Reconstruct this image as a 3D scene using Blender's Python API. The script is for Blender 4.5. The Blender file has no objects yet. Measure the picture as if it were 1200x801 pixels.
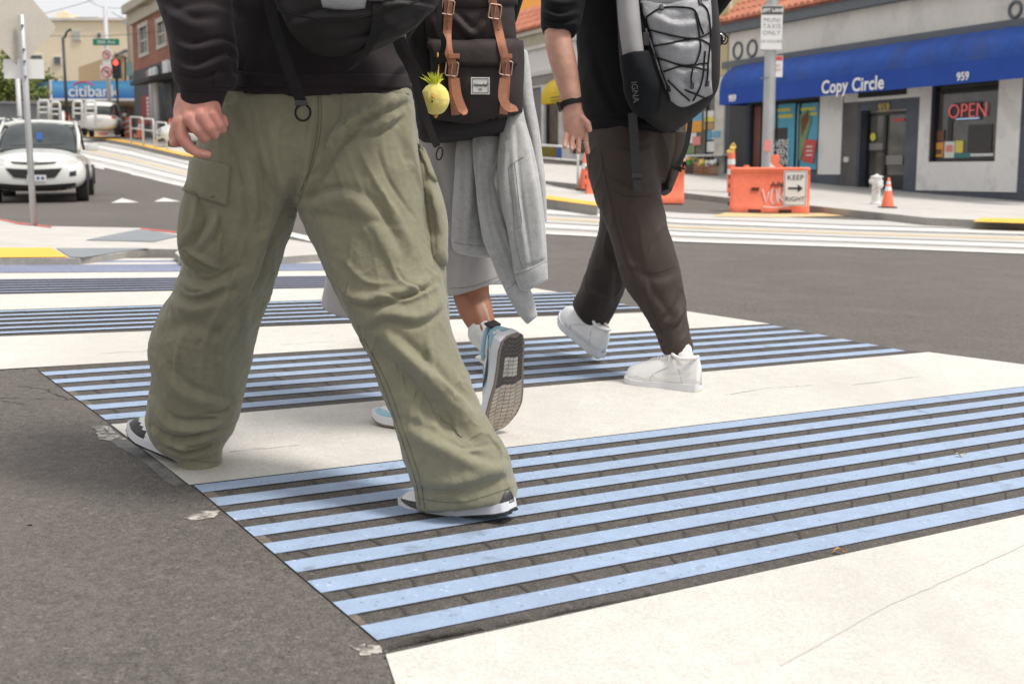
import bpy, bmesh, math, random
import numpy as np
from mathutils import Vector, Matrix, noise as mnoise
from mathutils.bvhtree import BVHTree
random.seed(7); np.random.seed(7)
scene = bpy.context.scene
COL = scene.collection
# ------------------------------------------------------------------ camera
F = 1400.0; HC = 0.80; HOR = 200.0; CX = 600.0; CY = 400.5
PITCH = math.atan((CY - HOR) / F)
cam_d = bpy.data.cameras.new('camera'); cam = bpy.data.objects.new('camera', cam_d); COL.objects.link(cam)
cam.location = (0, 0, HC); cam.rotation_euler = (math.pi/2 - PITCH, 0, 0)
cam_d.sensor_width = 36.0; cam_d.lens = F / 1200.0 * 36.0
cam_d.clip_start = 0.05; cam_d.clip_end = 3000
cam_d.dof.use_dof = True; cam_d.dof.focus_distance = 3.35; cam_d.dof.aperture_fstop = 5.6
scene.camera = cam
# ------------------------------------------------------------------ light
SUN_EL, SUN_AZ = math.radians(64), math.radians(66)      # azimuth measured from +Y towards +X
w = bpy.data.worlds.new('World'); scene.world = w; w.use_nodes = True
nt = w.node_tree; bg = nt.nodes['Background']
sky = nt.nodes.new('ShaderNodeTexSky'); sky.sky_type = 'NISHITA'; sky.sun_disc = False
sky.sun_elevation = SUN_EL; sky.sun_rotation = SUN_AZ
sky.air_density = 1.0; sky.dust_density = 4.0; sky.ozone_density = 1.0
hs = nt.nodes.new('ShaderNodeHueSaturation'); hs.inputs['Saturation'].default_value = 0.12; hs.inputs['Value'].default_value = 1.0
mx = nt.nodes.new('ShaderNodeMixRGB'); mx.inputs[0].default_value = 0.6; mx.inputs[2].default_value = (8.6, 8.7, 8.9, 1)
nt.links.new(sky.outputs[0], hs.inputs['Color']); nt.links.new(hs.outputs[0], mx.inputs[1]); nt.links.new(mx.outputs[0], bg.inputs['Color'])
bg.inputs['Strength'].default_value = 0.125
sd = bpy.data.lights.new('sun', 'SUN'); sd.energy = 2.9; sd.angle = math.radians(11); sd.color = (1.0, 0.95, 0.88)
so = bpy.data.objects.new('sun', sd); COL.objects.link(so)
sdir = Vector((math.sin(SUN_AZ)*math.cos(SUN_EL), -0.0+math.cos(SUN_AZ)*math.cos(SUN_EL)*-1.0, math.sin(SUN_EL)))
sky.sun_rotation = math.atan2(sdir.x, sdir.y)
so.rotation_euler = sdir.to_track_quat('Z', 'Y').to_euler(); so.location = (5, -5, 12)
scene.view_settings.view_transform = 'Standard'; scene.view_settings.look = 'None'
scene.view_settings.exposure = 0.13; scene.view_settings.gamma = 1.0; scene.view_settings.use_curve_mapping = False
scene.render.engine = 'CYCLES'
scene.render.resolution_x = 1024; scene.render.resolution_y = 683

# ------------------------------------------------------------------ pixel <-> world helpers
cp, sp_ = math.cos(PITCH), math.sin(PITCH)
def ray(px, py):
    a = (px - CX) / F; b = (CY - py) / F
    return Vector((a, cp + sp_*b, -sp_ + cp*b))
def D(px, py, Y):
    r = ray(px, py); t = Y / r.y
    return Vector((r.x*t, Y, HC + r.z*t))
def proj(P):
    P = np.asarray(P, dtype=float).reshape(-1, 3)
    dy = P[:, 1]; dz = P[:, 2] - HC
    zc = dy*cp - dz*sp_; yc = dy*sp_ + dz*cp
    return np.stack([CX + F*P[:, 0]/zc, CY - F*yc/zc], 1)
def sst(a, b, x):
    t = min(1.0, max(0.0, (x - a)/(b - a))); return t*t*(3 - 2*t)
def gz(x, y):
    far = -0.02 if x > 0 else 0.0
    far *= min(1.0, abs(x)/2.0)/max(1e-6, 1.0) if x > 0 else 1.0
    a = -0.0355 + (far + 0.0355)*sst(9, 20, y)
    xc = max(-14.0, min(14.0, x))
    z = a*xc + 0.0056*min(y, 16.0)
    d = y - 25.0
    k = 4.0
    ramp = k*math.log1p(math.exp(min(40, d/k))) if d < 80 else d
    z += 0.058*min(ramp, 120.0)
    return z
def G(px, py, dz=0.0):
    r = ray(px, py); lo = 0.3; t = lo; step = 0.05
    prev = lo
    while t < 400:
        z = HC + r.z*t
        if z < gz(r.x*t, r.y*t) + dz: break
        prev = t; t *= 1.02
    a, b = prev, t
    for _ in range(30):
        m = (a+b)/2
        if HC + r.z*m < gz(r.x*m, r.y*m) + dz: b = m
        else: a = m
    return Vector((r.x*b, r.y*b, HC + r.z*b))

# ------------------------------------------------------------------ materials
MATS = {}
def mat(name, col, rough=0.6, var=None, bump=None, metal=0.0, sheen=0.0, coat=0.0, emit=None, trans=0.0, alpha=1.0, spec=None, sss=0.0, coord='Object'):
    if name in MATS: return MATS[name]
    m = bpy.data.materials.new(name); m.use_nodes = True; MATS[name] = m
    t = m.node_tree; b = t.nodes['Principled BSDF']
    c = (*col, 1)
    b.inputs['Base Color'].default_value = c; b.inputs['Roughness'].default_value = rough; b.inputs['Metallic'].default_value = metal
    if sheen: b.inputs['Sheen Weight'].default_value = sheen; b.inputs['Sheen Roughness'].default_value = 0.5
    if coat: b.inputs['Coat Weight'].default_value = coat; b.inputs['Coat Roughness'].default_value = 0.05
    if trans: b.inputs['Transmission Weight'].default_value = trans
    if alpha < 1: b.inputs['Alpha'].default_value = alpha
    if spec is not None: b.inputs['Specular IOR Level'].default_value = spec
    if sss: b.inputs['Subsurface Weight'].default_value = sss; b.inputs['Subsurface Radius'].default_value = (0.012, 0.004, 0.002); b.inputs['Subsurface Scale'].default_value = 1.0
    if emit: b.inputs['Emission Color'].default_value = (*emit[0], 1); b.inputs['Emission Strength'].default_value = emit[1]
    tc = t.nodes.new('ShaderNodeTexCoord'); co = tc.outputs[coord]
    if var:                         # list of (scale, amount, detail)
        vs = var if isinstance(var, list) else [var]
        last = None
        for v in vs:
            n = t.nodes.new('ShaderNodeTexNoise'); n.inputs['Scale'].default_value = v[0]; n.inputs['Detail'].default_value = v[2] if len(v) > 2 else 4
            t.links.new(co, n.inputs['Vector'])
            mr = t.nodes.new('ShaderNodeMapRange'); mr.inputs[1].default_value = 0.3; mr.inputs[2].default_value = 0.7
            mr.inputs[3].default_value = 1 - v[1]; mr.inputs[4].default_value = 1 + v[1]
            t.links.new(n.outputs['Fac'], mr.inputs[0])
            if last is None: last = mr.outputs[0]
            else:
                mu = t.nodes.new('ShaderNodeMath'); mu.operation = 'MULTIPLY'
                t.links.new(last, mu.inputs[0]); t.links.new(mr.outputs[0], mu.inputs[1]); last = mu.outputs[0]
        vm = t.nodes.new('ShaderNodeVectorMath'); vm.operation = 'SCALE'; vm.inputs[0].default_value = col
        t.links.new(last, vm.inputs['Scale']); t.links.new(vm.outputs[0], b.inputs['Base Color'])
    if bump:                        # list of (scale, strength, distance)
        bs = bump if isinstance(bump, list) else [bump]
        prev = None
        for v in bs:
            n = t.nodes.new('ShaderNodeTexNoise'); n.inputs['Scale'].default_value = v[0]; n.inputs['Detail'].default_value = 5
            t.links.new(co, n.inputs['Vector'])
            bn = t.nodes.new('ShaderNodeBump'); bn.inputs['Strength'].default_value = v[1]; bn.inputs['Distance'].default_value = v[2]
            t.links.new(n.outputs['Fac'], bn.inputs['Height'])
            if prev: t.links.new(prev, bn.inputs['Normal'])
            prev = bn.outputs[0]
        t.links.new(prev, b.inputs['Normal'])
    return m
def speckle(m, scale, col, thresh, width=0.02, amt=1.0, coord='Object', randomise=True):
    """scatter small flecks of another colour over the base colour"""
    t = m.node_tree; b = t.nodes['Principled BSDF']; tc = t.nodes.new('ShaderNodeTexCoord')
    n = t.nodes.new('ShaderNodeTexVoronoi'); n.inputs['Scale'].default_value = scale; t.links.new(tc.outputs[coord], n.inputs['Vector'])
    wn = t.nodes.new('ShaderNodeSeparateColor'); t.links.new(n.outputs['Color'], wn.inputs[0])
    gt = t.nodes.new('ShaderNodeMath'); gt.operation = 'GREATER_THAN'; gt.inputs[1].default_value = thresh; t.links.new(wn.outputs[0], gt.inputs[0])
    lt = t.nodes.new('ShaderNodeMath'); lt.operation = 'LESS_THAN'; lt.inputs[1].default_value = 0.38; t.links.new(n.outputs['Distance'], lt.inputs[0])
    mu = t.nodes.new('ShaderNodeMath'); mu.operation = 'MULTIPLY'; t.links.new(gt.outputs[0], mu.inputs[0]); t.links.new(lt.outputs[0], mu.inputs[1])
    m2 = t.nodes.new('ShaderNodeMath'); m2.operation = 'MULTIPLY'; m2.inputs[1].default_value = amt; t.links.new(mu.outputs[0], m2.inputs[0])
    mix = t.nodes.new('ShaderNodeMixRGB'); mix.inputs[2].default_value = (*col, 1); t.links.new(m2.outputs[0], mix.inputs[0])
    src = b.inputs['Base Color']
    if src.is_linked: t.links.new(src.links[0].from_socket, mix.inputs[1])
    else: mix.inputs[1].default_value = src.default_value
    t.links.new(mix.outputs[0], src)
    return m
def blotch(m, scale, col, lo, hi, amt=1.0, detail=6, coord='Object', stretch=None):
    """patches (stains, wear) of another colour where a noise passes lo..hi"""
    t = m.node_tree; b = t.nodes['Principled BSDF']; tc = t.nodes.new('ShaderNodeTexCoord')
    n = t.nodes.new('ShaderNodeTexNoise'); n.inputs['Scale'].default_value = scale; n.inputs['Detail'].default_value = detail; n.inputs['Roughness'].default_value = 0.65
    if stretch:
        mp = t.nodes.new('ShaderNodeMapping'); mp.inputs['Scale'].default_value = stretch; t.links.new(tc.outputs[coord], mp.inputs['Vector']); t.links.new(mp.outputs[0], n.inputs['Vector'])
    else: t.links.new(tc.outputs[coord], n.inputs['Vector'])
    mr = t.nodes.new('ShaderNodeMapRange'); mr.inputs[1].default_value = lo; mr.inputs[2].default_value = hi; mr.inputs[3].default_value = 0; mr.inputs[4].default_value = amt
    t.links.new(n.outputs['Fac'], mr.inputs[0])
    mix = t.nodes.new('ShaderNodeMixRGB'); mix.inputs[2].default_value = (*col, 1); t.links.new(mr.outputs[0], mix.inputs[0])
    src = b.inputs['Base Color']
    if src.is_linked: t.links.new(src.links[0].from_socket, mix.inputs[1])
    else: mix.inputs[1].default_value = src.default_value
    t.links.new(mix.outputs[0], src)
    return m

# ------------------------------------------------------------------ object helpers
def link(o, parent=None):
    COL.objects.link(o)
    if parent is not None:
        o.parent = parent; o.matrix_parent_inverse = parent.matrix_world_inv if hasattr(parent, 'matrix_world_inv') else Matrix.LocRotScale(parent.location, parent.rotation_euler, parent.scale).inverted()
    return o
def tag(o, label=None, cat=None, group=None, kind=None):
    if label: o['label'] = label
    if cat: o['category'] = cat
    if group: o['group'] = group
    if kind: o['kind'] = kind
    return o
def empty(name, loc, rz=0.0, label=None, cat=None, group=None):
    o = bpy.data.objects.new(name, None); o.location = loc; o.rotation_euler = (0, 0, rz); o.empty_display_size = 0.1
    COL.objects.link(o); return tag(o, label, cat, group)
class MB:
    """collects geometry; build() links it as one mesh object"""
    def __init__(s): s.v = []; s.f = []; s.mi = []; s.cur = 0
    def add(s, vs, fs, M=None):
        n = len(s.v)
        s.v += [(M @ Vector(v)) if M is not None else Vector(v) for v in vs]
        s.f += [tuple(i + n for i in f) for f in fs]; s.mi += [s.cur]*len(fs); return s
    def box(s, c, d, M=None, bev=0.0):
        x, y, z = c; a, b, e = d[0]/2, d[1]/2, d[2]/2
        if bev <= 0:
            vs = [(x+i*a, y+j*b, z+k*e) for k in (-1, 1) for j in (-1, 1) for i in (-1, 1)]
            return s.add(vs, [(0,2,3,1),(4,5,7,6),(0,1,5,4),(2,6,7,3),(0,4,6,2),(1,3,7,5)], M)
        bm = bmesh.new(); bmesh.ops.create_cube(bm, size=1)
        for v in bm.verts: v.co = Vector((v.co.x*d[0], v.co.y*d[1], v.co.z*d[2])) + Vector(c)
        bmesh.ops.bevel(bm, geom=bm.edges[:], offset=bev, segments=2, affect='EDGES', profile=0.7)
        s.bm(bm, M); bm.free(); return s
    def bm(s, bm, M=None):
        bm.verts.ensure_lookup_table(); bm.verts.index_update()
        return s.add([v.co.copy() for v in bm.verts], [tuple(v.index for v in f.verts) for f in bm.faces], M)
    def tube(s, pts, r, n=8, cap=True, M=None):
        pts = [Vector(p) for p in pts]; R = r if isinstance(r, (list, tuple)) else [r]*len(pts)
        vs = []; fs = []; up = None
        for i, p in enumerate(pts):
            t = (pts[min(i+1, len(pts)-1)] - pts[max(i-1, 0)]).normalized()
            if up is None: up = Vector((0, 0, 1)) if abs(t.z) < 0.9 else Vector((1, 0, 0))
            a = t.cross(up).normalized(); b = a.cross(t).normalized(); up = b
            for k in range(n):
                th = 2*math.pi*k/n; vs.append(p + (a*math.cos(th) + b*math.sin(th))*R[i])
        for i in range(len(pts)-1):
            for k in range(n):
                k2 = (k+1) % n; fs.append((i*n+k, i*n+k2, (i+1)*n+k2, (i+1)*n+k))
        if cap: fs.append(tuple(range(n))[::-1]); fs.append(tuple((len(pts)-1)*n + k for k in range(n)))
        return s.add(vs, fs, M)
    def lathe(s, prof, n=24, c=(0, 0, 0), M=None):
        vs = []; fs = []
        for (r, z) in prof:
            for k in range(n):
                th = 2*math.pi*k/n; vs.append((c[0]+r*math.cos(th), c[1]+r*math.sin(th), c[2]+z))
        for i in range(len(prof)-1):
            for k in range(n):
                k2 = (k+1) % n; fs.append((i*n+k, i*n+k2, (i+1)*n+k2, (i+1)*n+k))
        fs.append(tuple(range(n))[::-1]); fs.append(tuple((len(prof)-1)*n+k for k in range(n)))
        return s.add(vs, fs, M)
    def prism(s, poly, off, M=None):
        """poly: 3D points of a planar outline; off: extrusion vector"""
        n = len(poly); off = Vector(off); p = [Vector(q) for q in poly]
        vs = p + [q + off for q in p]
        fs = [tuple(range(n))[::-1], tuple(range(n, 2*n))] + [(i, (i+1) % n, n+(i+1) % n, n+i) for i in range(n)]
        return s.add(vs, fs, M)
    def build(s, name, m, parent=None, smooth=False, auto=None, fix=True):
        me = bpy.data.meshes.new(name); me.from_pydata([tuple(v) for v in s.v], [], s.f)
        ms = m if isinstance(m, (list, tuple)) else [m]
        for x in ms: me.materials.append(x)
        if len(ms) > 1:
            for p, i in zip(me.polygons, s.mi): p.material_index = i
        if fix:
            bm = bmesh.new(); bm.from_mesh(me); bmesh.ops.recalc_face_normals(bm, faces=bm.faces[:]); bm.to_mesh(me); bm.free()
        me.update()
        o = bpy.data.objects.new(name, me); link(o, parent)
        if smooth or auto:
            for p in me.polygons: p.use_smooth = True
            if auto: me.set_sharp_from_angle(angle=math.radians(auto))
        return o
def textmesh(body, size, extrude=0.0, bold=0.0, font=None, spacing=1.0, align='CENTER'):
    c = bpy.data.curves.new('text', 'FONT'); c.body = body; c.size = size; c.extrude = extrude; c.offset = bold; c.space_character = spacing
    c.align_x = align; c.align_y = 'CENTER'; c.resolution_u = 3
    o = bpy.data.objects.new('text', c); COL.objects.link(o)
    bpy.context.view_layer.update()
    dg = bpy.context.evaluated_depsgraph_get(); me = bpy.data.meshes.new_from_object(o.evaluated_get(dg))
    vs = [v.co.copy() for v in me.vertices]; fs = [tuple(p.vertices) for p in me.polygons]
    bpy.data.objects.remove(o); bpy.data.curves.remove(c); bpy.data.meshes.remove(me)
    return vs, fs
def frame(origin, xdir, up=(0, 0, 1)):
    """matrix whose X runs along xdir, Y up, Z out of the face (towards X cross up)"""
    x = Vector(xdir).normalized(); y = Vector(up).normalized(); z = x.cross(y).normalized(); y = z.cross(x)
    M = Matrix.Identity(4)
    for i in range(3): M[i][0] = x[i]; M[i][1] = y[i]; M[i][2] = z[i]; M[i][3] = origin[i]
    return M
def copy_tree(o, parent=None):
    c = o.copy(); COL.objects.link(c)
    if parent is not None: c.parent = parent; c.matrix_parent_inverse = o.matrix_parent_inverse.copy()
    for ch in list(o.children): copy_tree(ch, c)
    return c
def local(fn, name, loc, rz=0.0, **kw):
    """make a thing at the world origin, then move its root (children keep identity inverse)"""
    root = empty(name, (0, 0, 0), 0, **kw); fn(root); root.location = loc; root.rotation_euler = (0, 0, rz); return root
# ------------------------------------------------------------------ ground materials
def asphalt(name, base, warm, ob=1.0):
    m = mat(name, base, 0.88, var=[(0.35, .10, 3), (3.0, .07, 5), (40, .20, 4), (110, .22, 3), (260, .34, 2)], bump=[(60, .7, .007), (200, 1.0, .006)])
    speckle(m, 135, warm, 0.84, amt=.6); speckle(m, 210, (base[0]*1.9, base[1]*1.85, base[2]*1.8), 0.80, amt=.5)
    speckle(m, 190, (.022, .02, .018), 0.80, amt=.7)
    speckle(m, 75, (base[0]*2.2, base[1]*2.1, base[2]*1.95), 0.97, amt=.55)
    blotch(m, 1.3, (base[0]*1.45, base[1]*1.42, base[2]*1.38), .52, .75, .6)
    return m
M_ASPH = asphalt('asphalt', (.118, .105, .094), (.20, .175, .15))
M_BRICK = asphalt('printed_asphalt', (.084, .074, .067), (.15, .13, .11))
M_JOINT = mat('joint', (.045, .039, .035), .95, bump=(200, .5, .003))
M_RUST = mat('edge_sand', (.135, .112, .095), .95, var=(90, .4, 4), bump=(200, .5, .003))
M_WHITE = mat('cream_road_paint', (.555, .53, .485), .72, var=[(.8, .05, 4), (14, .05, 5), (90, .08, 4), (240, .16, 3)], bump=[(120, .35, .003), (9, .25, .006)])
blotch(M_WHITE, 2.2, (.50, .47, .42), .60, .80, .55); speckle(M_WHITE, 75, (.40, .37, .33), .975, amt=.35)
blotch(M_WHITE, .9, (.44, .42, .385), .46, .66, .5, stretch=(1.6, .4, 1)); blotch(M_WHITE, 5.0, (.25, .235, .21), .70, .76, .8, stretch=(.5, 2.2, 1))
M_BLUE = mat('blue_road_paint', (.285, .368, .505), .66, var=[(1.2, .08, 4), (25, .07, 5), (190, .10, 3)], bump=[(120, .4, .003)])
speckle(M_BLUE, 90, (.55, .62, .74), .955, amt=.5); speckle(M_BLUE, 110, (.10, .12, .16), .955, amt=.6); blotch(M_BLUE, 9, (.13, .14, .17), .60, .70, .7); blotch(M_BLUE, 1.4, (.24, .29, .38), .45, .7, .5, stretch=(1.5, .5, 1))
M_BLUEF = mat('worn_blue_road_paint', (.19, .215, .30), .75, var=[(2, .12, 4), (40, .15, 5)], bump=[(120, .4, .003)])
M_CONC = mat('pale_concrete', (.47, .45, .42), .85, var=[(.3, .07, 4), (4, .07, 6), (90, .07, 3)], bump=[(60, .2, .004)])
blotch(M_CONC, .7, (.30, .285, .265), .55, .78, .55)
M_TRACK = mat('track_concrete', (.46, .445, .42), .85, var=[(.3, .06, 4), (3, .06, 6), (60, .05, 3)], bump=[(60, .2, .004)])
blotch(M_TRACK, .5, (.36, .34, .32), .56, .8, .45)
M_LINE = mat('white_road_paint', (.62, .61, .585), .7, var=[(4, .07, 5)])
M_YEL = mat('yellow_tactile', (.78, .44, .06), .75, var=[(3, .08, 5)])
M_YELP = mat('yellow_road_paint', (.60, .44, .22), .75, var=[(3, .1, 5)])
M_REDP = mat('red_kerb_paint', (.52, .09, .07), .7, var=[(8, .25, 5)])
M_STEEL = mat('rail_steel', (.28, .27, .26), .35, metal=.6, var=[(3, .2)])
M_GREYP = mat('dark_concrete_panel', (.22, .235, .25), .85, var=[(2, .08, 5), (60, .06)])

# ------------------------------------------------------------------ the ground sheet
def axis(lim, near, far, n1, n2):
    a = list(np.linspace(-near, near, n1))
    k = [near + (lim - near)*(i/n2)**2 for i in range(1, n2+1)]
    return [-q for q in reversed(k)] + a + k
xs = axis(600, 16, 600, 65, 26)
ys = list(np.linspace(-6, 60, 133)) + [60 + (1500-60)*(i/34)**2 for i in range(1, 35)]
b = MB(); nx = len(xs)
for y in ys:
    for x in xs: b.v.append(Vector((x, y, gz(x, y))))
for j in range(len(ys)-1):
    for i in range(nx-1): b.f.append((j*nx+i, j*nx+i+1, (j+1)*nx+i+1, (j+1)*nx+i)); b.mi.append(0)
tag(b.build('road', M_ASPH, smooth=True), kind='structure')

def glerp(a, c, t): return a + (c - a)*t
def gquad(b, A, B, C_, D_, dz, nu=1, nv=1):
    """draped quad A-B (near or far edge) to D-C; world XY corners"""
    n = len(b.v)
    for j in range(nv+1):
        P = glerp(A, D_, j/nv); Q = glerp(B, C_, j/nv)
        for i in range(nu+1):
            R = glerp(P, Q, i/nu); b.v.append(Vector((R[0], R[1], gz(R[0], R[1]) + dz)))
    for j in range(nv):
        for i in range(nu):
            k = n + j*(nu+1) + i; b.f.append((k, k+1, k+nu+2, k+nu+1)); b.mi.append(b.cur)
    return b
def band(b, L0, R0, L1, R1, dz, nu=24, extL=0.0, extR=0.0, nv=1):
    a, c, d, e = [G(*p).xy for p in (L0, R0, L1, R1)]
    a2 = glerp(a, c, -extL); c2 = glerp(a, c, 1+extR); d2 = glerp(d, e, -extL); e2 = glerp(d, e, 1+extR)
    gquad(b, a2, c2, e2, d2, dz, nu, nv); return (a2, c2, e2, d2)
W_ = MB(); B_ = MB(); BF = MB(); P_ = MB()
# pixel rows of the crossing, near to far: (left, right)
P_cur = P_
def paver_group(far, near, n, frac, ext, rows_w, joints=True, blue=B_, ext_l=0.0, nu=26, pz=.0018):
    """far/near: ((Lx,Ly),(Rx,Ry)) first stripe top and last stripe bottom; n stripes"""
    a, c = G(*far[0]).xy, G(*far[1]).xy; d, e = G(*near[0]).xy, G(*near[1]).xy
    a, c = glerp(a, c, -ext_l), glerp(a, c, 1+ext); d, e = glerp(d, e, -ext_l), glerp(d, e, 1+ext)
    # total = n*pitch - gap ; stripe share frac
    tot = (n-1) + frac
    P_.cur = 0
    ov = .35/tot
    gquad(P_, glerp(a, d, -ov), glerp(c, e, -ov), glerp(c, e, 1+ov), glerp(a, d, 1+ov), pz, nu, 3)
    for i in range(n):
        t0 = i/tot; t1 = (i+frac)/tot
        gquad(blue, glerp(a, d, t0), glerp(c, e, t0), glerp(c, e, t1), glerp(a, d, t1), pz*2.2, nu, 1)
        if i < n-1 and joints:
            t2 = (i+1)/tot
            L = (c - a).length
            step = rows_w; x = (0.35 + .5*(i % 2))*step + random.uniform(-.03, .03)
            P_.cur = 1
            while x < L:
                u0 = x/L; u1 = (x+.011)/L; s = random.uniform(-.004, .004)
                gquad(P_, glerp(glerp(a, c, u0), glerp(d, e, u0), t1), glerp(glerp(a, c, u1), glerp(d, e, u1), t1),
                      glerp(glerp(a, c, u1+s), glerp(d, e, u1+s), t2), glerp(glerp(a, c, u0+s), glerp(d, e, u0+s), t2), pz*1.7, 1, 1)
                x += step
            for (q0, q1) in ((t1+.0, t1+.03/tot), (t2-.03/tot, t2)):   # fine joint lines along the rows
                gquad(P_, glerp(a, d, q0), glerp(c, e, q0), glerp(c, e, q1), glerp(a, d, q1), pz*1.5, nu, 1)
            P_.cur = 2 if random.random() < .6 else 0
            gquad(P_, glerp(a, d, t1), glerp(glerp(a, c, .006), glerp(d, e, .006), t1), glerp(glerp(a, c, .006), glerp(d, e, .006), t2), glerp(a, d, t2), pz*1.8, 1, 1)
            P_.cur = 0
band(W_, (452, 768), (1200, 604), (560, 1100), (1200, 960), .003, extR=.5, nv=4)
band(P_, (444, 755), (1200, 596), (452, 768), (1200, 605), .0018, extR=.5)
paver_group(((227, 570), (1200, 454)), ((442, 752), (1200, 597)), 9, .56, .42, .215)
band(W_, (130, 498), (1088, 413), (222, 569), (1200+103, 441), .003, nv=4)
paver_group(((48, 437), (907, 382)), ((124, 493), (1062, 412)), 6, .46, .0, .215)
band(P_, (43, 431), (905, 379), (48, 437), (909, 383), .002); band(P_, (122, 490), (1060, 410.5), (131, 498), (1086, 413.5), .002)
band(W_, (0, 395), (803, 365), (42, 431), (903, 380), .0035, extL=.25, nv=3)
paver_group(((0, 366), (668, 344)), ((0, 393), (752, 362.5)), 6, .36, .0, .3, ext_l=.35, pz=.004)
band(W_, (0, 346), (600, 334), (0, 364.5), (655, 343.5), .006, extL=.5, nv=2)
paver_group(((0, 328.5), (520, 323)), ((0, 344.5), (592, 333.3)), 6, .4, .0, .3, ext_l=.6, blue=BF, joints=False, pz=.004)
band(W_, (0, 321), (500, 317), (0, 328), (515, 322.5), .006, extL=.6)
band(BF, (0, 311.5), (470, 308.5), (0, 320.5), (495, 316.5), .006, extL=.6)
band(W_, (0, 309), (460, 307), (0, 311.5), (468, 308.5), .006, extL=.6)
band(BF, (0, 306.6), (455, 304.8), (0, 309), (460, 307), .006, extL=.6)
band(W_, (0, 304), (450, 302.5), (0, 306.6), (455, 304.8), .006, extL=.6)
# scuffed patches of white on the asphalt edge
for (x0, y0, x1, y1) in ((113, 503, 150, 519), (214, 602, 255, 609), (0, 398, 40, 430)):
    pass
tag(P_.build('crosswalk_pavers', [M_BRICK, M_JOINT, M_RUST], fix=False), kind='structure')
tag(W_.build('crosswalk_white_paint', M_WHITE, fix=False), kind='structure')
tag(B_.build('crosswalk_blue_paint', M_BLUE, fix=False), kind='structure')
tag(BF.build('crosswalk_worn_paint', M_BLUEF, fix=False), kind='structure')
# worn grey sealing strip beside the crossing and paint smudges: irregular outlines
M_SEAL = mat('grey_sealant', (.16, .155, .148), .9, var=[(20, .35, 6), (150, .2)], bump=(150, .4, .003))
M_SMUDGE = mat('paint_smudge', (.15, .138, .125), .9, var=[(30, .45, 6), (150, .3)], bump=(150, .4, .003))
blotch(M_SMUDGE, 38, (.5, .47, .42), .42, .56, .9)
sb = MB()
def blob(b, pts, dz, jit=0.006, k=5):
    ring = []
    for i, p in enumerate(pts):
        q = pts[(i+1) % len(pts)]
        for s in range(k):
            t = s/k; g = G(p[0]+(q[0]-p[0])*t, p[1]+(q[1]-p[1])*t); ring.append(Vector((g.x+random.uniform(-jit, jit), g.y+random.uniform(-jit, jit), 0)))
    c = sum(ring, Vector())/len(ring); n = len(b.v)
    for r in ring + [c]: b.v.append(Vector((r.x, r.y, gz(r.x, r.y)+dz)))
    for i in range(len(ring)): b.f.append((n+i, n+(i+1) % len(ring), n+len(ring))); b.mi.append(b.cur)
blob(sb, [(0, 400), (2, 398), (40, 431), (24, 431), (4, 414)], .0015)
blob(sb, [(108, 500), (126, 497), (216, 566), (205, 571), (150, 530)], .0012)
blob(sb, [(448, 768), (455, 766), (500, 806), (480, 806)], .0012)
sb.cur = 1
blob(sb, [(113, 503), (128, 499), (148, 516), (118, 515)], .0014, .01)
blob(sb, [(215, 606), (235, 600), (256, 598), (250, 606), (224, 610)], .0014, .006)
blob(sb, [(412, 757), (440, 754), (450, 764), (425, 767)], .0014, .008)
tag(sb.build('road_patch', [M_SEAL, M_SMUDGE], fix=False), kind='structure')

# hairline cracks and seams in paint and asphalt
M_CRACK = mat('crack', (.33, .31, .28), .95); M_CRACKD = mat('dark_crack', (.05, .045, .04), .95); M_SEAMW = mat('paint_seam', (.51, .487, .446), .8)
cr = MB()
rc_ = random.Random(5)
def crack(pts, wd, mi, jit, dz=.0042, n=9):
    cr.cur = mi; P = []
    for i in range(len(pts)-1):
        for k in range(n): t = k/n; g = G(pts[i][0]+(pts[i+1][0]-pts[i][0])*t, pts[i][1]+(pts[i+1][1]-pts[i][1])*t); P.append(Vector((g.x+rc_.gauss(0, jit), g.y+rc_.gauss(0, jit), 0)))
    for i in range(len(P)-1):
        d = (P[i+1]-P[i]).normalized(); s_ = Vector((-d.y, d.x, 0))*wd*rc_.uniform(.3, 1.0)/2
        k = len(cr.v)
        for q in (P[i]-s_, P[i]+s_, P[i+1]+s_*.8, P[i+1]-s_*.8): cr.v.append(Vector((q.x, q.y, gz(q.x, q.y)+dz)))
        cr.f.append((k, k+1, k+2, k+3)); cr.mi.append(mi)
for p_ in ([(850, 463), (905, 455), (960, 452)], [(1000, 452), (1090, 440)], [(270, 530), (360, 522)], [(120, 415), (190, 411)], [(330, 405), (400, 400)]): crack(p_, .0045, 0, .004)
crack([(1230, 626), (1120, 676), (1030, 716), (900, 790)], .007, 2, .001); pass
for p_ in ([(0, 466), (60, 468), (130, 470)], [(20, 452), (55, 456), (80, 470)], [(820, 300), (900, 312), (1010, 320), (1200, 334)], [(900, 330), (1000, 345)], [(0, 470), (30, 474)]): crack(p_, .006, 1, .006, .0022)
tag(cr.build('pavement_crack', [M_CRACK, M_CRACKD, M_SEAMW], fix=False), kind='structure')

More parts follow.
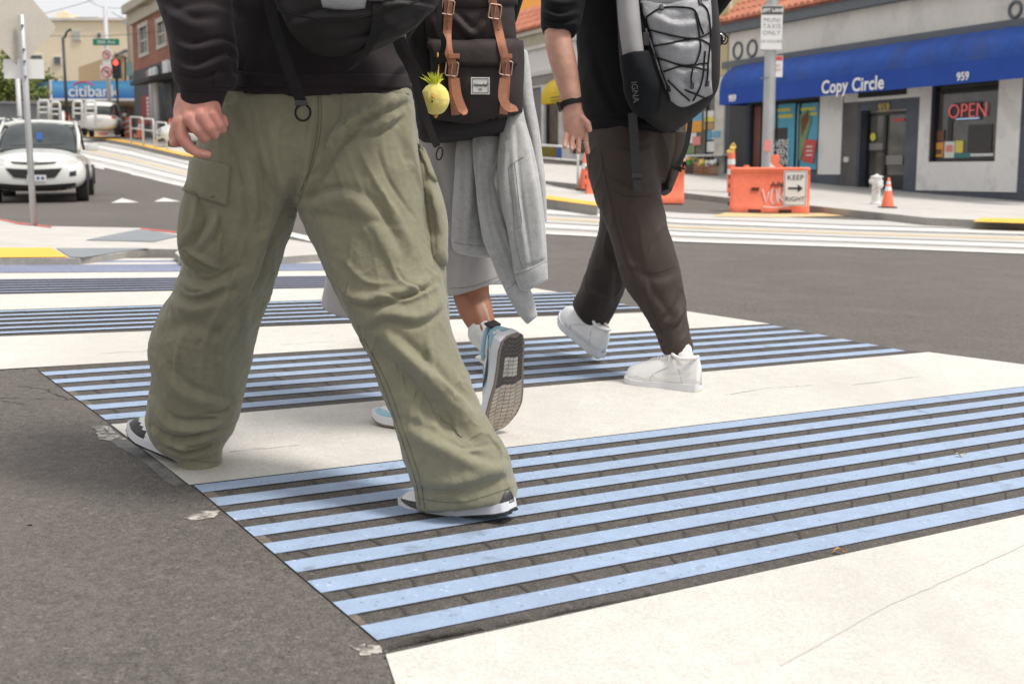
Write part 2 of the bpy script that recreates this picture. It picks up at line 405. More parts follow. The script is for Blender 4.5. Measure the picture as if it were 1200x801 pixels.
# ------------------------------------------------------------------ streetcar track bed, lanes
def gpoly(b, near, far, dz, nv=2):
    """strip between two pixel polylines of equal count"""
    N = [G(*p).xy for p in near]; Fr = [G(*p).xy for p in far]
    for i in range(len(N)-1): gquad(b, N[i], N[i+1], Fr[i+1], Fr[i], dz, 6, nv)
tb = MB()
nearL = [(60, 178), (95, 190), (150, 203), (219, 220), (340, 239), (500, 261), (640, 275), (800, 284), (1000, 290.5), (1300, 302)]
farL = [(80, 158), (100, 160), (155, 170), (219, 186), (340, 203), (500, 219), (640, 238), (800, 250), (1000, 258), (1300, 265)]
gpoly(tb, nearL, farL, .005, 4)
tag(tb.build('track_bed', M_TRACK, fix=False), kind='structure')
def mixl(t): return [(a[0]*(1-t)+c[0]*t, a[1]*(1-t)+c[1]*t) for a, c in zip(nearL, farL)]
rl = MB()
for t in (.17, .36, .62, .80):
    m0, m1 = mixl(t-.008), mixl(t+.008)
    gpoly(rl, m0, m1, .010, 1)
tag(rl.build('tram_rail', M_STEEL, fix=False), kind='structure')
ln = MB(); ln.cur = 0
for t, wd in ((.03, .03), (.27, .05), (.71, .05)):
    gpoly(ln, mixl(t-wd), mixl(t+wd), .009, 1)
ln.cur = 1
gpoly(ln, mixl(.48), mixl(.52), .009, 1)
ln.cur = 0
for tri in (((130, 238), (163, 237.5), (143, 232.5)), ((180, 236.5), (212, 236.5), (192, 232))):
    g = [G(*p) for p in tri]; n = len(ln.v)
    for q in g: ln.v.append(Vector((q.x, q.y, gz(q.x, q.y)+.006)))
    ln.f.append((n, n+1, n+2)); ln.mi.append(0)
for (a, c) in (((109, 196), (122, 199)), ((154, 205), (170, 208)), ((203, 215), (219, 219))):
    gquad(ln, G(*a).xy, G(*c).xy, G(c[0], c[1]-2).xy, G(a[0], a[1]-2).xy, .0095, 1, 1)
gquad(ln, G(330, 275).xy, G(378, 287).xy, G(382, 282).xy, G(334, 271).xy, .006, 2, 1)
gquad(ln, G(378, 287).xy, G(520, 300).xy, G(520, 295).xy, G(382, 282).xy, .006, 2, 1)
tag(ln.build('lane_marking', [M_LINE, M_YELP], fix=False), kind='structure')

# ------------------------------------------------------------------ raised kerbs and pavements
def slab(name, outline, h, m, side=None, below=.15, n=6):
    """raised pavement from a pixel outline given on its top surface"""
    pts = []
    k = len(outline)
    for i in range(k):
        p, q = outline[i], outline[(i+1) % k]
        P, Q = G(*p, h), G(*q, h)
        for s in range(n):
            r = glerp(P, Q, s/n); pts.append((r.x, r.y))
    bm = bmesh.new()
    top = [bm.verts.new((x, y, 0)) for x, y in pts]
    f = bm.faces.new(top)
    bmesh.ops.triangulate(bm, faces=[f]); bmesh.ops.subdivide_edges(bm, edges=bm.edges[:], cuts=2, use_grid_fill=False)
    bmesh.ops.triangulate(bm, faces=bm.faces[:])
    for v in bm.verts: v.co.z = gz(v.co.x, v.co.y) + h
    me = bpy.data.meshes.new(name)
    be = [e for e in bm.edges if e.is_boundary]
    r = bmesh.ops.extrude_edge_only(bm, edges=be)
    for g in r['geom']:
        if isinstance(g, bmesh.types.BMVert): g.co.z -= h + below
    for f in bm.faces: f.material_index = 0
    for g in r['geom']:
        if isinstance(g, bmesh.types.BMFace): g.material_index = 1
    bmesh.ops.recalc_face_normals(bm, faces=bm.faces[:]); bm.to_mesh(me); bm.free()
    me.materials.append(m); me.materials.append(side or m)
    o = bpy.data.objects.new(name, me); COL.objects.link(o); return tag(o, kind='structure')
M_KERB = mat('kerb_concrete', (.30, .285, .26), .9, var=[(2, .15, 5), (30, .12, 5)], bump=(80, .3, .004))
slab('corner_pavement', [(-160, 303), (92, 302.5), (130, 298), (172, 291.5), (215, 292), (232, 276), (210, 271.5), (165, 267), (60, 265), (20, 260.5), (0, 256), (-160, 236)], .05, M_CONC, M_KERB, n=5)
slab('corner_median', [(214, 303), (300, 303), (372, 298), (381, 294), (378, 287), (330, 279), (250, 277), (222, 283), (205, 296)], .06, M_CONC, M_KERB, n=4)
cw = MB()
def on(b, pts, dz):
    g = [G(*p, dz) for p in pts]; n = len(b.v)
    for q in g: b.v.append(Vector((q.x, q.y, gz(q.x, q.y)+dz)))
    b.f.append(tuple(range(n, n+len(pts)))); b.mi.append(b.cur)
on(cw, [(-80, 302), (80, 301), (60, 290), (-80, 290)], .056)
tag(cw.build('tactile_paving', M_YEL, fix=False), kind='structure')
cw = MB()
on(cw, [(82, 301), (98, 301.5), (140, 295), (176, 290.5), (66, 290.5)], .055)
on(cw, [(100, 281), (180, 283), (212, 276), (165, 268)], .055)
tag(cw.build('pavement_panel', M_GREYP, fix=False), kind='structure')
cw = MB()
for seg in ([(-160, 238), (0, 257.5), (20, 262), (60, 266.5), (60, 265), (20, 260.5), (0, 256), (-160, 236)], [(165, 268.4), (210, 273), (228, 276.5), (230, 275), (210, 271.4), (165, 266.9)]):
    k = len(seg)//2
    for i in range(k-1): on(cw, [seg[i], seg[i+1], seg[2*k-2-i], seg[2*k-1-i]], .055)
tag(cw.build('red_kerb_line', M_REDP, fix=False), kind='structure')
# boarding platform with yellow edge beside the tracks
plat_near = [(84, 157), (100, 159), (155, 168.5), (215, 182), (340, 200), (480, 216), (560, 226), (640, 233), (700, 241)]
slab('boarding_platform', plat_near + [(704, 229), (640, 216), (560, 208), (480, 199), (340, 184), (215, 168), (155, 158.5), (120, 156), (84, 153)], .16, M_CONC, M_KERB, n=3)
pe = MB()
top_edge = [(x, y-4.2 if x > 300 else y-3) for x, y in plat_near]
for i in range(len(plat_near)-1): on(pe, [plat_near[i], plat_near[i+1], top_edge[i+1], top_edge[i]], .166)
tag(pe.build('yellow_platform_edge', M_YEL, fix=False), kind='structure')
# shop-side pavement
slab('shop_pavement', [(560, 205), (640, 212), (700, 218), (760, 221), (830, 229), (943, 240), (1010, 247), (1087, 255), (1140, 257.5), (1260, 262), (1420, 262), (1420, 225), (1200, 225), (1060, 215), (900, 205), (800, 200), (640, 192), (560, 188)], .12, M_CONC, M_KERB, n=4)
cw = MB()
on(cw, [(1140, 259.5), (1200, 261.5), (1300, 263), (1300, 257), (1200, 256), (1150, 255.2)], .126)
tag(cw.build('tactile_paving', M_YEL, fix=False), kind='structure')
cw = MB()
on(cw, [(835, 253.5), (905, 254.5), (1010, 252.5), (1000, 249), (900, 250.5), (850, 249)], .011)
tag(cw.build('yellow_road_line', M_YELP, fix=False), kind='structure')
# ------------------------------------------------------------------ organic modelling helpers
def catmull(a, sub):
    a = np.asarray(a, float); out = []
    n = len(a)
    for i in range(n-1):
        p0 = a[max(i-1, 0)]; p1 = a[i]; p2 = a[i+1]; p3 = a[min(i+2, n-1)]
        for s in range(sub):
            t = s/sub; t2 = t*t; t3 = t2*t
            out.append(.5*((2*p1) + (-p0+p2)*t + (2*p0-5*p1+4*p2-p3)*t2 + (-p0+3*p1-3*p2+p3)*t3))
    out.append(a[-1]); return np.array(out)
def loft(rings, seg=40, sub=5, sq=2.0, cap=True, round_end=(0, 0)):
    """rings (Lx,Ly,Rx,Ry,Y,depth radius): silhouette pairs in the picture at a real distance Y, with real thickness"""
    rows = []
    for r in rings:
        L = D(r[0], r[1], r[4]); R = D(r[2], r[3], r[4] if len(r) < 7 else r[6])
        rows.append([*((L+R)/2), *((R-L)/2), r[5]])
    a = catmull(rows, sub); V = []; Fc = []
    C = a[:, :3]; A = a[:, 3:6]; n = len(a)
    for i in range(n):
        ax = C[min(i+1, n-1)] - C[max(i-1, 0)]
        Bv = np.cross(A[i], ax); Bv /= (np.linalg.norm(Bv)+1e-9); Bv *= a[i, 6]
        for k in range(seg):
            th = 2*math.pi*k/seg; c, s = math.cos(th), math.sin(th)
            cx = math.copysign(abs(c)**(2/sq), c); sy = math.copysign(abs(s)**(2/sq), s)
            V.append(C[i] + A[i]*cx + Bv*sy)
    for i in range(n-1):
        for k in range(seg):
            k2 = (k+1) % seg; Fc.append((i*seg+k, i*seg+k2, (i+1)*seg+k2, (i+1)*seg+k))
    if cap:
        V.append(C[0]); V.append(C[-1]); m = n*seg
        for k in range(seg):
            k2 = (k+1) % seg; Fc.append((m, k2, k)); Fc.append((m+1, (n-1)*seg+k, (n-1)*seg+k2))
    return V, Fc
def ball(c, r, n=12):
    """ellipsoid; r scalar or 3-vector"""
    r = r if hasattr(r, '__len__') else (r, r, r); bm = bmesh.new(); bmesh.ops.create_icosphere(bm, subdivisions=3 if n > 8 else 2, radius=1)
    v = [Vector(c) + Vector((q.co.x*r[0], q.co.y*r[1], q.co.z*r[2])) for q in bm.verts]; f = [tuple(x.index for x in p.verts) for p in bm.faces]; bm.free(); return v, f
def capsule(p, q, r0, r1, n=14, flat=None):
    p = Vector(p); q = Vector(q); ax = q - p; L = ax.length; t = ax/L
    up = Vector((0, 0, 1)) if abs(t.z) < .9 else Vector((0, 1, 0)); a = t.cross(up).normalized(); b = a.cross(t)
    rings = []; K = 4
    for k in range(K): ph = math.pi/2*(1-k/K); rings.append((-r0*math.sin(ph), r0*math.cos(ph)+1e-5))
    m = max(2, int(L/(r0+r1)*3))
    for k in range(m+1): rings.append((L*k/m, r0+(r1-r0)*k/m))
    for k in range(1, K+1): ph = math.pi/2*k/K; rings.append((L+r1*math.sin(ph), r1*math.cos(ph)+1e-5))
    V = []; Fc = []
    for (d, r) in rings:
        for k in range(n):
            th = 2*math.pi*k/n; V.append(p + t*d + (a*math.cos(th) + b*math.sin(th))*r)
    for i in range(len(rings)-1):
        for k in range(n): k2 = (k+1) % n; Fc.append((i*n+k, i*n+k2, (i+1)*n+k2, (i+1)*n+k))
    Fc.append(tuple(range(n))[::-1]); Fc.append(tuple((len(rings)-1)*n+k for k in range(n)))
    return V, Fc
def chain(pts, n=14):
    """pts: (Vector, radius) list -> capsules"""
    return [capsule(pts[i][0], pts[i+1][0], pts[i][1], pts[i+1][1], n) for i in range(len(pts)-1)]
def union(parts, voxel, smooth=4, lam=.5, name='tmp'):
    """one continuous surface out of overlapping closed pieces"""
    v = []; f = []
    for V, Fc in parts:
        n = len(v); v += [tuple(x) for x in V]; f += [tuple(i+n for i in q) for q in Fc]
    me = bpy.data.meshes.new(name); me.from_pydata(v, [], f)
    bm = bmesh.new(); bm.from_mesh(me); bmesh.ops.recalc_face_normals(bm, faces=bm.faces[:]); bm.to_mesh(me); bm.free()
    o = bpy.data.objects.new(name, me); COL.objects.link(o)
    md = o.modifiers.new('r', 'REMESH'); md.mode = 'VOXEL'; md.voxel_size = voxel; md.use_smooth_shade = True
    if smooth: s = o.modifiers.new('s', 'SMOOTH'); s.factor = lam; s.iterations = smooth
    bpy.context.view_layer.update()
    dg = bpy.context.evaluated_depsgraph_get(); out = bpy.data.meshes.new_from_object(o.evaluated_get(dg))
    bpy.data.objects.remove(o); bpy.data.meshes.remove(me); return out
def verts_of(me):
    a = np.empty(len(me.vertices)*3); me.vertices.foreach_get('co', a); return a.reshape(-1, 3)
def norms_of(me):
    a = np.empty(len(me.vertices)*3); me.vertices.foreach_get('normal', a); return a.reshape(-1, 3)
def set_verts(me, V): me.vertices.foreach_set('co', V.ravel()); me.update()
def seg_field(px, line, w):
    """soft ridge profile around a pixel polyline with (x,y) points; ends taper"""
    d = np.full(len(px), 1e9); tt = np.zeros(len(px)); tot = 0; segs = []
    for i in range(len(line)-1):
        L = math.hypot(line[i+1][0]-line[i][0], line[i+1][1]-line[i][1]); segs.append((line[i], line[i+1], tot, L)); tot += L
    side = np.zeros(len(px))
    for a, c, s0, L in segs:
        ax, ay = (c[0]-a[0])/L, (c[1]-a[1])/L
        rx, ry = px[:, 0]-a[0], px[:, 1]-a[1]
        u = np.clip(rx*ax+ry*ay, 0, L); ex, ey = rx-ax*u, ry-ay*u; dd = np.hypot(ex, ey)
        m = dd < d; d[m] = dd[m]; tt[m] = (s0+u[m])/tot; side[m] = np.sign(rx*ay - ry*ax)[m]
    taper = np.sin(np.pi*np.clip(tt*.92+.04, 0, 1))**.7
    return np.exp(-(d/w)**2)*taper, d, side, taper
def folds(me, lines, front=True):
    """press folds into a garment; lines (points, width px, height m, skew): skew sharpens the lower side"""
    V = verts_of(me); N = norms_of(me); px = proj(V)
    view = V - np.array([0, 0, HC]); view /= np.linalg.norm(view, axis=1)[:, None]
    face = np.clip(-(N*view).sum(1)*2.0+.15, 0, 1)
    h = np.zeros(len(V))
    for ln in lines:
        pts, w_, amp = ln[:3]; skew = ln[3] if len(ln) > 3 else 0
        g, d, side, tp = seg_field(px, catmull(pts, 5) if len(pts) > 2 else pts, w_)
        if skew:
            g2 = np.exp(-((d*side - skew*w_*1.1)/(w_*.55))**2)*tp
            h += amp*g - amp*.75*g2
        else: h += amp*g
    V = V + N*(h*face)[:, None]; set_verts(me, V)
def wrinkle(me, scale, amp, stretch=(1, 1, 1), seed=0, ridged=False, mask=None):
    V = verts_of(me); N = norms_of(me); S = V*np.array(stretch)*scale + seed
    h = np.empty(len(V))
    for i in range(len(V)):
        q = mnoise.noise(Vector(S[i])); h[i] = (max(0, 1-abs(q)*2.6)**5 if ridged == 'sharp' else (1-abs(q)*2.2)) if ridged else q
    if mask is not None: h *= mask
    set_verts(me, V + N*(h*amp)[:, None])
def obj_of(me, name, m, parent=None, smooth=True):
    me.name = name; me.materials.clear()
    me.materials.append(m)
    o = bpy.data.objects.new(name, me); link(o, parent)
    if smooth:
        me.polygons.foreach_set('use_smooth', [True]*len(me.polygons))
    me.update(); return o
def bvh_of(*mes):
    v = []; f = []
    for me in mes:
        n = len(v); v += [x.co.copy() for x in me.vertices]; f += [tuple(i+n for i in p.vertices) for p in me.polygons]
    return BVHTree.FromPolygons(v, f)
CAMP = Vector((0, 0, HC))
def hit(bvh, px, py):
    r = ray(px, py).normalized(); h = bvh.ray_cast(CAMP, r)
    if h[0] is None:
        q = bvh.find_nearest(CAMP + r*3.0)
        # nearest point of the surface to the ray
        best = None
        for t in np.linspace(1.5, 6, 60):
            a = bvh.find_nearest(CAMP + r*t)
            if best is None or a[3] < best[3]: best = a
        return best[0], best[1]
    n = h[1] if h[1].dot(r) < 0 else -h[1]
    return h[0], n
def patch(bvh, quad, off, nu, nv, b=None, edge=.25, puff=0.0, back=.004, jitter=0, smoothn=2):
    """piece of fabric lying on a garment: quad = 4 pixel corners (tl,tr,br,bl) or two polylines (top list, bottom list)"""
    b = b or MB(); P = np.zeros((nv+1, nu+1, 3)); Nn = np.zeros((nv+1, nu+1, 3))
    if len(quad) == 2: top, bot = catmull(quad[0], 8), catmull(quad[1], 8)
    else: top, bot = np.array([quad[0], quad[1]], float), np.array([quad[3], quad[2]], float)
    def ev(a, t):
        x = t*(len(a)-1); i = min(int(x), len(a)-2); return a[i] + (a[i+1]-a[i])*(x-i)
    for j in range(nv+1):
        for i in range(nu+1):
            u = i/nu; v = j/nv; q = ev(top, u)*(1-v) + ev(bot, u)*v
            h, n = hit(bvh, q[0], q[1]); P[j, i] = h; Nn[j, i] = n
    for _ in range(smoothn):
        for A in (P, Nn): A[1:-1, 1:-1] = (A[1:-1, 1:-1]*2 + A[:-2, 1:-1] + A[2:, 1:-1] + A[1:-1, :-2] + A[1:-1, 2:])/6
    Nn /= np.linalg.norm(Nn, axis=2)[:, :, None]+1e-9
    n0 = len(b.v)
    for j in range(nv+1):
        for i in range(nu+1):
            e = min(i/nu, 1-i/nu, j/nv, 1-j/nv); o = off*(.75+.25*min(1, e/.06)) + puff*math.sin(math.pi*i/nu)**.6*math.sin(math.pi*j/nv)**.6
            b.v.append(Vector(P[j, i] + Nn[j, i]*o))
    m = len(b.v)
    for j in range(nv+1):
        for i in range(nu+1): b.v.append(Vector(P[j, i] - Nn[j, i]*back))
    W = nu+1
    for j in range(nv):
        for i in range(nu):
            k = j*W+i; b.f.append((n0+k, n0+k+1, n0+k+W+1, n0+k+W)); b.f.append((m+k, m+k+W, m+k+W+1, m+k+1)); b.mi += [b.cur]*2
    bd = [i for i in range(nu)] ; loop = [i for i in range(nu+1)] + [j*W+nu for j in range(1, nv+1)] + [nv*W+i for i in range(nu-1, -1, -1)] + [j*W for j in range(nv-1, 0, -1)]
    for a, c in zip(loop, loop[1:]+loop[:1]): b.f.append((n0+a, m+a, m+c, n0+c)); b.mi.append(b.cur)
    return b
def stitch(bvh, pts, b, r=.0011, off=.002, dash=None, closed=False):
    """seam or thread line lying on a surface along a pixel polyline"""
    pl = catmull(pts, 10); P = []
    for q in pl:
        h, n = hit(bvh, q[0], q[1]); P.append(h + n*off)
    if dash:
        for i in range(0, len(P)-1, 2): b.tube([P[i], P[i+1]], r, 5)
    else: b.tube(P, r, 6)
    return b
def strap(b, pts, w, t, side=None):
    """flat webbing along 3D points; side = width direction (vector or list)"""
    pts = [Vector(p) for p in pts]; n = len(pts); base = len(b.v)
    for i, p in enumerate(pts):
        tg = (pts[min(i+1, n-1)]-pts[max(i-1, 0)]).normalized()
        s = Vector(side[i] if isinstance(side, list) else side); s = (s - tg*s.dot(tg)).normalized(); nn = tg.cross(s)
        ww = w[i] if isinstance(w, (list, tuple)) else w
        for (x, y) in ((-1, -1), (1, -1), (1, 1), (-1, 1)): b.v.append(p + s*(x*ww/2) + nn*(y*t/2))
    for i in range(n-1):
        for k in range(4):
            k2 = (k+1) % 4; b.f.append((base+i*4+k, base+i*4+k2, base+(i+1)*4+k2, base+(i+1)*4+k)); b.mi.append(b.cur)
    b.f.append((base, base+1, base+2, base+3)); b.f.append(tuple(base+(n-1)*4+k for k in (3, 2, 1, 0))); b.mi += [b.cur]*2
    return b
def curve3(pts, sub=6): return [Vector(p) for p in catmull([tuple(p) for p in pts], sub)]

# ------------------------------------------------------------------ fabric and skin materials
def fabric(name, col, weave=900, var=.10, rough=.85, sheen=.25, big=6, bumpamt=.25, crease=False):
    m = mat(name, col, rough, var=[(big, var*.7, 4), (60, var*.6, 4), (weave, var, 2)], bump=[(weave, bumpamt, .0008), (28, .25, .003)] + ([(75, .55, .0035), (14, .3, .008)] if crease else []), sheen=sheen, spec=.25)
    return m
M_KHAKI = fabric('khaki_cotton_twill', (.212, .200, .134), var=.10, rough=.85, crease=True)
M_KTHREAD = fabric('khaki_thread', (.115, .110, .068))
M_HOOD1 = fabric('dark_aubergine_fleece', (.021, .0155, .0175), var=.12, rough=.95, sheen=.08)
M_BLACKF = fabric('black_fleece', (.0085, .0085, .009), var=.1, rough=.95, sheen=.05)
M_BROWN = fabric('dark_brown_nylon', (.050, .036, .030), var=.06, rough=.65, sheen=.0, bumpamt=.12)
M_BROWN2 = fabric('shaded_brown_nylon', (.036, .028, .024), var=.06, rough=.6, sheen=.0, bumpamt=.12)  # darker copy of the trouser brown, puts shade into the far leg's colour
M_HEATHER = fabric('heather_grey_jersey', (.42, .415, .405), weave=420, var=.17, rough=.95, sheen=.3)
M_HSEAM = fabric('grey_seam', (.25, .245, .24))
M_SHORT = fabric('pale_mauve_grey_cotton', (.40, .375, .36), var=.05)
M_SKIN1 = mat('skin', (.60, .275, .215), .5, var=[(45, .10, 4), (14, .07, 3)], bump=[(500, .25, .0008), (120, .2, .001)], sss=.25)
blotch(M_SKIN1, 26, (.60, .20, .15), .50, .72, .5)
M_SKIN3 = mat('skin_tone_warm', (.56, .31, .225), .5, var=[(45, .10, 4), (14, .07, 3)], bump=[(500, .25, .0008)], sss=.25)
blotch(M_SKIN3, 22, (.58, .20, .15), .52, .75, .4)
M_SKIN2 = mat('skin_tone_deep', (.33, .135, .07), .42, var=[(30, .10, 4), (9, .07, 3)], bump=[(500, .2, .0008)], sss=.2)
M_NAIL = mat('nail', (.66, .36, .29), .3)
M_BLACKW = mat('black_webbing', (.016, .015, .0145), .8, spec=.2, var=[(300, .25, 2)], bump=[(700, .6, .0008)])
M_PACKW = mat('dark_pack_cloth', (.015, .013, .0125), .6, var=[(12, .15, 4), (500, .15, 2)], bump=[(700, .3, .0006), (22, .5, .006)], spec=.3)
M_HAIR = mat('dark_hair', (.012, .009, .007), .5, bump=(160, .6, .004))
M_WLEA = mat('white_leather', (.72, .71, .70), .42, var=[(20, .04, 4)], bump=[(260, .18, .0008), (50, .12, .002)])
M_WKNIT = fabric('white_sock_knit', (.70, .68, .66), weave=500, var=.08)
M_BLEA = mat('black_leather', (.028, .025, .026), .42, var=[(20, .1)], bump=[(260, .25, .0008)])
M_MIDS = mat('white_rubber', (.66, .66, .68), .5, var=[(14, .06, 5)])
M_OUTB = mat('black_rubber', (.018, .018, .019), .6, var=[(60, .3, 4)], bump=(220, .4, .001))
M_OUTG = mat('pale_green_rubber', (.55, .60, .42), .5)
M_DETAIL = mat('grey_stitch', (.40, .40, .40), .6)

# ------------------------------------------------------------------ sneakers, in shoe coordinates: x forward (heel 0, toe L), y to the left, z up
def interp(tab, x):
    xs_ = [t[0] for t in tab]
    return [float(np.interp(x, xs_, [t[k] for t in tab])) for k in range(1, len(tab[0]))]
def shoe(name, M, parent, cols, L=.295, side=1, kind='court', toe_bend=0.0, wf=1.0):
    """cols: upper, overlay, midsole, outsole, swoosh, lace, heel tab.  M places the shoe; side=+1 left foot, -1 right foot"""
    #          x/L   y centre   half width   (footprint)
    fp = [(0.0, .0, .014), (.03, .0, .027), (.12, .0, .034), (.3, .002, .036), (.45, .003, .039), (.62, .0, .047), (.75, -.003, .050), (.87, -.006, .043), (.95, -.009, .030), (.985, -.010, .022), (1.0, -.010, .013)]
    fp = [(a_, b_, c_*wf) for a_, b_, c_ in fp]
    up = [(0.0, .060), (.03, .092), (.10, .100), (.22, .093), (.30, .098), (.40, .108), (.5, .098), (.62, .078), (.75, .060), (.87, .050), (.95, .040), (1.0, .022)]
    if kind == 'court': up = [(0.0, .085), (.03, .112), (.10, .118), (.22, .110), (.30, .112), (.40, .118), (.5, .110), (.62, .100), (.75, .088), (.87, .078), (.95, .066), (1.0, .044)]; up = [(a_, b_*1.13) for a_, b_ in up]
    if kind == 'panda': up = [(0.0, .050), (.03, .056), (.10, .060), (.22, .064), (.30, .070), (.40, .080), (.5, .088), (.62, .080), (.75, .066), (.87, .056), (.95, .047), (1.0, .028)]
    def bend(v):
        x, y, z = v
        if toe_bend and x > .68*L:
            a = toe_bend*min(1, (x-.68*L)/(.1*L)); dx = x-.68*L
            z0 = z; x = .68*L + dx*math.cos(a) - (z0)*math.sin(a)*.6; z = dx*math.sin(a) + z0*math.cos(a)
        return Vector((x, y, z))
    NX, NS = 44, 24
    xx = [L*(1-math.cos(math.pi*i/NX))/2 for i in range(NX+1)]
    def spring(x):                                # sole lifts at the toe and slightly at the heel
        t = x/L; return .012*max(0, (t-.72)/.28)**2 + .002*max(0, (.08-t)/.08)
    def ring_mesh(z0f, z1f, grow, b, tread=False):
        n = len(b.v)
        for x in xx:
            yc, hw = interp(fp, x/L); yc *= side; hw = hw+grow
            for k in range(NS):
                th = 2*math.pi*k/NS; c, s = math.cos(th), math.sin(th)
                y = yc + hw*math.copysign(abs(c)**.35, c) if abs(c) > 1e-6 else yc
                t = (s+1)/2 if abs(s) > 1e-6 else .5
                z = z0f(x) + (z1f(x)-z0f(x))*(0 if s < -.2 else (1 if s > .2 else (s+.2)/.4))
                y = yc + hw*(c if abs(s) > .2 and False else math.copysign(min(1, abs(c)*1.25), c))
                b.v.append(bend((x, y, z)))
        for i in range(len(xx)-1):
            for k in range(NS): k2 = (k+1) % NS; b.f.append((n+i*NS+k, n+i*NS+k2, n+(i+1)*NS+k2, n+(i+1)*NS+k)); b.mi.append(b.cur)
        b.f.append(tuple(n+k for k in range(NS))); b.f.append(tuple(n+(len(xx)-1)*NS+k for k in range(NS))); b.mi += [b.cur]*2
    runner = kind == 'runner'
    H = (lambda x: .026+.012*(1-x/L)) if runner else (lambda x: (.033 if kind == 'court' else .027) - .004*(x/L))
    def place(b):
        b.v = [M @ v for v in b.v]; return b
    # upper: sections across the foot, dome shaped
    bu = MB(); n = 0; NU = 30
    for x in xx:
        yc, hw = interp(fp, x/L); yc *= side; (h,) = interp(up, x/L); zb = spring(x) + H(x) - .006
        t = x/L
        topw = .62 if t > .5 else .52
        for k in range(NU):
            th = 2*math.pi*k/NU; c, s = math.cos(th), math.sin(th)
            z = zb + (h-zb)*max(0, s)**.8 if s > 0 else zb
            f = 1 if s <= 0 else (1-(1-topw)*max(0, s)**1.4)
            cc = math.copysign(abs(c)**(.75 if t > .5 else .8), c) if abs(c) > 1e-6 else 0
            y = yc + (hw-.002)*f*cc
            bu.v.append(bend((x, y, z)))
    for i in range(len(xx)-1):
        for k in range(NU): k2 = (k+1) % NU; bu.f.append((i*NU+k, i*NU+k2, (i+1)*NU+k2, (i+1)*NU+k)); bu.mi.append(0)
    bu.f.append(tuple(range(NU))); bu.f.append(tuple((len(xx)-1)*NU+k for k in range(NU))); bu.mi += [0, 0]
    # overlays follow material regions of the upper
    for fi, f in enumerate(bu.f):
        c = sum((bu.v[i] for i in f), Vector())/len(f); x, y, z = c.x/L, c.y, c.z
        r = 0
        if kind == 'panda':
            if x > .80 and z < .052: r = 1                       # toe guard
            if x > .93: r = 1
            if .28 < x < .70 and z < .062: r = 0
            if .36 < x < .66 and z > .072 and abs(y) > .014: r = 1  # eyestay
            if x < .20: r = 1
            if .66 < x < .82 and z < .046: r = 1
        elif kind == 'runner':
            if x < .22 and z > .055: r = 1
            if z < .045: r = 2
        bu.mi[fi] = r
    place(bu); bu.build('upper', [cols['upper'], cols['overlay'], cols.get('band', cols['upper'])], parent, smooth=True)
    bmid = MB(); ring_mesh(lambda x: spring(x)+.007, lambda x: spring(x)+H(x), .004, bmid); place(bmid).build('midsole', cols['midsole'], parent, auto=50)
    # outsole with tread blocks
    bo = MB(); ring_mesh(lambda x: spring(x)+.0015, lambda x: spring(x)+.0085, .0035, bo)
    place(bo).build('outsole', [cols.get('base', cols['outsole'])], parent, auto=50)
    bt = MB()
    rows = 24 if runner else 15
    for i in range(rows):
        x = L*(.04 + .92*i/(rows-1)); yc, hw = interp(fp, x/L); yc *= side
        nb = 5
        for j in range(nb):
            if runner:
                t = x/L
                if .20 < t < .44 and 1 <= j <= 3: bt.cur = 2
                else: bt.cur = 0 if t < .52 else 1
            y = yc + (hw*.93)*(-1 + 2*(j+.5)/nb); w2 = hw*.93/nb*.90
            sk = .005*math.sin(j*1.5)
            p = [bend((x+a*L*(.0155 if runner else .026)+sk+c*.0015*math.cos(j*1.5), y+c*w2, spring(x)+zz)) for zz in ((.0004 if runner else -.0012), .003) for a, c in ((-1, -1), (1, -1), (1, 1), (-1, 1))]
            bt.add(p, [(0,3,2,1),(4,5,6,7),(0,1,5,4),(1,2,6,5),(2,3,7,6),(3,0,4,7)])
    place(bt).build('tread', [cols['outsole'], cols.get('tread2', cols['outsole']), cols.get('tread3', cols['outsole'])], parent)
    me = bpy.data.meshes.new('x'); me.from_pydata([tuple(v) for v in bu.v], [], bu.f); tree = BVHTree.FromPolygons(bu.v, bu.f); bpy.data.meshes.remove(me)
    R3 = M.to_3x3()
    def onside(x, z, sgn, off=.0015):
        yc, hw = interp(fp, x/L); o = M @ Vector((x, yc*side + sgn*.12, z)); d = (R3 @ Vector((0, -sgn, 0))).normalized()
        h = tree.ray_cast(o, d)
        if h[0] is None: h = tree.find_nearest(M @ Vector((x, yc*side+sgn*hw, z)))
        return h[0] - d*off
    def ontop(x, y, off=.0015):
        yc, hw = interp(fp, x/L); o = M @ Vector((x, yc*side+y, .25)); d = (R3 @ Vector((0, 0, -1))).normalized(); h = tree.ray_cast(o, d)
        if h[0] is None: h = tree.find_nearest(M @ Vector((x, yc*side+y, .08)))
        return h[0] - d*off
    # curved side mark: thin at the heel, thick hook in front
    if cols.get('swoosh'):
        for sgn in (1, -1):
            b = MB(); N = 16
            lo = catmull([(.08, .074), (.25, .056), (.42, .046), (.54, .048), (.585, .060)], 4); hi = catmull([(.08, .077), (.25, .066), (.40, .062), (.50, .064), (.585, .0615)], 4)
            n = len(lo)
            for i in range(n): b.v.append(onside(lo[i][0]*L, lo[i][1], sgn)); b.v.append(onside(hi[i][0]*L, hi[i][1], sgn))
            for i in range(n-1): b.f.append((2*i, 2*i+2, 2*i+3, 2*i+1)); b.mi.append(0)
            base = len(b.v); b.v += [onside(lo[i][0]*L, lo[i][1], sgn, -.002) for i in range(n)]
            for i in range(n-1): b.f.append((2*i, base+i, base+i+1, 2*i+2)); b.mi.append(0)
            b.build('side_stripe', cols['swoosh'], parent)
    # laces
    b = MB()
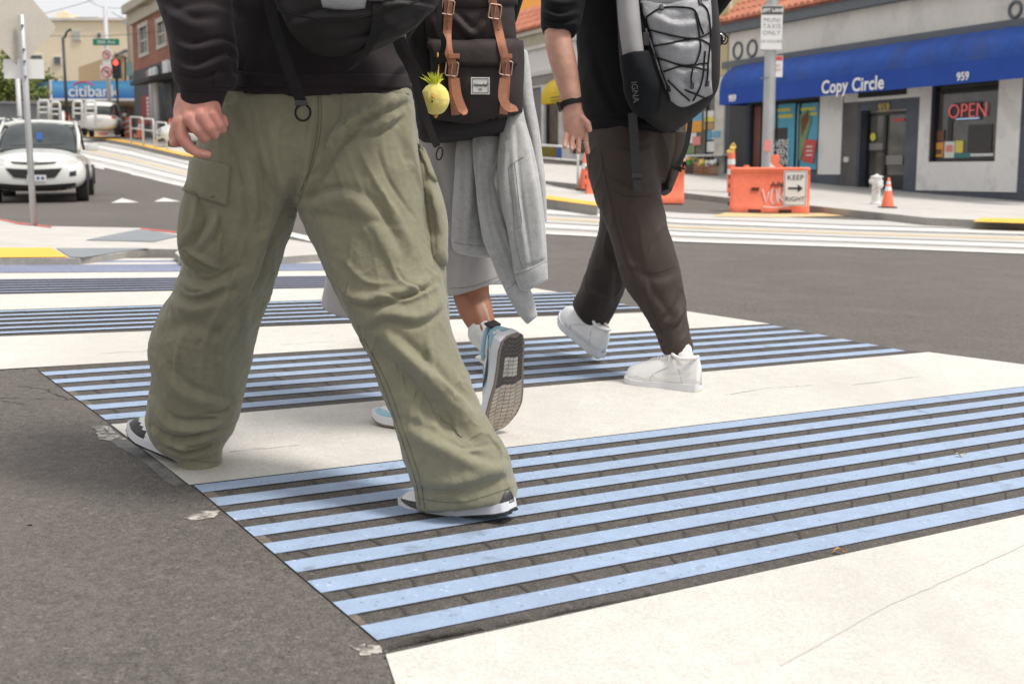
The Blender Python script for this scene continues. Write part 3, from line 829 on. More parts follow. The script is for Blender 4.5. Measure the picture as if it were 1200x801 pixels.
    for i in range(6):
        x = L*(.44+.042*i); wl = .019 - .0012*i
        P = [ontop(x, wl*t, .0035-.001*abs(t)) for t in (-1, -.5, 0, .5, 1)]
        b.tube(P, .0028, 6)
        P = [ontop(x+(L*.02)*(t+1)/2, wl*t, .002) for t in (-1, 0, 1)]; b.tube(P, .0022, 6)
    b.build('laces', cols['lace'], parent, smooth=True)
    # seam lines
    for sgn in (1, -1):
        for pl, rr in ((((.20, .032), (.22, .05), (.24, .07), (.27, .085)), .0013), (((.60, .03), (.62, .045), (.58, .06), (.50, .074), (.40, .088)), .0013), (((.66, .03), (.72, .042), (.80, .047), (.9, .04)), .0008)):
            b = MB(); b.tube([onside(L*x, z, sgn, .0006) for x, z in pl], rr, 5); b.build('seam', cols['seam'], parent)
    # collar roll and heel tab
    b = MB(); P = []
    for k in range(22):
        th = 2*math.pi*k/21; x = L*(.215+.165*math.cos(th)); y = .027*math.sin(th)
        z = (.128 if kind == 'court' else .098) + .010*max(0, math.cos(th)) + .004*max(0, -math.cos(th))-.006*abs(math.sin(th)); P.append(M @ Vector((x, y, z)))
    if kind != 'panda': b.tube(P, .0065, 8); b.build('collar', cols.get('collar', cols['upper']), parent, smooth=True)
    if kind == 'runner':
        b = MB(); b.box((.006, 0, .092), (.007, .040, .030), bev=.003); b.v = [M @ v for v in b.v]; b.build('heel_tab', cols['tab'], parent, smooth=False)
    # tongue
    if kind != 'panda': b = MB(); b.box((L*.40, 0, .112), (.010, .040, .040), M=Matrix.Translation((0, 0, 0)) , bev=.005); b.v = [M @ v for v in b.v]; b.build('tongue', cols['upper'], parent)
def foot_matrix(heel, head_deg, pitch_deg=0, roll_deg=0):
    """heel: world point of the sole's back end; head: heading from +X anticlockwise; pitch > 0 lifts the toe"""
    return Matrix.Translation(heel) @ Matrix.Rotation(math.radians(head_deg), 4, 'Z') @ Matrix.Rotation(math.radians(-pitch_deg), 4, 'Y') @ Matrix.Rotation(math.radians(roll_deg), 4, 'X')
def head_parts(c, face, size=.115):
    """head (c = centre) looking along the horizontal vector face; returns parts for the body union and hair parts"""
    f = Vector(face).normalized(); s = Vector((-f.y, f.x, 0)); u = Vector((0, 0, 1)); c = Vector(c)
    P = []
    def el(o, r, n=12):
        V, Fc = ball((0, 0, 0), (1, 1, 1), n); V = [c + o + f*(v.x*r[0]) + s*(v.y*r[1]) + u*(v.z*r[2]) for v in V]; return V, Fc
    P.append(el(f*-.005+u*.02, (.095, .076, .095))); P.append(el(f*.025-u*.05, (.062, .056, .068)))
    P.append(el(f*.075-u*.098+u*.005, (.022, .024, .018)))
    P.append(capsule(c+f*.088+u*.015, c+f*.108-u*.022, .008, .013)); P.append(el(f*.088-u*.052, (.012, .024, .009)))
    for k in (-1, 1): P.append(el(s*(.077*k)-f*.005-u*.005, (.017, .008, .03))); P.append(el(s*(.032*k)+f*.076+u*.012, (.013, .016, .010)))
    Hh = [el(f*-.018+u*.04, (.098, .086, .092)), el(f*-.045-u*.01, (.065, .078, .08)), el(f*.045+u*.095, (.05, .06, .03))]
    return P, Hh
# ================================================================== person in khaki trousers (left)
H1 = Vector((-.56, .83, 0)).normalized()
def fingers(spec, Y0, scale=1.0):
    out = []
    for ch in spec: out += chain([(D(x, y, Y0+dy), r*scale) for (x, y, dy, r) in ch], 14)
    return out
YH = 2.62
hand1 = []
# palm block, knuckles, wrist
hand1 += [loft([(208, 110, 256, 114, YH, .022), (205, 122, 259, 126, YH-.004, .027), (203, 133, 260, 137, YH-.010, .027), (206, 144, 260, 147, YH-.004, .021), (212, 151, 258, 152, YH+.006, .014)], seg=28, sub=3, sq=2.4)]
hand1 += fingers([
    [(213, 132, -.018, .0155), (211, 144, -.034, .0148), (213, 160, -.036, .0132), (222, 173, -.032, .0122), (232, 179, -.026, .0108), (243, 181, -.022, .0088)],     # forefinger
    [(222, 130, -.020, .0155), (223, 140, -.042, .0148), (232, 152, -.042, .0135), (240, 161, -.028, .0122), (238, 160, .010, .0100)],      # middle
    [(235, 128, -.020, .0155), (237, 137, -.044, .0145), (245, 149, -.042, .0132), (251, 157, -.026, .0118), (246, 154, .010, .0095)],     # ring
    [(247, 129, -.016, .0145), (249, 136, -.036, .0138), (256, 146, -.032, .0122), (260, 151, -.016, .0108), (256, 149, .010, .0095)],      # little
    [(254, 150, .004, .0090), (263, 145, .000, .0092), (262, 139, .002, .0085)],
    [(214, 132, .006, .0150), (207, 146, .004, .0130), (204, 158, -.002, .0122), (206, 167, -.006, .0105), (203, 168, -.010, .0090)],      # thumb
], YH)

arm1 = chain([(D(231, 116, YH), .028), (D(236, 60, 2.64), .036), (D(255, -70, 2.68), .045), (D(300, -290, 2.80), .05)], 16)
S1 = D(375, -300, 2.90)
tor1 = [loft([(270, 120, 465, 120, 2.93, .10), (280, 0, 455, 0, 2.93, .11), (270, -140, 470, -140, 2.93, .12), (262, -255, 478, -255, 2.95, .10), (300, -305, 440, -305, 2.96, .07)], seg=24, sub=3)]
leg1 = chain([(D(320, 150, 2.90), .085), (D(238, 390, 2.98), .055), (D(235, 505, 3.03), .04), (D(238, 530, 3.04), .035)], 16) + chain([(D(420, 150, 2.88), .085), (D(480, 380, 2.76), .055), (D(545, 560, 2.68), .04), (D(552, 580, 2.67), .035)], 16)
feet1 = chain([(D(238, 532, 3.04), .034), (D(185, 505, 3.11), .03)], 12) + chain([(D(555, 584, 2.67), .034), (D(515, 600, 2.74), .028)], 12)
arm1b = chain([(D(470, -270, 3.0), .05), (D(500, -90, 3.12), .042), (D(455, 30, 3.30), .03), (D(440, 60, 3.36), .032), (D(435, 80, 3.38), .022)], 14)
hp, hh = head_parts(D(372, -440, 2.98), H1)
neck1 = chain([(D(372, -300, 2.96), .06), (D(372, -400, 2.98), .056)], 14)
me = union(tor1+leg1+feet1+arm1b+neck1+hp, .008, 3)
# the visible hand at fine resolution, then one body mesh
mh = union(hand1 + arm1, .0022, 4, .45)
def merge(m1, m2):
    bm = bmesh.new(); bm.from_mesh(m1); bm.from_mesh(m2); out = bpy.data.meshes.new('body'); bm.to_mesh(out); bm.free(); return out
V = verts_of(mh); px = proj(V)
for kx, ky in ((211, 138), (223, 134), (236, 131), (248, 132)):        # knuckle bones and the dips between
    N = norms_of(mh); d = np.hypot(px[:, 0]-kx, px[:, 1]-ky); V = V + N*(.0022*np.exp(-(d/3.6)**2))[:, None]
set_verts(mh, V)
bvh_h1 = bvh_of(mh)
me = merge(me, mh)
for v_ in (): pass
p1 = obj_of(me, 'person', M_SKIN1)
tag(p1, 'person in baggy olive cargo trousers and dark hoodie striding with left fist half closed', 'person')
hr = obj_of(union(hh, .01, 3), 'hair', M_HAIR, p1)
nb = MB()
patch(bvh_h1, [(235, 178.5), (241, 180), (240.5, 182.5), (236, 181.5)], .0006, 4, 3, nb); nb.build('fingernail', M_NAIL, p1, smooth=True)

# trousers
LEG_L = [(240, 134, 375, 134, 2.875, .128), (228, 190, 366, 200, 2.86, .135), (221, 250, 346, 254, 2.87, .125), (216, 305, 329, 305, 2.90, .118),
         (199, 345, 315, 348, 2.93, .116), (177, 394, 301, 392, 2.97, .116), (180, 435, 291, 432, 2.99, .112), (176, 470, 280, 478, 3.01, .112),
         (176, 498, 271, 506, 3.025, .10), (189, 522, 259, 526, 3.03, .088), (207, 535, 258, 540, 3.03, .080), (222, 548, 258, 552, 3.03, .082)]
LEG_R = [(368, 134, 483, 120, 2.865, .128), (352, 190, 493, 180, 2.84, .140), (349, 245, 507, 235, 2.82, .138), (371, 290, 517, 290, 2.79, .130),
         (394, 340, 522, 338, 2.76, .120), (418, 388, 529, 385, 2.73, .115), (440, 438, 543, 430, 2.71, .110), (461, 490, 568, 487, 2.69, .110),
         (476, 540, 596, 530, 2.67, .112), (487, 572, 601, 556, 2.67, .098), (490, 588, 604, 571, 2.66, .096), (491, 598, 604, 585, 2.655, .090)]
PELV = [(275, 60, 455, 60, 2.91, .10), (258, 94, 473, 94, 2.90, .13), (249, 109, 482, 109, 2.89, .143), (241, 150, 488, 150, 2.87, .155), (235, 190, 494, 190, 2.86, .150), (250, 222, 480, 220, 2.86, .11), (300, 240, 420, 240, 2.86, .05)]
tr = union([loft(LEG_L, sub=5), loft(LEG_R, sub=5), loft(PELV, sub=4)], .0042, 6, .5)
wrinkle(tr, 9, .006, (1, 1, .55), 3.1); wrinkle(tr, 20, .0034, (1, 1, .5), 9.7); wrinkle(tr, 30, .0018, (1, 1, .35), 2.2, ridged=True); wrinkle(tr, 9, .0030, (1.2, 1, .35), 21.2, ridged='sharp'); wrinkle(tr, 16, .0016, (.7, 1, .9), 31.2, ridged='sharp')
FT = [
    # pelvis and right leg
    ([(478, 112), (440, 128), (405, 150), (375, 190), (352, 238)], 8, .016, 1), ([(470, 132), (440, 150), (412, 152)], 6, .011, 1),
    ([(480, 125), (478, 160), (488, 205)], 6, .007), ([(350, 250), (395, 232), (430, 245), (460, 300)], 10, .013, 1),
    ([(400, 200), (430, 260), (470, 320)], 7, .006), ([(430, 185), (455, 240), (490, 300)], 6, .006), ([(345, 246), (400, 256), (450, 262)], 6, -.006),
    ([(378, 250), (395, 320), (425, 370)], 9, .008), ([(500, 330), (460, 345), (430, 352), (405, 340)], 7, .010, 1),
    ([(520, 352), (490, 372), (455, 368), (430, 378)], 8, .009, 1), ([(432, 400), (480, 450), (530, 500), (592, 528)], 15, -.021), ([(450, 395), (500, 440), (556, 492)], 12, .014, 1),
    ([(470, 500), (510, 520), (560, 545), (597, 548)], 9, .008, 1), ([(480, 560), (530, 566), (590, 548)], 8, .006, -1), ([(440, 430), (470, 500), (490, 570)], 7, .005),
    ([(510, 200), (500, 250), (508, 300)], 5, -.006),
    # left leg
    ([(352, 240), (330, 210), (318, 160), (300, 110)], 7, .006), ([(366, 110), (362, 170), (350, 235)], 5, .006, 1), ([(270, 130), (290, 190), (300, 260)], 9, .008, 1),
    ([(340, 200), (310, 270), (285, 330), (240, 390)], 10, .010, 1), ([(215, 330), (245, 338), (285, 318)], 7, .010, 1), ([(196, 352), (230, 362), (270, 345)], 8, .009, 1),
    ([(186, 395), (220, 380), (260, 392)], 9, -.007), ([(180, 420), (215, 460), (262, 475)], 9, .008, 1), ([(178, 470), (200, 498), (245, 500), (278, 482)], 7, .013, 1),
    ([(180, 505), (205, 520), (240, 512), (272, 503)], 6, .013, 1), ([(190, 525), (220, 533), (258, 522)], 5, .009, 1), ([(284, 340), (262, 400), (258, 450)], 9, .006),
    ([(300, 300), (290, 350), (285, 410)], 6, .005)]
FT += [([(300, 120), (306, 170), (322, 225)], 3.0, .004), ([(286, 130), (300, 200), (296, 280)], 3.0, .004), ([(330, 130), (326, 180), (340, 232)], 2.5, -.003), ([(270, 150), (285, 230), (288, 320)], 3, -.004), ([(300, 240), (270, 330), (236, 410)], 3.5, .005), ([(318, 230), (306, 300), (270, 380)], 3, .004),
       ([(404, 170), (422, 220), (452, 268)], 2.5, .004), ([(418, 168), (440, 215), (472, 262)], 2.5, .004), ([(440, 170), (456, 212), (486, 256)], 2.5, -.004), ([(392, 188), (410, 240), (440, 290)], 2.5, .0035), ([(455, 300), (470, 330), (500, 345)], 3, .005, 1), ([(400, 300), (430, 330), (470, 332)], 3, .004), ([(440, 345), (475, 352), (512, 335)], 3, .006, 1),
       ([(204, 330), (222, 345), (250, 340)], 3, .006, 1), ([(240, 400), (236, 440), (242, 470)], 3, .004), ([(258, 380), (254, 430), (262, 470)], 3, -.004), ([(214, 390), (206, 430), (214, 462)], 3, .004), ([(500, 395), (512, 440), (540, 470)], 4, .005), ([(520, 520), (548, 528), (580, 522)], 4, .005, 1), ([(500, 585), (520, 580), (545, 586)], 2.5, .004), ([(200, 512), (224, 522), (250, 516)], 3, .006, 1), ([(240, 488), (262, 486), (276, 476)], 3, .006, 1)]
folds(tr, [(q[0], q[1], q[2]*1.45, *q[3:]) for q in FT])
tro = obj_of(tr, 'trousers', M_KHAKI, p1)
bt = bvh_of(tr)
# left cargo pocket: bag, flap
pkm = union([loft([(222, 214, 266, 228, 2.800, .030), (218, 226, 268, 238, 2.795, .040), (213, 246, 268, 256, 2.79, .048), (210, 270, 267, 280, 2.79, .050), (212, 290, 265, 300, 2.80, .044), (219, 302, 263, 316, 2.815, .034), (226, 308, 262, 321, 2.82, .024)], sub=5, sq=3.4)], .0035, 4)
wrinkle(pkm, 20, .004, (1, 1, .5), 5)
folds(pkm, [([(240, 228), (238, 262), (226, 285), (219, 294)], 3.5, -.016), ([(230, 230), (226, 262), (214, 284)], 5, .012, 1), ([(256, 238), (250, 264), (234, 290)], 6, .014, 1), ([(216, 292), (236, 303), (262, 318)], 3.5, .010, -1), ([(220, 230), (217, 256), (214, 276)], 4, .008), ([(262, 240), (258, 275), (252, 308)], 4, .007)])
pk = obj_of(pkm, 'cargo_pocket', M_KHAKI, tro); mp = pk.data
fb = MB(); bt2 = bvh_of(tr, mp); patch(bt2, [(220, 184), (270, 194), (266, 241), (216, 224)], .010, 18, 14, fb, smoothn=10, back=.008, puff=.004); fb.build('pocket_flap', M_KHAKI, tro, smooth=True)
# right cargo pocket seen edge on
bg_ = MB(); patch(bt, [[(490, 172), (500, 200), (509, 215)], [(506, 300), (514, 309), (521, 312)]], .010, 14, 22, bg_, puff=.022, back=.012, smoothn=3)
pk2 = bg_.build('cargo_pocket', M_KHAKI, tro, smooth=True); folds(pk2.data, [([(500, 215), (506, 250), (510, 300)], 3, -.009), ([(510, 230), (516, 262), (518, 300)], 4, .006)])
fb = MB(); patch(bvh_of(tr, pk2.data), [(489, 168), (496, 176), (510, 214), (502, 206)], .009, 6, 10, fb, smoothn=3, back=.008); fb.build('pocket_flap', M_KHAKI, tro, smooth=True)
# seams
allt = bvh_of(tr, mp, pk2.data)
for ln in ([(376, 101), (376, 150), (368, 190), (352, 232), (346, 246)], [(373, 101), (373, 150), (365, 190), (350, 230)], [(426, 396), (452, 445), (472, 500), (492, 560), (498, 596)], [(420, 395), (446, 445), (466, 500), (486, 560), (492, 592)],
           [(490, 583), (540, 588), (601, 570)], [(222, 538), (240, 541), (257, 541)], [(224, 189), (267, 198)], [(266, 199), (261.5, 235)], [(496, 210), (503, 255), (509, 308)]):
    sb_ = MB(); stitch(allt, ln, sb_, .0008, .0006); sb_.build('trouser_seam', M_KTHREAD, tro)

bu_ = MB(); h, n = hit(bvh_of(fb and tr, mp), 252, 228); bu_.lathe([(.0, 0), (.007, .0), (.007, .002), (.004, .0035)], 14, M=frame(h+n*.012, n.cross(Vector((0, 0, 1))).normalized())); bu_.build('button', M_KTHREAD, tro)

# hoodie: torso, left sleeve with gathered folds, cuff, hem rib
hem = [(249, 101, 484, 104, 2.885, .166), (250, 92, 483, 96, 2.885, .166), (253, 60, 474, 70, 2.90, .150), (258, 20, 478, 30, 2.92, .155), (262, -60, 480, -60, 2.94, .155), (255, -170, 485, -170, 2.95, .155), (250, -262, 492, -258, 2.96, .13), (290, -320, 450, -315, 2.97, .09), (335, -345, 410, -345, 2.97, .06)]
slv = [(213, 104, 262, 108, 2.63, .045), (203, 92, 276, 104, 2.63, .060), (201, 66, 280, 82, 2.64, .075), (197, 40, 280, 55, 2.65, .080), (187, 8, 274, 15, 2.66, .078), (172, -35, 275, -30, 2.68, .080), (180, -110, 290, -90, 2.72, .082), (215, -200, 320, -180, 2.78, .085), (255, -280, 360, -250, 2.86, .09)]
slv2 = [(470, 60, 440, 20, 3.30, .05), (515, -10, 455, -40, 3.18, .065), (525, -90, 450, -90, 3.10, .075), (505, -200, 420, -190, 3.02, .08), (480, -290, 400, -270, 2.98, .08)]
ho = union([loft(hem, sub=5), loft(slv, sub=5), loft(slv2, sub=4)], .0055, 5)
wrinkle(ho, 8, .006, (1, 1, .6), 4.4); wrinkle(ho, 20, .0025, (1, 1, 1), 14)
folds(ho, [([(200, 45), (225, 58), (262, 52), (280, 70)], 6, .012, 1), ([(203, 72), (230, 82), (262, 70), (277, 80)], 6, .014, 1), ([(262, 60), (268, 85), (280, 95)], 5, .010, 1), ([(190, 10), (225, 30), (260, 28)], 8, .009, 1), ([(205, 92), (235, 96), (258, 88), (275, 95)], 4, .008, 1), ([(205, 20), (240, 12), (272, 20)], 8, .007, 1)])
hoo = obj_of(ho, 'hoodie', M_HOOD1, p1)
cf = union([loft([(205.5, 125, 257.5, 133, 2.625, .036), (207, 118, 259, 127, 2.625, .038), (212, 104, 264, 112, 2.63, .042), (213, 97, 268, 105, 2.63, .044)], sub=4)], .003, 3)
obj_of(cf, 'cuff', M_HOOD1, hoo)
hr_ = MB(); bh = bvh_of(ho); patch(bh, [[(250, 82), (330, 87), (400, 86), (482, 88)], [(250, 101), (330, 102), (400, 101), (482, 105)]], .004, 50, 5, hr_, back=.004, smoothn=4); hr_.build('hem_rib', M_HOOD1, hoo, smooth=True)

# shoes
C1 = dict(upper=M_WLEA, overlay=M_BLEA, midsole=M_MIDS, outsole=M_OUTB, swoosh=M_BLEA, lace=M_BLEA, seam=M_BLEA, tab=M_BLEA, collar=M_BLEA)
def sneaker(parent, label, M, cols, **k):
    e = empty('sneaker', (0, 0, 0)); e.location = M.translation; e.parent = parent; e.matrix_parent_inverse = parent.matrix_world.inverted() if parent else Matrix()
    if label: e['label'] = label
    shoe('sneaker', M, e, cols, **k)
    return e
g = D(246, 551, 3.02); sneaker(p1, None, foot_matrix(g + Vector((.0, .0, .0)), 153, 15, 0), C1, kind='panda', side=1, L=.288)
g = D(602, 600, 2.60); sneaker(p1, None, foot_matrix(g, 150, -11, 0), C1, kind='panda', side=-1, L=.30, toe_bend=math.radians(14))
# ================================================================== person in shorts with dark pack (middle)
H2 = Vector((-.45, .89, 0))
Y2 = 3.62
legs2 = chain([(D(548, 300, 3.62), .062), (D(552, 345, 3.63), .056), (D(557, 362, 3.61), .052), (D(567, 386, 3.56), .039), (D(578, 402, 3.52), .035), (D(588, 418, 3.49), .034)], 20)
legs2 += chain([(D(430, 230, 3.75), .07), (D(440, 330, 3.95), .055), (D(462, 400, 3.9), .05), (D(480, 470, 3.78), .036)], 16)
legs2 += chain([(D(482, 470, 3.78), .036), (D(462, 488, 3.82), .032)], 12) + chain([(D(586, 418, 3.49), .032), (D(580, 470, 3.56), .024)], 12)
tor2 = [loft([(450, 200, 590, 200, 3.72, .10), (440, 100, 590, 100, 3.74, .11), (450, 0, 580, 0, 3.76, .10), (430, -110, 600, -110, 3.78, .11), (420, -190, 605, -190, 3.78, .09), (470, -220, 560, -220, 3.78, .06)], seg=24, sub=3)]
hp, hh = head_parts(D(512, -300, 3.80), H2)
arms2 = chain([(D(425, -180, 3.78), .045), (D(405, -50, 3.9), .038), (D(420, 40, 4.02), .028), (D(428, 70, 4.05), .032)], 12) + chain([(D(600, -180, 3.78), .045), (D(612, -60, 3.95), .038), (D(590, 30, 4.15), .028), (D(585, 55, 4.2), .03)], 12)
me = union(legs2+tor2+arms2+chain([(D(512, -200, 3.78), .05), (D(512, -270, 3.79), .048)])+hp, .005, 4)
folds(me, [([(551, 350), (560, 375), (568, 398)], 5, .004), ([(577, 395), (574, 372), (568, 350)], 4, .004)])
p2 = obj_of(me, 'person', M_SKIN2)
tag(p2, 'person in pale grey shorts lifting one running shoe so its sole shows', 'person')
hr = obj_of(union(hh, .01, 3), 'hair', M_HAIR, p2)
# shorts
sh = union([loft([(488, 120, 592, 120, 3.70, .13), (487, 160, 594, 160, 3.68, .13), (480, 220, 592, 220, 3.66, .13), (492, 280, 590, 275, 3.64, .115), (512, 320, 590, 312, 3.63, .10), (523, 343, 589, 326, 3.63, .092), (524, 347, 588, 329, 3.63, .09)], sub=4),
            loft([(430, 120, 520, 120, 3.74, .13), (410, 200, 500, 200, 3.76, .13), (392, 270, 480, 280, 3.84, .12), (380, 330, 465, 340, 3.90, .11), (376, 357, 460, 368, 3.92, .10)], sub=4)], .006, 5)
wrinkle(sh, 9, .005, (1, 1, .4), 7); wrinkle(sh, 24, .002, (1, 1, .5), 17)
folds(sh, [([(500, 175), (512, 240), (520, 330)], 8, .010, 1), ([(545, 200), (548, 260), (540, 330)], 8, .010, 1), ([(520, 290), (545, 300), (575, 290)], 7, .006, 1), ([(496, 200), (520, 260), (560, 300)], 5, .006), ([(385, 340), (392, 325), (398, 300)], 5, .005)])
sho = obj_of(sh, 'shorts', M_SHORT, p2)
b = MB(); bsh = bvh_of(sh)
stitch(bsh, [(527, 338), (555, 335), (587, 322)], b, .001, .0008); b.build('hem_seam', M_HSEAM, sho)
# grey sweatshirt tied round the waist: back panel, two hanging sleeves
def drape(rings, **k): return loft(rings, **k)
t1 = union([drape([(544, 130, 612, 130, 3.52, .040), (535, 170, 612, 165, 3.50, .045), (532, 220, 600, 215, 3.49, .045), (530, 262, 596, 262, 3.48, .045), (531, 291, 590, 296, 3.48, .040), (540, 297, 585, 302, 3.48, .030)], sub=4, sq=2.6)], .0045, 5)
wrinkle(t1, 10, .006, (1, 1, .25), 3); wrinkle(t1, 24, .0015, (1, 1, .4), 5)
folds(t1, [([(552, 170), (552, 230), (545, 292)], 5, .014, 1), ([(566, 165), (563, 230), (566, 296)], 5, -.014), ([(580, 165), (576, 220), (578, 290)], 5, .014, 1), ([(540, 180), (538, 240), (536, 285)], 4, .006)])
tie = obj_of(t1, 'tied_sweatshirt', M_HEATHER, p2)
s1 = union([drape([(590, 110, 612, 112, 3.40, .030), (586, 150, 617, 140, 3.38, .040), (584, 190, 628, 180, 3.37, .050), (586, 225, 634, 220, 3.36, .055), (592, 262, 638, 258, 3.36, .055), (600, 300, 641, 295, 3.36, .050), (602, 320, 642, 312, 3.36, .048), (611, 341, 643, 327, 3.36, .040)], sub=5, sq=2.3)], .004, 5)
wrinkle(s1, 12, .0055, (1, 1, .35), 13); wrinkle(s1, 26, .0018, (1, 1, .5), 8)
folds(s1, [([(600, 150), (604, 210), (612, 270), (618, 312)], 4, .008, 1), ([(612, 150), (622, 200), (630, 250), (634, 300)], 5, .008, 1), ([(594, 170), (592, 220), (602, 280), (606, 318)], 5, .010, -1), ([(602, 318), (620, 312), (642, 305)], 2.5, -.006)])
ss1 = obj_of(s1, 'sleeve', M_HEATHER, tie)
s2 = union([drape([(556, 135, 590, 135, 3.44, .035), (554, 175, 588, 175, 3.43, .040), (557, 215, 578, 205, 3.42, .036), (561, 250, 586, 240, 3.41, .034), (568, 285, 596, 275, 3.40, .033), (580, 315, 606, 302, 3.39, .031), (593, 342, 616, 328, 3.38, .027), (606, 364, 626, 350, 3.375, .023), (618, 379, 630, 370, 3.37, .015)], sub=5, sq=2.2)], .004, 4)
wrinkle(s2, 14, .005, (1, 1, .5), 23); wrinkle(s2, 30, .0015, (1, 1, .5), 8)
folds(s2, [([(562, 160), (562, 220), (572, 280), (600, 340)], 4, .008, 1), ([(578, 190), (582, 240), (598, 290), (616, 335)], 4, .007, -1), ([(590, 338), (602, 330), (614, 326)], 2.5, -.004)])
ss2 = obj_of(s2, 'sleeve', M_HEATHER, tie)
s3 = union([drape([(606, 60, 618, 60, 3.50, .02), (608, 110, 624, 105, 3.48, .028), (618, 160, 632, 150, 3.46, .03), (624, 200, 637, 195, 3.45, .03), (630, 240, 641, 236, 3.45, .026), (633, 262, 642, 260, 3.45, .015)], sub=4)], .004, 4)
wrinkle(s3, 14, .004, (1, 1, .5), 29); obj_of(s3, 'sweatshirt_edge', M_HEATHER, tie)
bss = bvh_of(s1)
b = MB()
for ln in ([(596, 196), (601, 240), (604, 280), (612, 314)], [(603, 190), (608, 236), (611, 262), (604, 268)], [(596, 196), (606, 188), (614, 184)], [(604, 322), (622, 315), (641, 306)]):
    b = MB(); stitch(bss, ln, b, .0009, .0008); b.build('stitching', M_HSEAM, ss1)
b = MB(); stitch(bvh_of(s2), [(594, 339), (604, 332), (615, 327)], b, .0009, .0006); b.build('stitching', M_HSEAM, ss2)
b = MB(); stitch(bvh_of(t1), [(532, 284), (560, 288), (588, 289)], b, .0009, .0006); b.build('stitching', M_HSEAM, tie)
# black top above the pack, hidden mostly
tp = union([loft([(480, 150, 598, 150, 3.72, .12), (470, 60, 600, 60, 3.74, .13), (460, -60, 598, -60, 3.76, .125), (430, -180, 610, -180, 3.78, .11), (470, -225, 560, -225, 3.78, .07)], seg=24, sub=4)] +
    chain([(D(425, -180, 3.78), .062), (D(405, -50, 3.9), .052), (D(417, 30, 4.0), .042)], 12) + chain([(D(600, -180, 3.78), .062), (D(612, -60, 3.95), .052), (D(592, 20, 4.13), .042)], 12), .008, 4)
obj_of(tp, 'black_top', M_BLACKF, p2)
# sock and raised running shoe
sk = union(chain([(D(567, 390, 3.56), .049), (D(576, 401, 3.53), .042), (D(587, 418, 3.49), .044)], 20), .003, 2)
wrinkle(sk, 60, .0012, (1, 1, 2)); obj_of(sk, 'sock', M_WKNIT, p2)
M_LBLUE = mat('light_blue_mesh', (.30, .50, .58), .6, var=[(500, .15, 2)], bump=(700, .4, .0006))
M_OUTBR = mat('dark_brown_rubber', (.055, .047, .042), .6, var=[(80, .3, 4)], bump=(260, .4, .001))
M_OUTTAN = mat('tan_rubber', (.42, .36, .29), .7, var=[(30, .2, 5)], bump=(260, .4, .001))
M_OUTW = mat('grey_rubber', (.45, .42, .37), .7, var=[(30, .2, 5)])
C2 = dict(upper=M_WLEA, overlay=M_LBLUE, band=M_LBLUE, midsole=M_MIDS, outsole=M_OUTBR, base=mat('brown_sole_base', (.20, .165, .135), .7), tread2=M_OUTTAN, tread3=M_OUTW, swoosh=M_BLEA, lace=M_WLEA, seam=M_LBLUE, tab=M_BLEA, collar=M_LBLUE)
def basis(o, x, z):
    """shoe matrix from heel point, forward direction and sole-up direction"""
    x = Vector(x).normalized(); z = Vector(z); z = (z - x*z.dot(x)).normalized(); y = z.cross(x)
    M = Matrix.Identity(4)
    for i in range(3): M[i][0] = x[i]; M[i][1] = y[i]; M[i][2] = z[i]; M[i][3] = o[i]
    return M
heel = D(602, 393, 3.36); toe = D(590, 502, 3.47)
sneaker(p2, None, basis(heel, toe-heel, (-.66, .74, .10)), C2, kind='runner', side=-1, L=(toe-heel).length+.01, wf=1.34)
g = G(489, 507); sneaker(p2, None, foot_matrix(g+Vector((.10, .0, .0)), 155, 3), C2, kind='runner', side=1, L=.27)

# ================================================================== person with grey pack (right)
H3 = Vector((-.62, .78, 0))
hand3 = [loft([(660, 112, 680, 112, 4.33, .024), (659, 128, 682, 127, 4.33, .026), (659, 142, 687, 140, 4.33, .022), (661, 156, 689, 154, 4.33, .018), (663, 163, 688, 162, 4.33, .014)], seg=24, sub=3, sq=2.3)]
hand3 += fingers([
    [(664, 156, -.004, .0105), (662, 166, -.014, .0098), (662, 172, -.024, .0090)],
    [(671, 158, -.004, .0108), (670, 169, -.014, .0100), (670, 175, -.024, .0092)],
    [(679, 158, -.004, .0108), (678, 170, -.014, .0100), (678, 178, -.022, .0092)],
    [(686, 155, -.004, .0102), (687, 168, -.012, .0096), (689, 178, -.016, .0088)],
    [(682, 138, -.012, .0125), (689, 145, -.022, .0115), (691, 152, -.026, .0095)]], 4.33)
arm3 = [loft([(646, -10, 668, -8, 4.42, .038), (638, 38, 669, 40, 4.375, .050), (643, 70, 675, 68, 4.35, .047), (651, 96, 679, 94, 4.34, .040), (656, 112, 681, 112, 4.33, .033), (660, 126, 682, 126, 4.33, .028)], seg=28, sub=4)]
mh = union(hand3 + arm3, .0026, 4, .45)
legs3 = chain([(D(745, 170, 4.62), .08), (D(760, 300, 4.54), .048), (D(794, 398, 4.385), .029), (D(802, 425, 4.33), .032)], 14) + chain([(D(725, 170, 4.66), .08), (D(722, 300, 4.80), .05), (D(703, 368, 4.93), .036), (D(698, 395, 4.94), .034)], 14)
legs3 += chain([(D(797, 434, 4.36), .032), (D(765, 440, 4.42), .026)], 12) + chain([(D(694, 398, 4.95), .03), (D(672, 385, 5.02), .026)], 12)
tor3 = [loft([(700, 160, 780, 160, 4.64, .10), (690, 60, 785, 60, 4.66, .11), (690, -60, 790, -60, 4.68, .12), (682, -140, 800, -140, 4.70, .09), (710, -170, 775, -170, 4.70, .06)], seg=24, sub=3)]
arms3 = chain([(D(655, 0, 4.39), .05), (D(672, -120, 4.58), .055)], 12) + chain([(D(800, -120, 4.80), .05), (D(850, -20, 4.95), .042), (D(800, 60, 5.05), .03), (D(780, 80, 5.06), .032)], 12)
hp, hh = head_parts(D(740, -245, 4.72), H3)
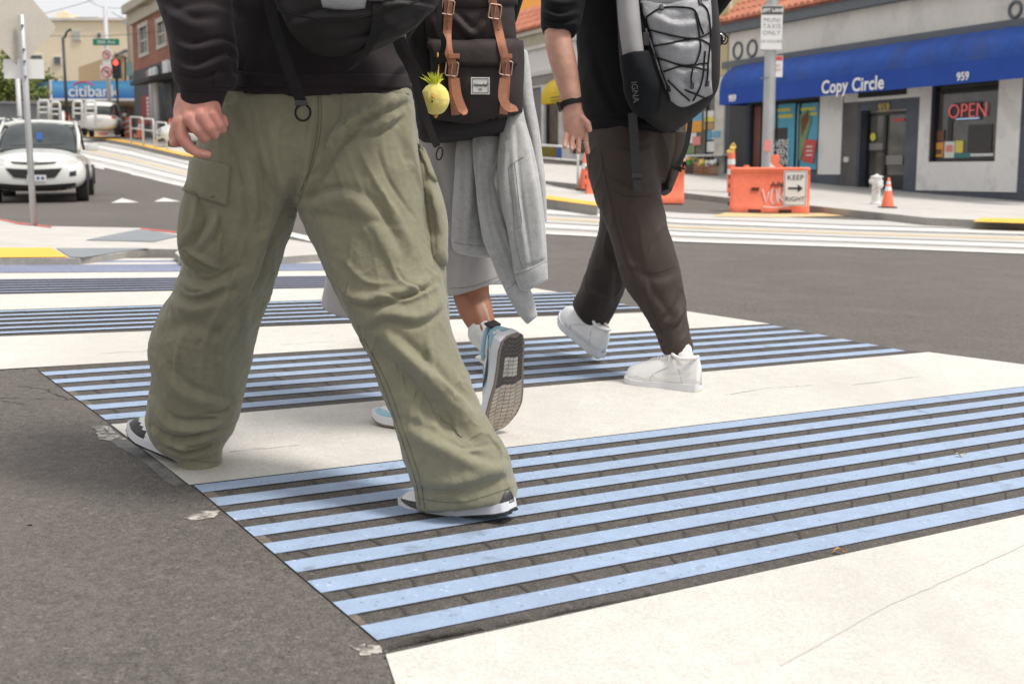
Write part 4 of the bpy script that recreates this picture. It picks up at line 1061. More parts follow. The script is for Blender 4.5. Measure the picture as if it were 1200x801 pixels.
me = union(legs3+tor3+arms3+chain([(D(742, -160, 4.70), .055), (D(741, -215, 4.71), .052)])+hp, .008, 3)
p3 = obj_of(merge(me, mh), 'person', M_SKIN3)
tag(p3, 'person in dark brown trousers and white low sneakers with bare forearm and open hand', 'person')
obj_of(union(hh, .01, 3), 'hair', M_HAIR, p3)
nb = MB(); bh3 = bvh_of(mh)
for q in ((662, 170.5), (670, 173.5), (678, 176), (688.5, 176)):
    nb = MB(); patch(bh3, [(q[0]-1.6, q[1]-1.5), (q[0]+1.6, q[1]-1.5), (q[0]+1.3, q[1]+2), (q[0]-1.3, q[1]+2)], .0006, 4, 4, nb); nb.build('fingernail', M_NAIL, p3, smooth=True)
b = MB(); P = [hit(bh3, 684+4.5*math.cos(t), 167+1.6*math.sin(t)) for t in (0,)]
c = D(687.3, 167.5, 4.32); rb = MB(); rb.tube([c + Vector((.0112*math.cos(t), .0112*math.sin(t), 0)) for t in np.linspace(0, 2*math.pi, 20)], .0016, 6); rb.build('ring', mat('silver', (.7, .7, .7), .25, metal=1.0), p3, smooth=True)
# trousers
far3 = [(690, 165, 760, 165, 4.68, .12), (700, 210, 765, 210, 4.71, .11), (703, 262, 752, 262, 4.76, .10), (692, 305, 743, 305, 4.80, .095), (680, 340, 733, 333, 4.86, .085), (672, 358, 722, 362, 4.90, .075), (685, 372, 712, 377, 4.93, .065), (698, 384, 706, 384, 4.94, .05)]
near3 = [(686, 145, 790, 155, 4.65, .12), (685, 178, 774, 190, 4.61, .13), (696, 226, 775, 226, 4.57, .125), (713, 274, 784, 274, 4.53, .118), (731, 327, 799, 327, 4.48, .105), (748, 357, 804, 360, 4.45, .095), (768, 388, 808, 388, 4.42, .078), (773, 400, 811, 403, 4.40, .072), (778, 413, 812, 415, 4.385, .070), (782, 416, 811, 417, 4.385, .066)]
pel3 = [(686, 110, 790, 120, 4.66, .10), (686, 145, 795, 152, 4.66, .12), (688, 180, 792, 180, 4.65, .13), (695, 206, 780, 215, 4.64, .10)]
t3 = union([loft(near3), loft(pel3)], .006, 5)
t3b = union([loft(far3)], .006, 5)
seat = union([loft([(770, 150, 808, 155, 4.70, .10), (772, 190, 800, 190, 4.70, .10), (775, 226, 786, 226, 4.68, .08)], sub=4)], .006, 4)
for mm, sd_ in ((t3, 31), (t3b, 37)): wrinkle(mm, 8, .006, (1, 1, .5), sd_); wrinkle(mm, 22, .002, (1, 1, .6), sd_+5); wrinkle(mm, 10, .004, (1.2, 1, .6), sd_+9, ridged='sharp')
folds(t3, [([(700, 170), (740, 180), (772, 172)], 6, .006, 1), ([(770, 165), (776, 190), (778, 215)], 5, -.014), ([(704, 200), (722, 215), (745, 224), (778, 224)], 4, .008, 1), ([(714, 230), (725, 275), (745, 330)], 5, .007, 1), ([(735, 300), (755, 340), (785, 385)], 8, .008, 1),
           ([(774, 398), (785, 388), (800, 362)], 4, .014, -1), ([(770, 380), (790, 375), (803, 350)], 6, .010, 1), ([(778, 405), (786, 392), (798, 384)], 4, .008, 1), ([(745, 325), (770, 335), (798, 325)], 8, .005, 1), ([(760, 250), (775, 280), (790, 330)], 7, .006)])
folds(t3b, [([(705, 290), (715, 320), (712, 360)], 6, .008, 1), ([(685, 335), (700, 350), (715, 352)], 6, .008, 1)])
tr3 = obj_of(t3, 'trousers', M_BROWN, p3)
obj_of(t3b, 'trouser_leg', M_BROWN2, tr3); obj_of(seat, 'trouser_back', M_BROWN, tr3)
b3 = bvh_of(t3); M_BSEAM = fabric('brown_seam', (.026, .021, .019))
for ln in ([(703, 176), (712, 220), (722, 262), (733, 300), (756, 345), (776, 392)], [(716, 222), (735, 230), (760, 229), (775, 222)], [(752, 320), (775, 318), (796, 309)]):
    b = MB(); stitch(b3, ln, b, .0012, .0006); b.build('trouser_seam', M_BSEAM, tr3)
# black sweatshirt
sw = union([loft([(681, 148, 797, 154, 4.66, .145), (681, 142, 797, 148, 4.66, .145), (678, 110, 800, 120, 4.67, .145), (676, 60, 800, 60, 4.68, .145), (671, 0, 800, 0, 4.69, .145), (662, -80, 806, -80, 4.70, .14), (665, -145, 812, -145, 4.71, .12), (705, -178, 780, -178, 4.71, .07)], sub=4),
            loft([(637, 39, 674, 42, 4.38, .062), (633, 28, 678, 33, 4.39, .080), (633, 5, 684, 10, 4.41, .088), (634, -30, 690, -25, 4.44, .085), (640, -90, 705, -80, 4.52, .085), (660, -145, 720, -130, 4.62, .08)], sub=5),
            ] + chain([(D(805, -120, 4.80), .068), (D(852, -20, 4.95), .06), (D(805, 50, 5.04), .045)], 12), .006, 5)
wrinkle(sw, 8, .006, (1, 1, .6), 51); wrinkle(sw, 20, .003, (1, 1, 1), 55)
folds(sw, [([(636, 12), (655, 20), (678, 14)], 3.5, .014, 1), ([(636, 26), (655, 30), (675, 26)], 3, .012, 1), ([(640, 0), (660, 4), (680, -2)], 4, .010, 1), ([(690, 60), (700, 100), (720, 140)], 7, .008, 1)])
swo = obj_of(sw, 'sweatshirt', M_BLACKF, p3)
b = MB(); patch(bvh_of(sw), [[(682, 136), (720, 139), (760, 143), (795, 146)], [(682, 150), (720, 152), (760, 156), (795, 157)]], .004, 40, 4, b, back=.004); b.build('hem_rib', M_BLACKF, swo, smooth=True)
# socks and court shoes
sk = union(chain([(D(796, 398, 4.375), .038), (D(802, 425, 4.335), .039), (D(804, 440, 4.33), .040)], 16), .004, 2); wrinkle(sk, 60, .0012, (1, 1, 2)); obj_of(sk, 'sock', M_WKNIT, p3)
sk = union(chain([(D(700, 374, 4.93), .040), (D(695, 395, 4.94), .042)], 16), .004, 2); obj_of(sk, 'sock', M_WKNIT, p3)
C3 = dict(upper=M_WLEA, overlay=M_WLEA, midsole=M_MIDS, outsole=M_OUTG, swoosh=M_WLEA, lace=M_WLEA, seam=M_DETAIL, tab=M_WLEA, collar=M_WLEA)
g = D(821, 460, 4.28); sneaker(p3, None, foot_matrix(g, 149, 0), C3, kind='court', side=-1, L=.295)
g = D(704, 420, 4.84); sneaker(p3, None, foot_matrix(g, 128, 27), C3, kind='court', side=1, L=.30)
# wristwatch
wt = MB(); c = D(669, 121, 4.33); ax = (D(672, 128, 4.33)-D(666, 108, 4.34)).normalized()
X_ = ax.cross(Vector((0, 1, 0))).normalized(); Yv = ax.cross(X_).normalized(); M = Matrix.Identity(4)
for i in range(3): M[i][0] = X_[i]; M[i][1] = Yv[i]; M[i][2] = ax[i]; M[i][3] = c[i]
wo = empty('wristwatch', tuple(c), label='black wristwatch with steel buckle worn on the bare wrist', cat='wristwatch')
n = 28; prof = []
for k in range(n+1):
    th = 2*math.pi*k/n; prof.append(M @ Vector((.0405*math.cos(th), .0325*math.sin(th), .0012*math.sin(2*th))))
strap(wt, prof, .020, .004, side=tuple(ax)); wt.build('watch_strap', M_BLACKW, wo, smooth=False)
wt = MB(); wt.box((-.044, -.004, 0), (.012, .032, .034), M=M, bev=.004); wt.build('watch_case', mat('black_plastic', (.012, .012, .013), .35), wo)
wt = MB(); q = [(.018, -.033, -.011), (.018, -.033, .011), (.026, -.029, .011), (.026, -.029, -.011), (.018, -.033, -.011)]; wt.tube([M @ Vector(v) for v in q], .0012, 6); wt.build('buckle', mat('silver', (.7, .7, .7), .25, metal=1.0), wo)
# ================================================================== packs and what hangs on them
M_GREYN = mat('grey_ripstop', (.30, .30, .31), .5, var=[(10, .08, 4), (400, .12, 2)], bump=[(500, .2, .0006), (26, .7, .008), (60, .4, .003)])
M_GREYL = mat('pale_grey_bottle', (.33, .32, .32), .45, var=[(9, .08, 4)], bump=[(200, .2, .001)])
M_MESHB = mat('dark_mesh', (.010, .011, .013), .75, spec=.15, var=[(300, .4, 2)], bump=[(500, .8, .001), (20, .5, .005)])
M_LEATHER = mat('tan_leather', (.40, .165, .095), .5, var=[(18, .12, 5), (140, .1)], bump=[(240, .3, .001)])
M_LEDGE = mat('tan_leather_edge', (.20, .075, .04), .6)
M_BRASS = mat('antique_metal', (.50, .34, .27), .38, metal=.85)
M_BPACK = mat('brown_black_canvas', (.034, .025, .024), .72, var=[(14, .12, 4), (600, .15, 2)], bump=[(700, .35, .0007), (18, .55, .008)], spec=.3)
M_BPACKD = mat('black_canvas', (.014, .011, .012), .75, var=[(14, .12, 4), (600, .15, 2)], bump=[(700, .35, .0007), (24, .4, .004)])
M_TAG = mat('woven_label', (.66, .65, .62), .7, var=[(300, .1)])
M_INK = mat('label_ink', (.05, .05, .055), .7)

# ---- pack of the person on the left
pk1 = empty('backpack', tuple(D(420, 30, 2.62)), label='black pack with dangling straps, only its rounded bottom below the frame edge', cat='backpack')
bd = union([loft([(330, -190, 500, -190, 2.66, .09), (312, -140, 515, -145, 2.62, .12), (306, -60, 520, -70, 2.60, .14), (318, -10, 517, -18, 2.60, .14), (333, 22, 508, 8, 2.60, .135), (350, 44, 480, 34, 2.61, .11), (372, 59, 440, 56, 2.62, .07)], sub=5, sq=2.5)], .004, 5)
wrinkle(bd, 10, .008, (1, 1, 1), 61); wrinkle(bd, 24, .0035, (1, 1, 1), 65)
folds(bd, [([(372, 58), (430, 50), (480, 30), (510, 6)], 6, .008, 1), ([(448, 8), (470, 4), (500, 8), (512, 12)], 4, .009, 1), ([(345, 30), (380, 20), (430, 20)], 7, .007, 1), ([(445, 20), (470, 30), (495, 15)], 6, .006)])
pb1 = obj_of(bd, 'pack_body', M_PACKW, pk1); bb1 = bvh_of(bd)
b = MB(); patch(bb1, [[(374, -14), (400, -16), (432, -14)], [(378, 8), (402, 12), (428, 10)]], .004, 16, 8, b, puff=.008); o = b.build('mesh_pocket', M_GREYN, pk1, smooth=True)
b = MB(); stitch(bb1, [(322, 10), (360, 20), (400, 24), (450, 14), (512, -6)], b, .0025, .001); b.build('zip', M_BLACKW, pk1)
b = MB(); strap(b, curve3([D(304, -60, 2.72), D(313, -10, 2.66), D(322, 30, 2.63), D(336, 74, 2.62), D(350, 112, 2.64), D(355, 124, 2.645)]), .024, .0022, side=(1, .1, .25)); b.build('webbing_strap', M_BLACKW, pk1)
b = MB(); b.tube([D(355, 132, 2.645)+Vector((.0165*math.cos(t), .003*math.sin(t), .0175*math.sin(t))) for t in np.linspace(0, 2*math.pi, 26)], .0026, 8); b.build('strap_ring', M_BLACKW, pk1, smooth=True)
b = MB(); b.box(tuple(D(353, 121, 2.643)), (.027, .008, .012), bev=.002); b.build('ladder_lock', M_BLEA, pk1)
b = MB(); strap(b, curve3([D(441, -4, 2.46), D(443, 12, 2.455), D(440, 36, 2.47), D(432, 56, 2.50), D(418, 75, 2.56), D(408, 82, 2.60)]), [.02]*31, .002, side=(1, .1, .35)); b.build('webbing_strap', M_BLACKW, pk1)
b = MB(); b.box(tuple(D(441, -2, 2.455)), (.030, .010, .014), bev=.002); b.build('strap_buckle', M_BLEA, pk1)
b = MB(); strap(b, curve3([D(462, 38, 2.66), D(468, 58, 2.70), D(480, 80, 2.72), D(490, 108, 2.73), D(500, 140, 2.74), D(508, 162, 2.74), D(513, 172, 2.74)]), [.017]*36+[.010], .0022, side=(1, .2, .4)); b.build('webbing_strap', M_BLACKW, pk1)
b = MB(); b.tube([D(515, 180, 2.74)+Vector((.006*math.cos(t)+.004*math.sin(t), .002, -.004*math.cos(t)+.0135*math.sin(t))) for t in np.linspace(0, 2*math.pi, 22)], .0018, 8); b.build('strap_loop', M_BLACKW, pk1, smooth=True)
b = MB(); strap(b, curve3([D(470, 45, 2.70), D(480, 66, 2.85), D(492, 88, 2.98)]), .017, .0022, side=(1, .2, .4)); b.build('webbing_strap', M_BLACKW, pk1)

# ---- canvas pack with leather straps
pk2 = empty('backpack', tuple(D(545, 100, 3.42)), label='dark canvas pack with tan leather straps and square white label', cat='backpack')
bd = union([loft([(500, -230, 580, -230, 3.50, .09), (470, -200, 600, -205, 3.47, .13), (466, -100, 602, -105, 3.46, .135), (472, -20, 600, -20, 3.45, .125), (474, 40, 604, 36, 3.44, .125), (480, 100, 605, 98, 3.44, .125), (486, 135, 606, 132, 3.44, .120), (490, 160, 606, 150, 3.45, .112), (494, 165, 586, 163, 3.45, .100)], sub=5, sq=3.4)], .0045, 4)
wrinkle(bd, 9, .005, (1, 1, 1), 71)
folds(bd, [([(480, 142), (540, 141), (606, 133)], 3, -.006), ([(486, 152), (540, 153), (600, 146)], 3, .003)])
pb2 = obj_of(bd, 'pack_body', M_BPACKD, pk2); bb2 = bvh_of(bd)
# upper body cloth, front pocket, its flap and the lid
b = MB(); patch(bb2, [[(497, -10), (545, -10), (599, -12)], [(500, 50), (545, 52), (603, 48)]], .008, 40, 22, b, puff=.010); o = b.build('front_panel', M_BPACK, pk2, smooth=True)
folds(o.data, [([(530, 18), (545, 34), (556, 42)], 6, .014, 1), ([(574, 20), (562, 34), (552, 42)], 6, .012, -1), ([(508, 20), (512, 40)], 4, .007)])
b = MB(); patch(bb2, [[(504, 50), (545, 52), (604, 48)], [(510, 136), (550, 138), (604, 134)]], .030, 40, 30, b, puff=.022, back=.004, smoothn=3); fp2 = b.build('front_pocket', M_BPACK, pk2, smooth=True)
wrinkle(fp2.data, 12, .006, (1, 1, .6), 75)
folds(fp2.data, [([(508, 60), (516, 90), (524, 130)], 5, .008, 1), ([(545, 84), (552, 108), (548, 132)], 8, .006)])
bb3 = bvh_of(bd, fp2.data)
b = MB(); patch(bb3, [[(501, 45), (550, 46), (603, 46)], [(510, 72), (550, 78), (604, 77)]], .014, 36, 14, b, puff=.004, back=.01, smoothn=5); fl2 = b.build('pocket_flap', M_BPACK, pk2, smooth=True)
b = MB(); patch(bb2, [[(492, -60), (545, -60), (602, -62)], [(497, 4), (548, 13), (600, 6)]], .022, 36, 20, b, puff=.008, back=.01, smoothn=4); ld2 = b.build('lid', M_BPACK, pk2, smooth=True)
bb4 = bvh_of(bd, fp2.data, fl2.data, ld2.data, o.data)
def ribbon(bv, pts, wpx, off, m, name, parent, th=.0022):
    """leather strap lying on the pack along a pixel path; wpx = half width in pixels"""
    pl = catmull(pts, 8); top = []; 
    b = MB(); n0 = 0; rows = []
    for i, q in enumerate(pl):
        t = pl[min(i+1, len(pl)-1)] - pl[max(i-1, 0)]; t = t/np.linalg.norm(t); nx, ny = -t[1], t[0]
        rows.append([(hit(bv, q[0]+nx*wpx*s, q[1]+ny*wpx*s)) for s in (-1, 0, 1)])
    # smooth depth along the strap
    H = np.array([[list(h[0]) for h in r] for r in rows]); 
    Dp = H[:, :, 1].copy()
    for _ in range(12): Dp[1:-1] = np.minimum(Dp[1:-1], (Dp[:-2]+Dp[2:])/2)*.5 + Dp[1:-1]*.5
    for i, q in enumerate(pl):
        t = pl[min(i+1, len(pl)-1)] - pl[max(i-1, 0)]; t = t/np.linalg.norm(t); nx, ny = -t[1], t[0]; y = Dp[i].min() - off
        P = [D(q[0]+nx*wpx*s, q[1]+ny*wpx*s, y + (.001 if s else 0)) for s in (-1, 0, 1)]
        b.v += P + [p + Vector((0, th, 0)) for p in P]
    for i in range(len(pl)-1):
        for a_, c_ in ((0, 1), (1, 2), (2, 5), (5, 4), (4, 3), (3, 0)): b.f.append((i*6+a_, i*6+c_, i*6+6+c_, i*6+6+a_)); b.mi.append(0)
    b.f.append((0, 1, 2, 5, 4, 3)); k = (len(pl)-1)*6; b.f.append((k+3, k+4, k+5, k+2, k+1, k)); b.mi += [0, 0]
    return b.build(name, m, parent), Dp
def buckle(c, w, h, rot, parent, r=.0022):
    b = MB(); R = Matrix.Rotation(rot, 4, 'Y')
    pts = [(-w, 0, -h), (w, 0, -h), (w, 0, h), (-w, 0, h)]; q = []
    for i in range(4):
        a_, c_ = Vector(pts[i]), Vector(pts[(i+1) % 4]); q += [a_*.9+c_*.1, a_*.1+c_*.9]
    q = [c + (R @ v) for v in q]; b.tube(q+[q[0]], r, 6); b.tube([c + (R @ Vector((0, -.001, -h))), c + (R @ Vector((0, -.004, h*.9)))], r*.8, 6)
    b.build('buckle', M_BRASS, parent)
for path, bks, holes in (([(526, -14), (525, 20), (524, 45), (526, 62), (530, 74), (530, 92), (532, 112), (534, 135)], [(525, 9), (529.5, 81)], [(525, 25), (524.5, 33), (531, 99), (532, 108), (533, 117)]),
                  ([(574, -14), (580, 14), (584, 34), (588, 52), (592, 70), (593, 90), (592, 110), (590, 134)], [(580, 14), (593, 80)], [(583, 27), (584, 35), (592.5, 96), (592, 106)])):
    so_, Dp = ribbon(bb4, path, 5.0, .008, M_LEATHER, 'leather_strap', pk2, .0026)
    for (bx, by) in bks:
        h, n = hit(bvh_of(so_.data), bx, by); buckle(h + Vector((0, -.004, 0)), .0160, .0185, math.radians(8), so_)
    for (bx, by) in holes:
        h, n = hit(bvh_of(so_.data), bx, by); b = MB(); b.lathe([(0, 0), (.0018, 0), (.0018, .0006), (0, .0006)], 10, M=Matrix.Translation(h + Vector((0, -.0004, 0))) @ Matrix.Rotation(math.pi/2, 4, 'X')); b.build('strap_hole', M_BLEA, so_)
for pts in ([(533, 92), (536, 112), (541, 126), (543, 131), (540, 133)], [(591, 92), (589, 112), (594, 124), (601, 128), (602, 131)]):
    b = MB(); y = 3.20; strap(b, curve3([D(p_[0], p_[1], y - .004*i) for i, p_ in enumerate(pts)]), .0235, .0026, side=(1, 0, .12)); b.build('strap_tail', M_LEATHER, pk2)
b = MB(); b.box(tuple(D(532, 66, 3.245)), (.030, .008, .013), bev=.002); b.build('keeper_loop', M_LEATHER, pk2)
b = MB(); b.box(tuple(D(594, 66, 3.245)), (.028, .008, .012), bev=.002); b.build('keeper_loop', M_LEATHER, pk2)
# woven label
hl, n = hit(bb4, 563, 101); Mf = frame(hl + Vector((0, -.009, 0)), Vector((1, .05, .0)), (0, 0, 1))
b = MB(); b.box((0, 0, 0), (.050, .045, .0016), M=Mf); lb = b.build('label', M_TAG, pk2)
b = MB()
for (cx_, cy_, w_, h_) in ((0, .0185, .042, .0013), (0, -.0185, .042, .0013), (-.0207, 0, .0013, .038), (.0207, 0, .0013, .038), (0, -.008, .012, .0011), (0, -.011, .007, .001)):
    b.box((cx_, cy_, .0012), (w_, h_, .0008), M=Mf)
v, f = textmesh('Herschel', .0115, .0003, .00025, spacing=.9); b.add([Vector((q.x+q.y*.3, q.y+.002, q.z+.0014)) for q in v], f, Mf); b.build('label_print', M_INK, lb)
b = MB(); b.box(tuple(D(603, 143, 3.36)), (.010, .004, .026)); sdl = b.build('side_tag', M_TAG, pk2); b = MB(); b.box(tuple(D(603, 143, 3.357)), (.006, .002, .014)); b.build('tag_print', mat('red_thread', (.5, .05, .06), .7), sdl)
b = MB(); strap(b, curve3([D(516, -30, 3.12), D(515, 14, 3.11), D(514, 34, 3.11), D(520, 48, 3.12), D(518, 62, 3.14), D(512, 78, 3.18), D(506, 84, 3.24)]), .014, .002, side=(1, .3, .1)); b.build('shoulder_webbing', M_BLACKW, pk2)
# ---- yellow chick on a cord
M_CHICK = mat('yellow_plush', (.80, .66, .17), .8, var=[(30, .06, 4)], bump=[(180, .4, .002)], sheen=.3)
M_TUFT = mat('lime_plume', (.66, .70, .06), .7, var=[(60, .2)])
ch = empty('plush_charm', tuple(D(510, 118, 3.15)), label='round yellow plush chick with a spiky lime tuft hanging from the canvas pack', cat='plush charm')
c0 = D(510, 116, 3.15); r0 = .0385
v, f = ball((0, 0, 0), 1); vb, fb_ = [Vector((q.x*r0*.97, q.y*r0*.9, q.z*r0*1.08)) + c0 for q in v], f
v2 = [Vector((q.x*.012, q.y*.012, q.z*.016)) + c0 + Vector((-.034, -.004, -.012)) for q in v]
v3 = [Vector((q.x*.012, q.y*.012, q.z*.016)) + c0 + Vector((.034, -.004, -.008)) for q in v]
v2 = [c0 + (q-c0)*.8 for q in v2]; v3 = [c0 + (q-c0)*.72 for q in v3]
cm = union([(vb, fb_), (v2, f), (v3, f)], .0025, 3); wrinkle(cm, 90, .0010, (1, 1, 1), 3); obj_of(cm, 'chick_body', M_CHICK, ch)
b = MB()
for i in range(70):
    a_ = random.uniform(0, 2*math.pi); e_ = random.uniform(.1, 1.0); d = Vector((math.cos(a_)*math.sin(e_), math.sin(a_)*math.sin(e_), math.cos(e_)))
    p0 = c0 + Vector((d.x*r0*.45, d.y*r0*.45, r0*.98)); L_ = random.uniform(.018, .034)
    b.tube([p0, p0 + d*L_*.5 + Vector((0, 0, .003)), p0 + d*L_ + Vector((0, 0, -.001))], [.0011, .0008, .0003], 4)
b.build('tuft', M_TUFT, ch)
b = MB(); b.tube(curve3([c0 + Vector((.002, 0, r0)), D(513, 88, 3.15), D(514, 76, 3.17), D(513, 62, 3.2)]), .0016, 6); b.build('hanging_cord', mat('orange_cord', (.70, .42, .08), .7, var=[(500, .4, 1)]), ch)
b = MB(); bc = bvh_of(cm); h, n = hit(bc, 507.5, 113); b.tube([h, h + n*.005 + Vector((0, 0, -.003))], [.0042, .0012], 10); b.build('beak', mat('orange_felt', (.66, .28, .04), .7), ch)
h, n = hit(bc, 506.5, 119); b = MB(); b.lathe([(0, 0), (.0026, 0), (.0022, .0012), (0, .0016)], 12, M=Matrix.Translation(h) @ n.to_track_quat('Z', 'Y').to_matrix().to_4x4()); b.build('eye', M_BLEA, ch)
b = MB(); b.tube([c0 + Vector((.002, -.005, -r0*1.05)), c0 + Vector((.001, -.008, -r0*1.05-.008))], [.006, .003], 8); b.build('foot', mat('orange_felt', (.66, .28, .04), .7), ch)

# ---- grey pack with bungee cord
pk3 = empty('backpack', tuple(D(780, 80, 4.35)), label='silver grey pack laced with black bungee cord, bottle in its mesh side pocket', cat='backpack')
bd = union([loft([(740, -190, 810, -190, 4.45, .10), (722, -160, 832, -165, 4.43, .15), (722, -60, 838, -70, 4.43, .16), (723, 0, 838, -10, 4.43, .16), (726, 50, 842, 40, 4.43, .16), (730, 88, 842, 80, 4.43, .155), (738, 115, 838, 104, 4.44, .14), (750, 134, 822, 124, 4.46, .12), (768, 147, 796, 144, 4.48, .08)], sub=5, sq=2.7)], .005, 5)
wrinkle(bd, 9, .006, (1, 1, 1), 81)
pb3 = obj_of(bd, 'pack_body', M_PACKW, pk3); b3_ = bvh_of(bd)
b = MB(); patch(b3_, [[(748, -60), (790, -62), (828, -60)], [(756, 10), (790, 6), (830, 4)], ], .010, 30, 16, b, puff=.006); top = b.build('upper_panel', M_GREYN, pk3, smooth=True)
b = MB(); rowT = [(754, 6), (790, 2), (830, 2)]; 
patch(b3_, [[(752, 2), (790, 0), (831, 0)], [(786, 117), (802, 126), (832, 108)]], .012, 40, 44, b, puff=.026, smoothn=4); gp = b.build('grey_panel', M_GREYN, pk3, smooth=True)
wrinkle(gp.data, 14, .008, (1, 1, 1.2), 85); wrinkle(gp.data, 32, .0025, (1, 1, 1), 88)
folds(gp.data, [([(765, 18), (790, 30), (822, 26)], 6, .012, 1), ([(770, 48), (800, 56), (826, 52)], 7, .010, 1), ([(780, 76), (800, 86), (828, 80)], 6, .010, 1), ([(790, 96), (806, 104), (826, 98)], 5, .008, 1), ([(805, 80), (806, 100), (808, 118)], 3, -.008)])
b4_ = bvh_of(bd, gp.data, top.data)
for ln in ([(758, 20), (775, 10), (800, 9), (814, 13), (820, 30), (824, 40)], [(762, 35), (790, 42), (815, 45), (832, 38)], [(766, 54), (790, 50), (815, 46), (831, 52)], [(772, 68), (800, 76), (830, 74)], [(778, 84), (800, 78), (828, 82)], [(783, 94), (797, 108), (808, 118)], [(826, 60), (822, 96), (812, 118)],
           [(820, 4), (829, 14), (832, 40), (830, 70), (828, 98)], [(814, 12), (819, 40), (820, 60), (811, 84), (810, 102)], [(802, 105), (815, 110), (828, 116)], [(758, 20), (762, 50), (772, 74), (784, 104)]):
    b = MB(); stitch(b4_, ln, b, .0030, .003); b.build('bungee_cord', M_BLACKW, pk3, smooth=True)
for q in ((775, 9), (820, 3), (768, 66), (828, 98), (784, 104), (811, 101)):
    h, n = hit(b4_, *q); b = MB(); b.box((0, 0, .003), (.013, .020, .008), M=Matrix.Translation(h) @ n.to_track_quat('Z', 'Y').to_matrix().to_4x4(), bev=.002); b.build('cord_loop', M_BLEA, pk3)
for pl in ([(752, 4), (756, 40), (764, 70), (774, 96), (784, 118)], [(757, 34), (766, 60), (774, 84), (782, 104)]):
    b = MB(); stitch(b4_, pl, b, .0042, .002); b.build('piping', M_GREYL if pl[0][1] != 4 else M_BLACKW, pk3, smooth=True)
# bottle and mesh pocket
bo_ = union([loft([(718, -60, 742, -62, 4.29, .035), (722, -10, 747, -14, 4.28, .040), (725, 30, 751, 28, 4.27, .042), (730, 66, 755, 62, 4.27, .042), (735, 100, 760, 96, 4.28, .042), (740, 120, 762, 118, 4.30, .038)], sub=4)], .004, 3)
bt_ = obj_of(bo_, 'water_bottle', M_GREYL); tag(bt_, 'slim pale grey bottle tucked in the mesh side pocket of the grey pack', 'bottle')
mp3 = union([loft([(726, 66, 760, 60, 4.27, .055), (729, 90, 770, 84, 4.27, .062), (733, 112, 774, 104, 4.29, .062), (741, 130, 772, 122, 4.31, .05), (750, 136, 768, 130, 4.33, .03)], sub=4)], .004, 3); wrinkle(mp3, 16, .005, (1, 1, 1), 91)
obj_of(mp3, 'mesh_pocket', M_MESHB, pk3)
b = MB()
v, f = textmesh('IGNA', .030, .0004, .0004)
h = D(744, 108, 4.215); Mf = frame(h, Vector((.1, .02, -1)).cross(Vector((0, 1, 0)))*-1, (0, 0, 1)) ; Mf = Matrix.Translation(h) @ Matrix.Rotation(math.pi/2, 4, 'X') @ Matrix.Rotation(-math.pi/2+.12, 4, 'Z')
b.add(v, f, Mf); b.build('bottle_print', mat('faint_print', (.045, .047, .05), .6), pk3)
# webbing and hanging clips
for pts, w_ in (([D(741, 132, 4.36), D(743, 160, 4.40), D(745, 190, 4.40), D(748, 224, 4.38)], .032), ([D(809, 132, 4.42), D(808, 150, 4.45), D(804, 172, 4.47), D(796, 190, 4.48), D(788, 198, 4.48)], .018)):
    b = MB(); strap(b, curve3(pts), w_, .0024, side=(1, .1, .05)); b.build('webbing_strap', mat('grey_black_webbing', (.024, .024, .024), .7, var=[(300, .2, 2)], bump=(700, .5, .0008)), pk3)
b = MB(); b.box(tuple(D(746, 206, 4.385)), (.036, .008, .016), bev=.002); b.build('slider', M_BLEA, pk3)
for k in range(7):
    c_ = D(792 + k*2.2, 199 - k*1.0, 4.46); b = MB(); b.tube([c_ + Vector((random.uniform(-.02, .02), random.uniform(-.01, .01), random.uniform(-.012, .012))) for _ in range(3)], .0035, 6); b.build('knotted_cord', M_BLACKW, pk3)
b = MB(); strap(b, curve3([D(724, -40, 4.30), D(738, 0, 4.27), D(752, 30, 4.27), D(757, 50, 4.28)]), .014, .003, side=(1, 0, .2)); b.build('compression_strap', M_BLACKW, pk3)
b = MB(); b.box(tuple(D(757, 46, 4.26)), (.022, .012, .045), bev=.003); b.build('side_buckle', M_BLEA, pk3)
cl = empty('key_clip', tuple(D(842, 42, 4.42)), label='bunch of black clips dangling at the right edge of the grey pack', cat='clip')
for k in range(6):
    c_ = D(836 + 2.6*k, 34 + 4*k*(1 if k < 4 else .6), 4.40+.01*(k % 3)); b = MB()
    b.tube([c_ + Vector((.012*math.cos(t), .004*math.sin(t+k), .018*math.sin(t))) for t in np.linspace(0, 2*math.pi, 14)], .0030, 6); b.build('clip', M_BLEA if k % 3 else mat('silver', (.7, .7, .7), .25, metal=1.0), cl, smooth=True)
b = MB(); strap(b, curve3([D(832, 28, 4.40), D(840, 36, 4.40), D(846, 48, 4.40), D(838, 56, 4.40)]), .014, .003, side=(1, 0, .3)); b.build('clip_strap', M_BLACKW, cl)
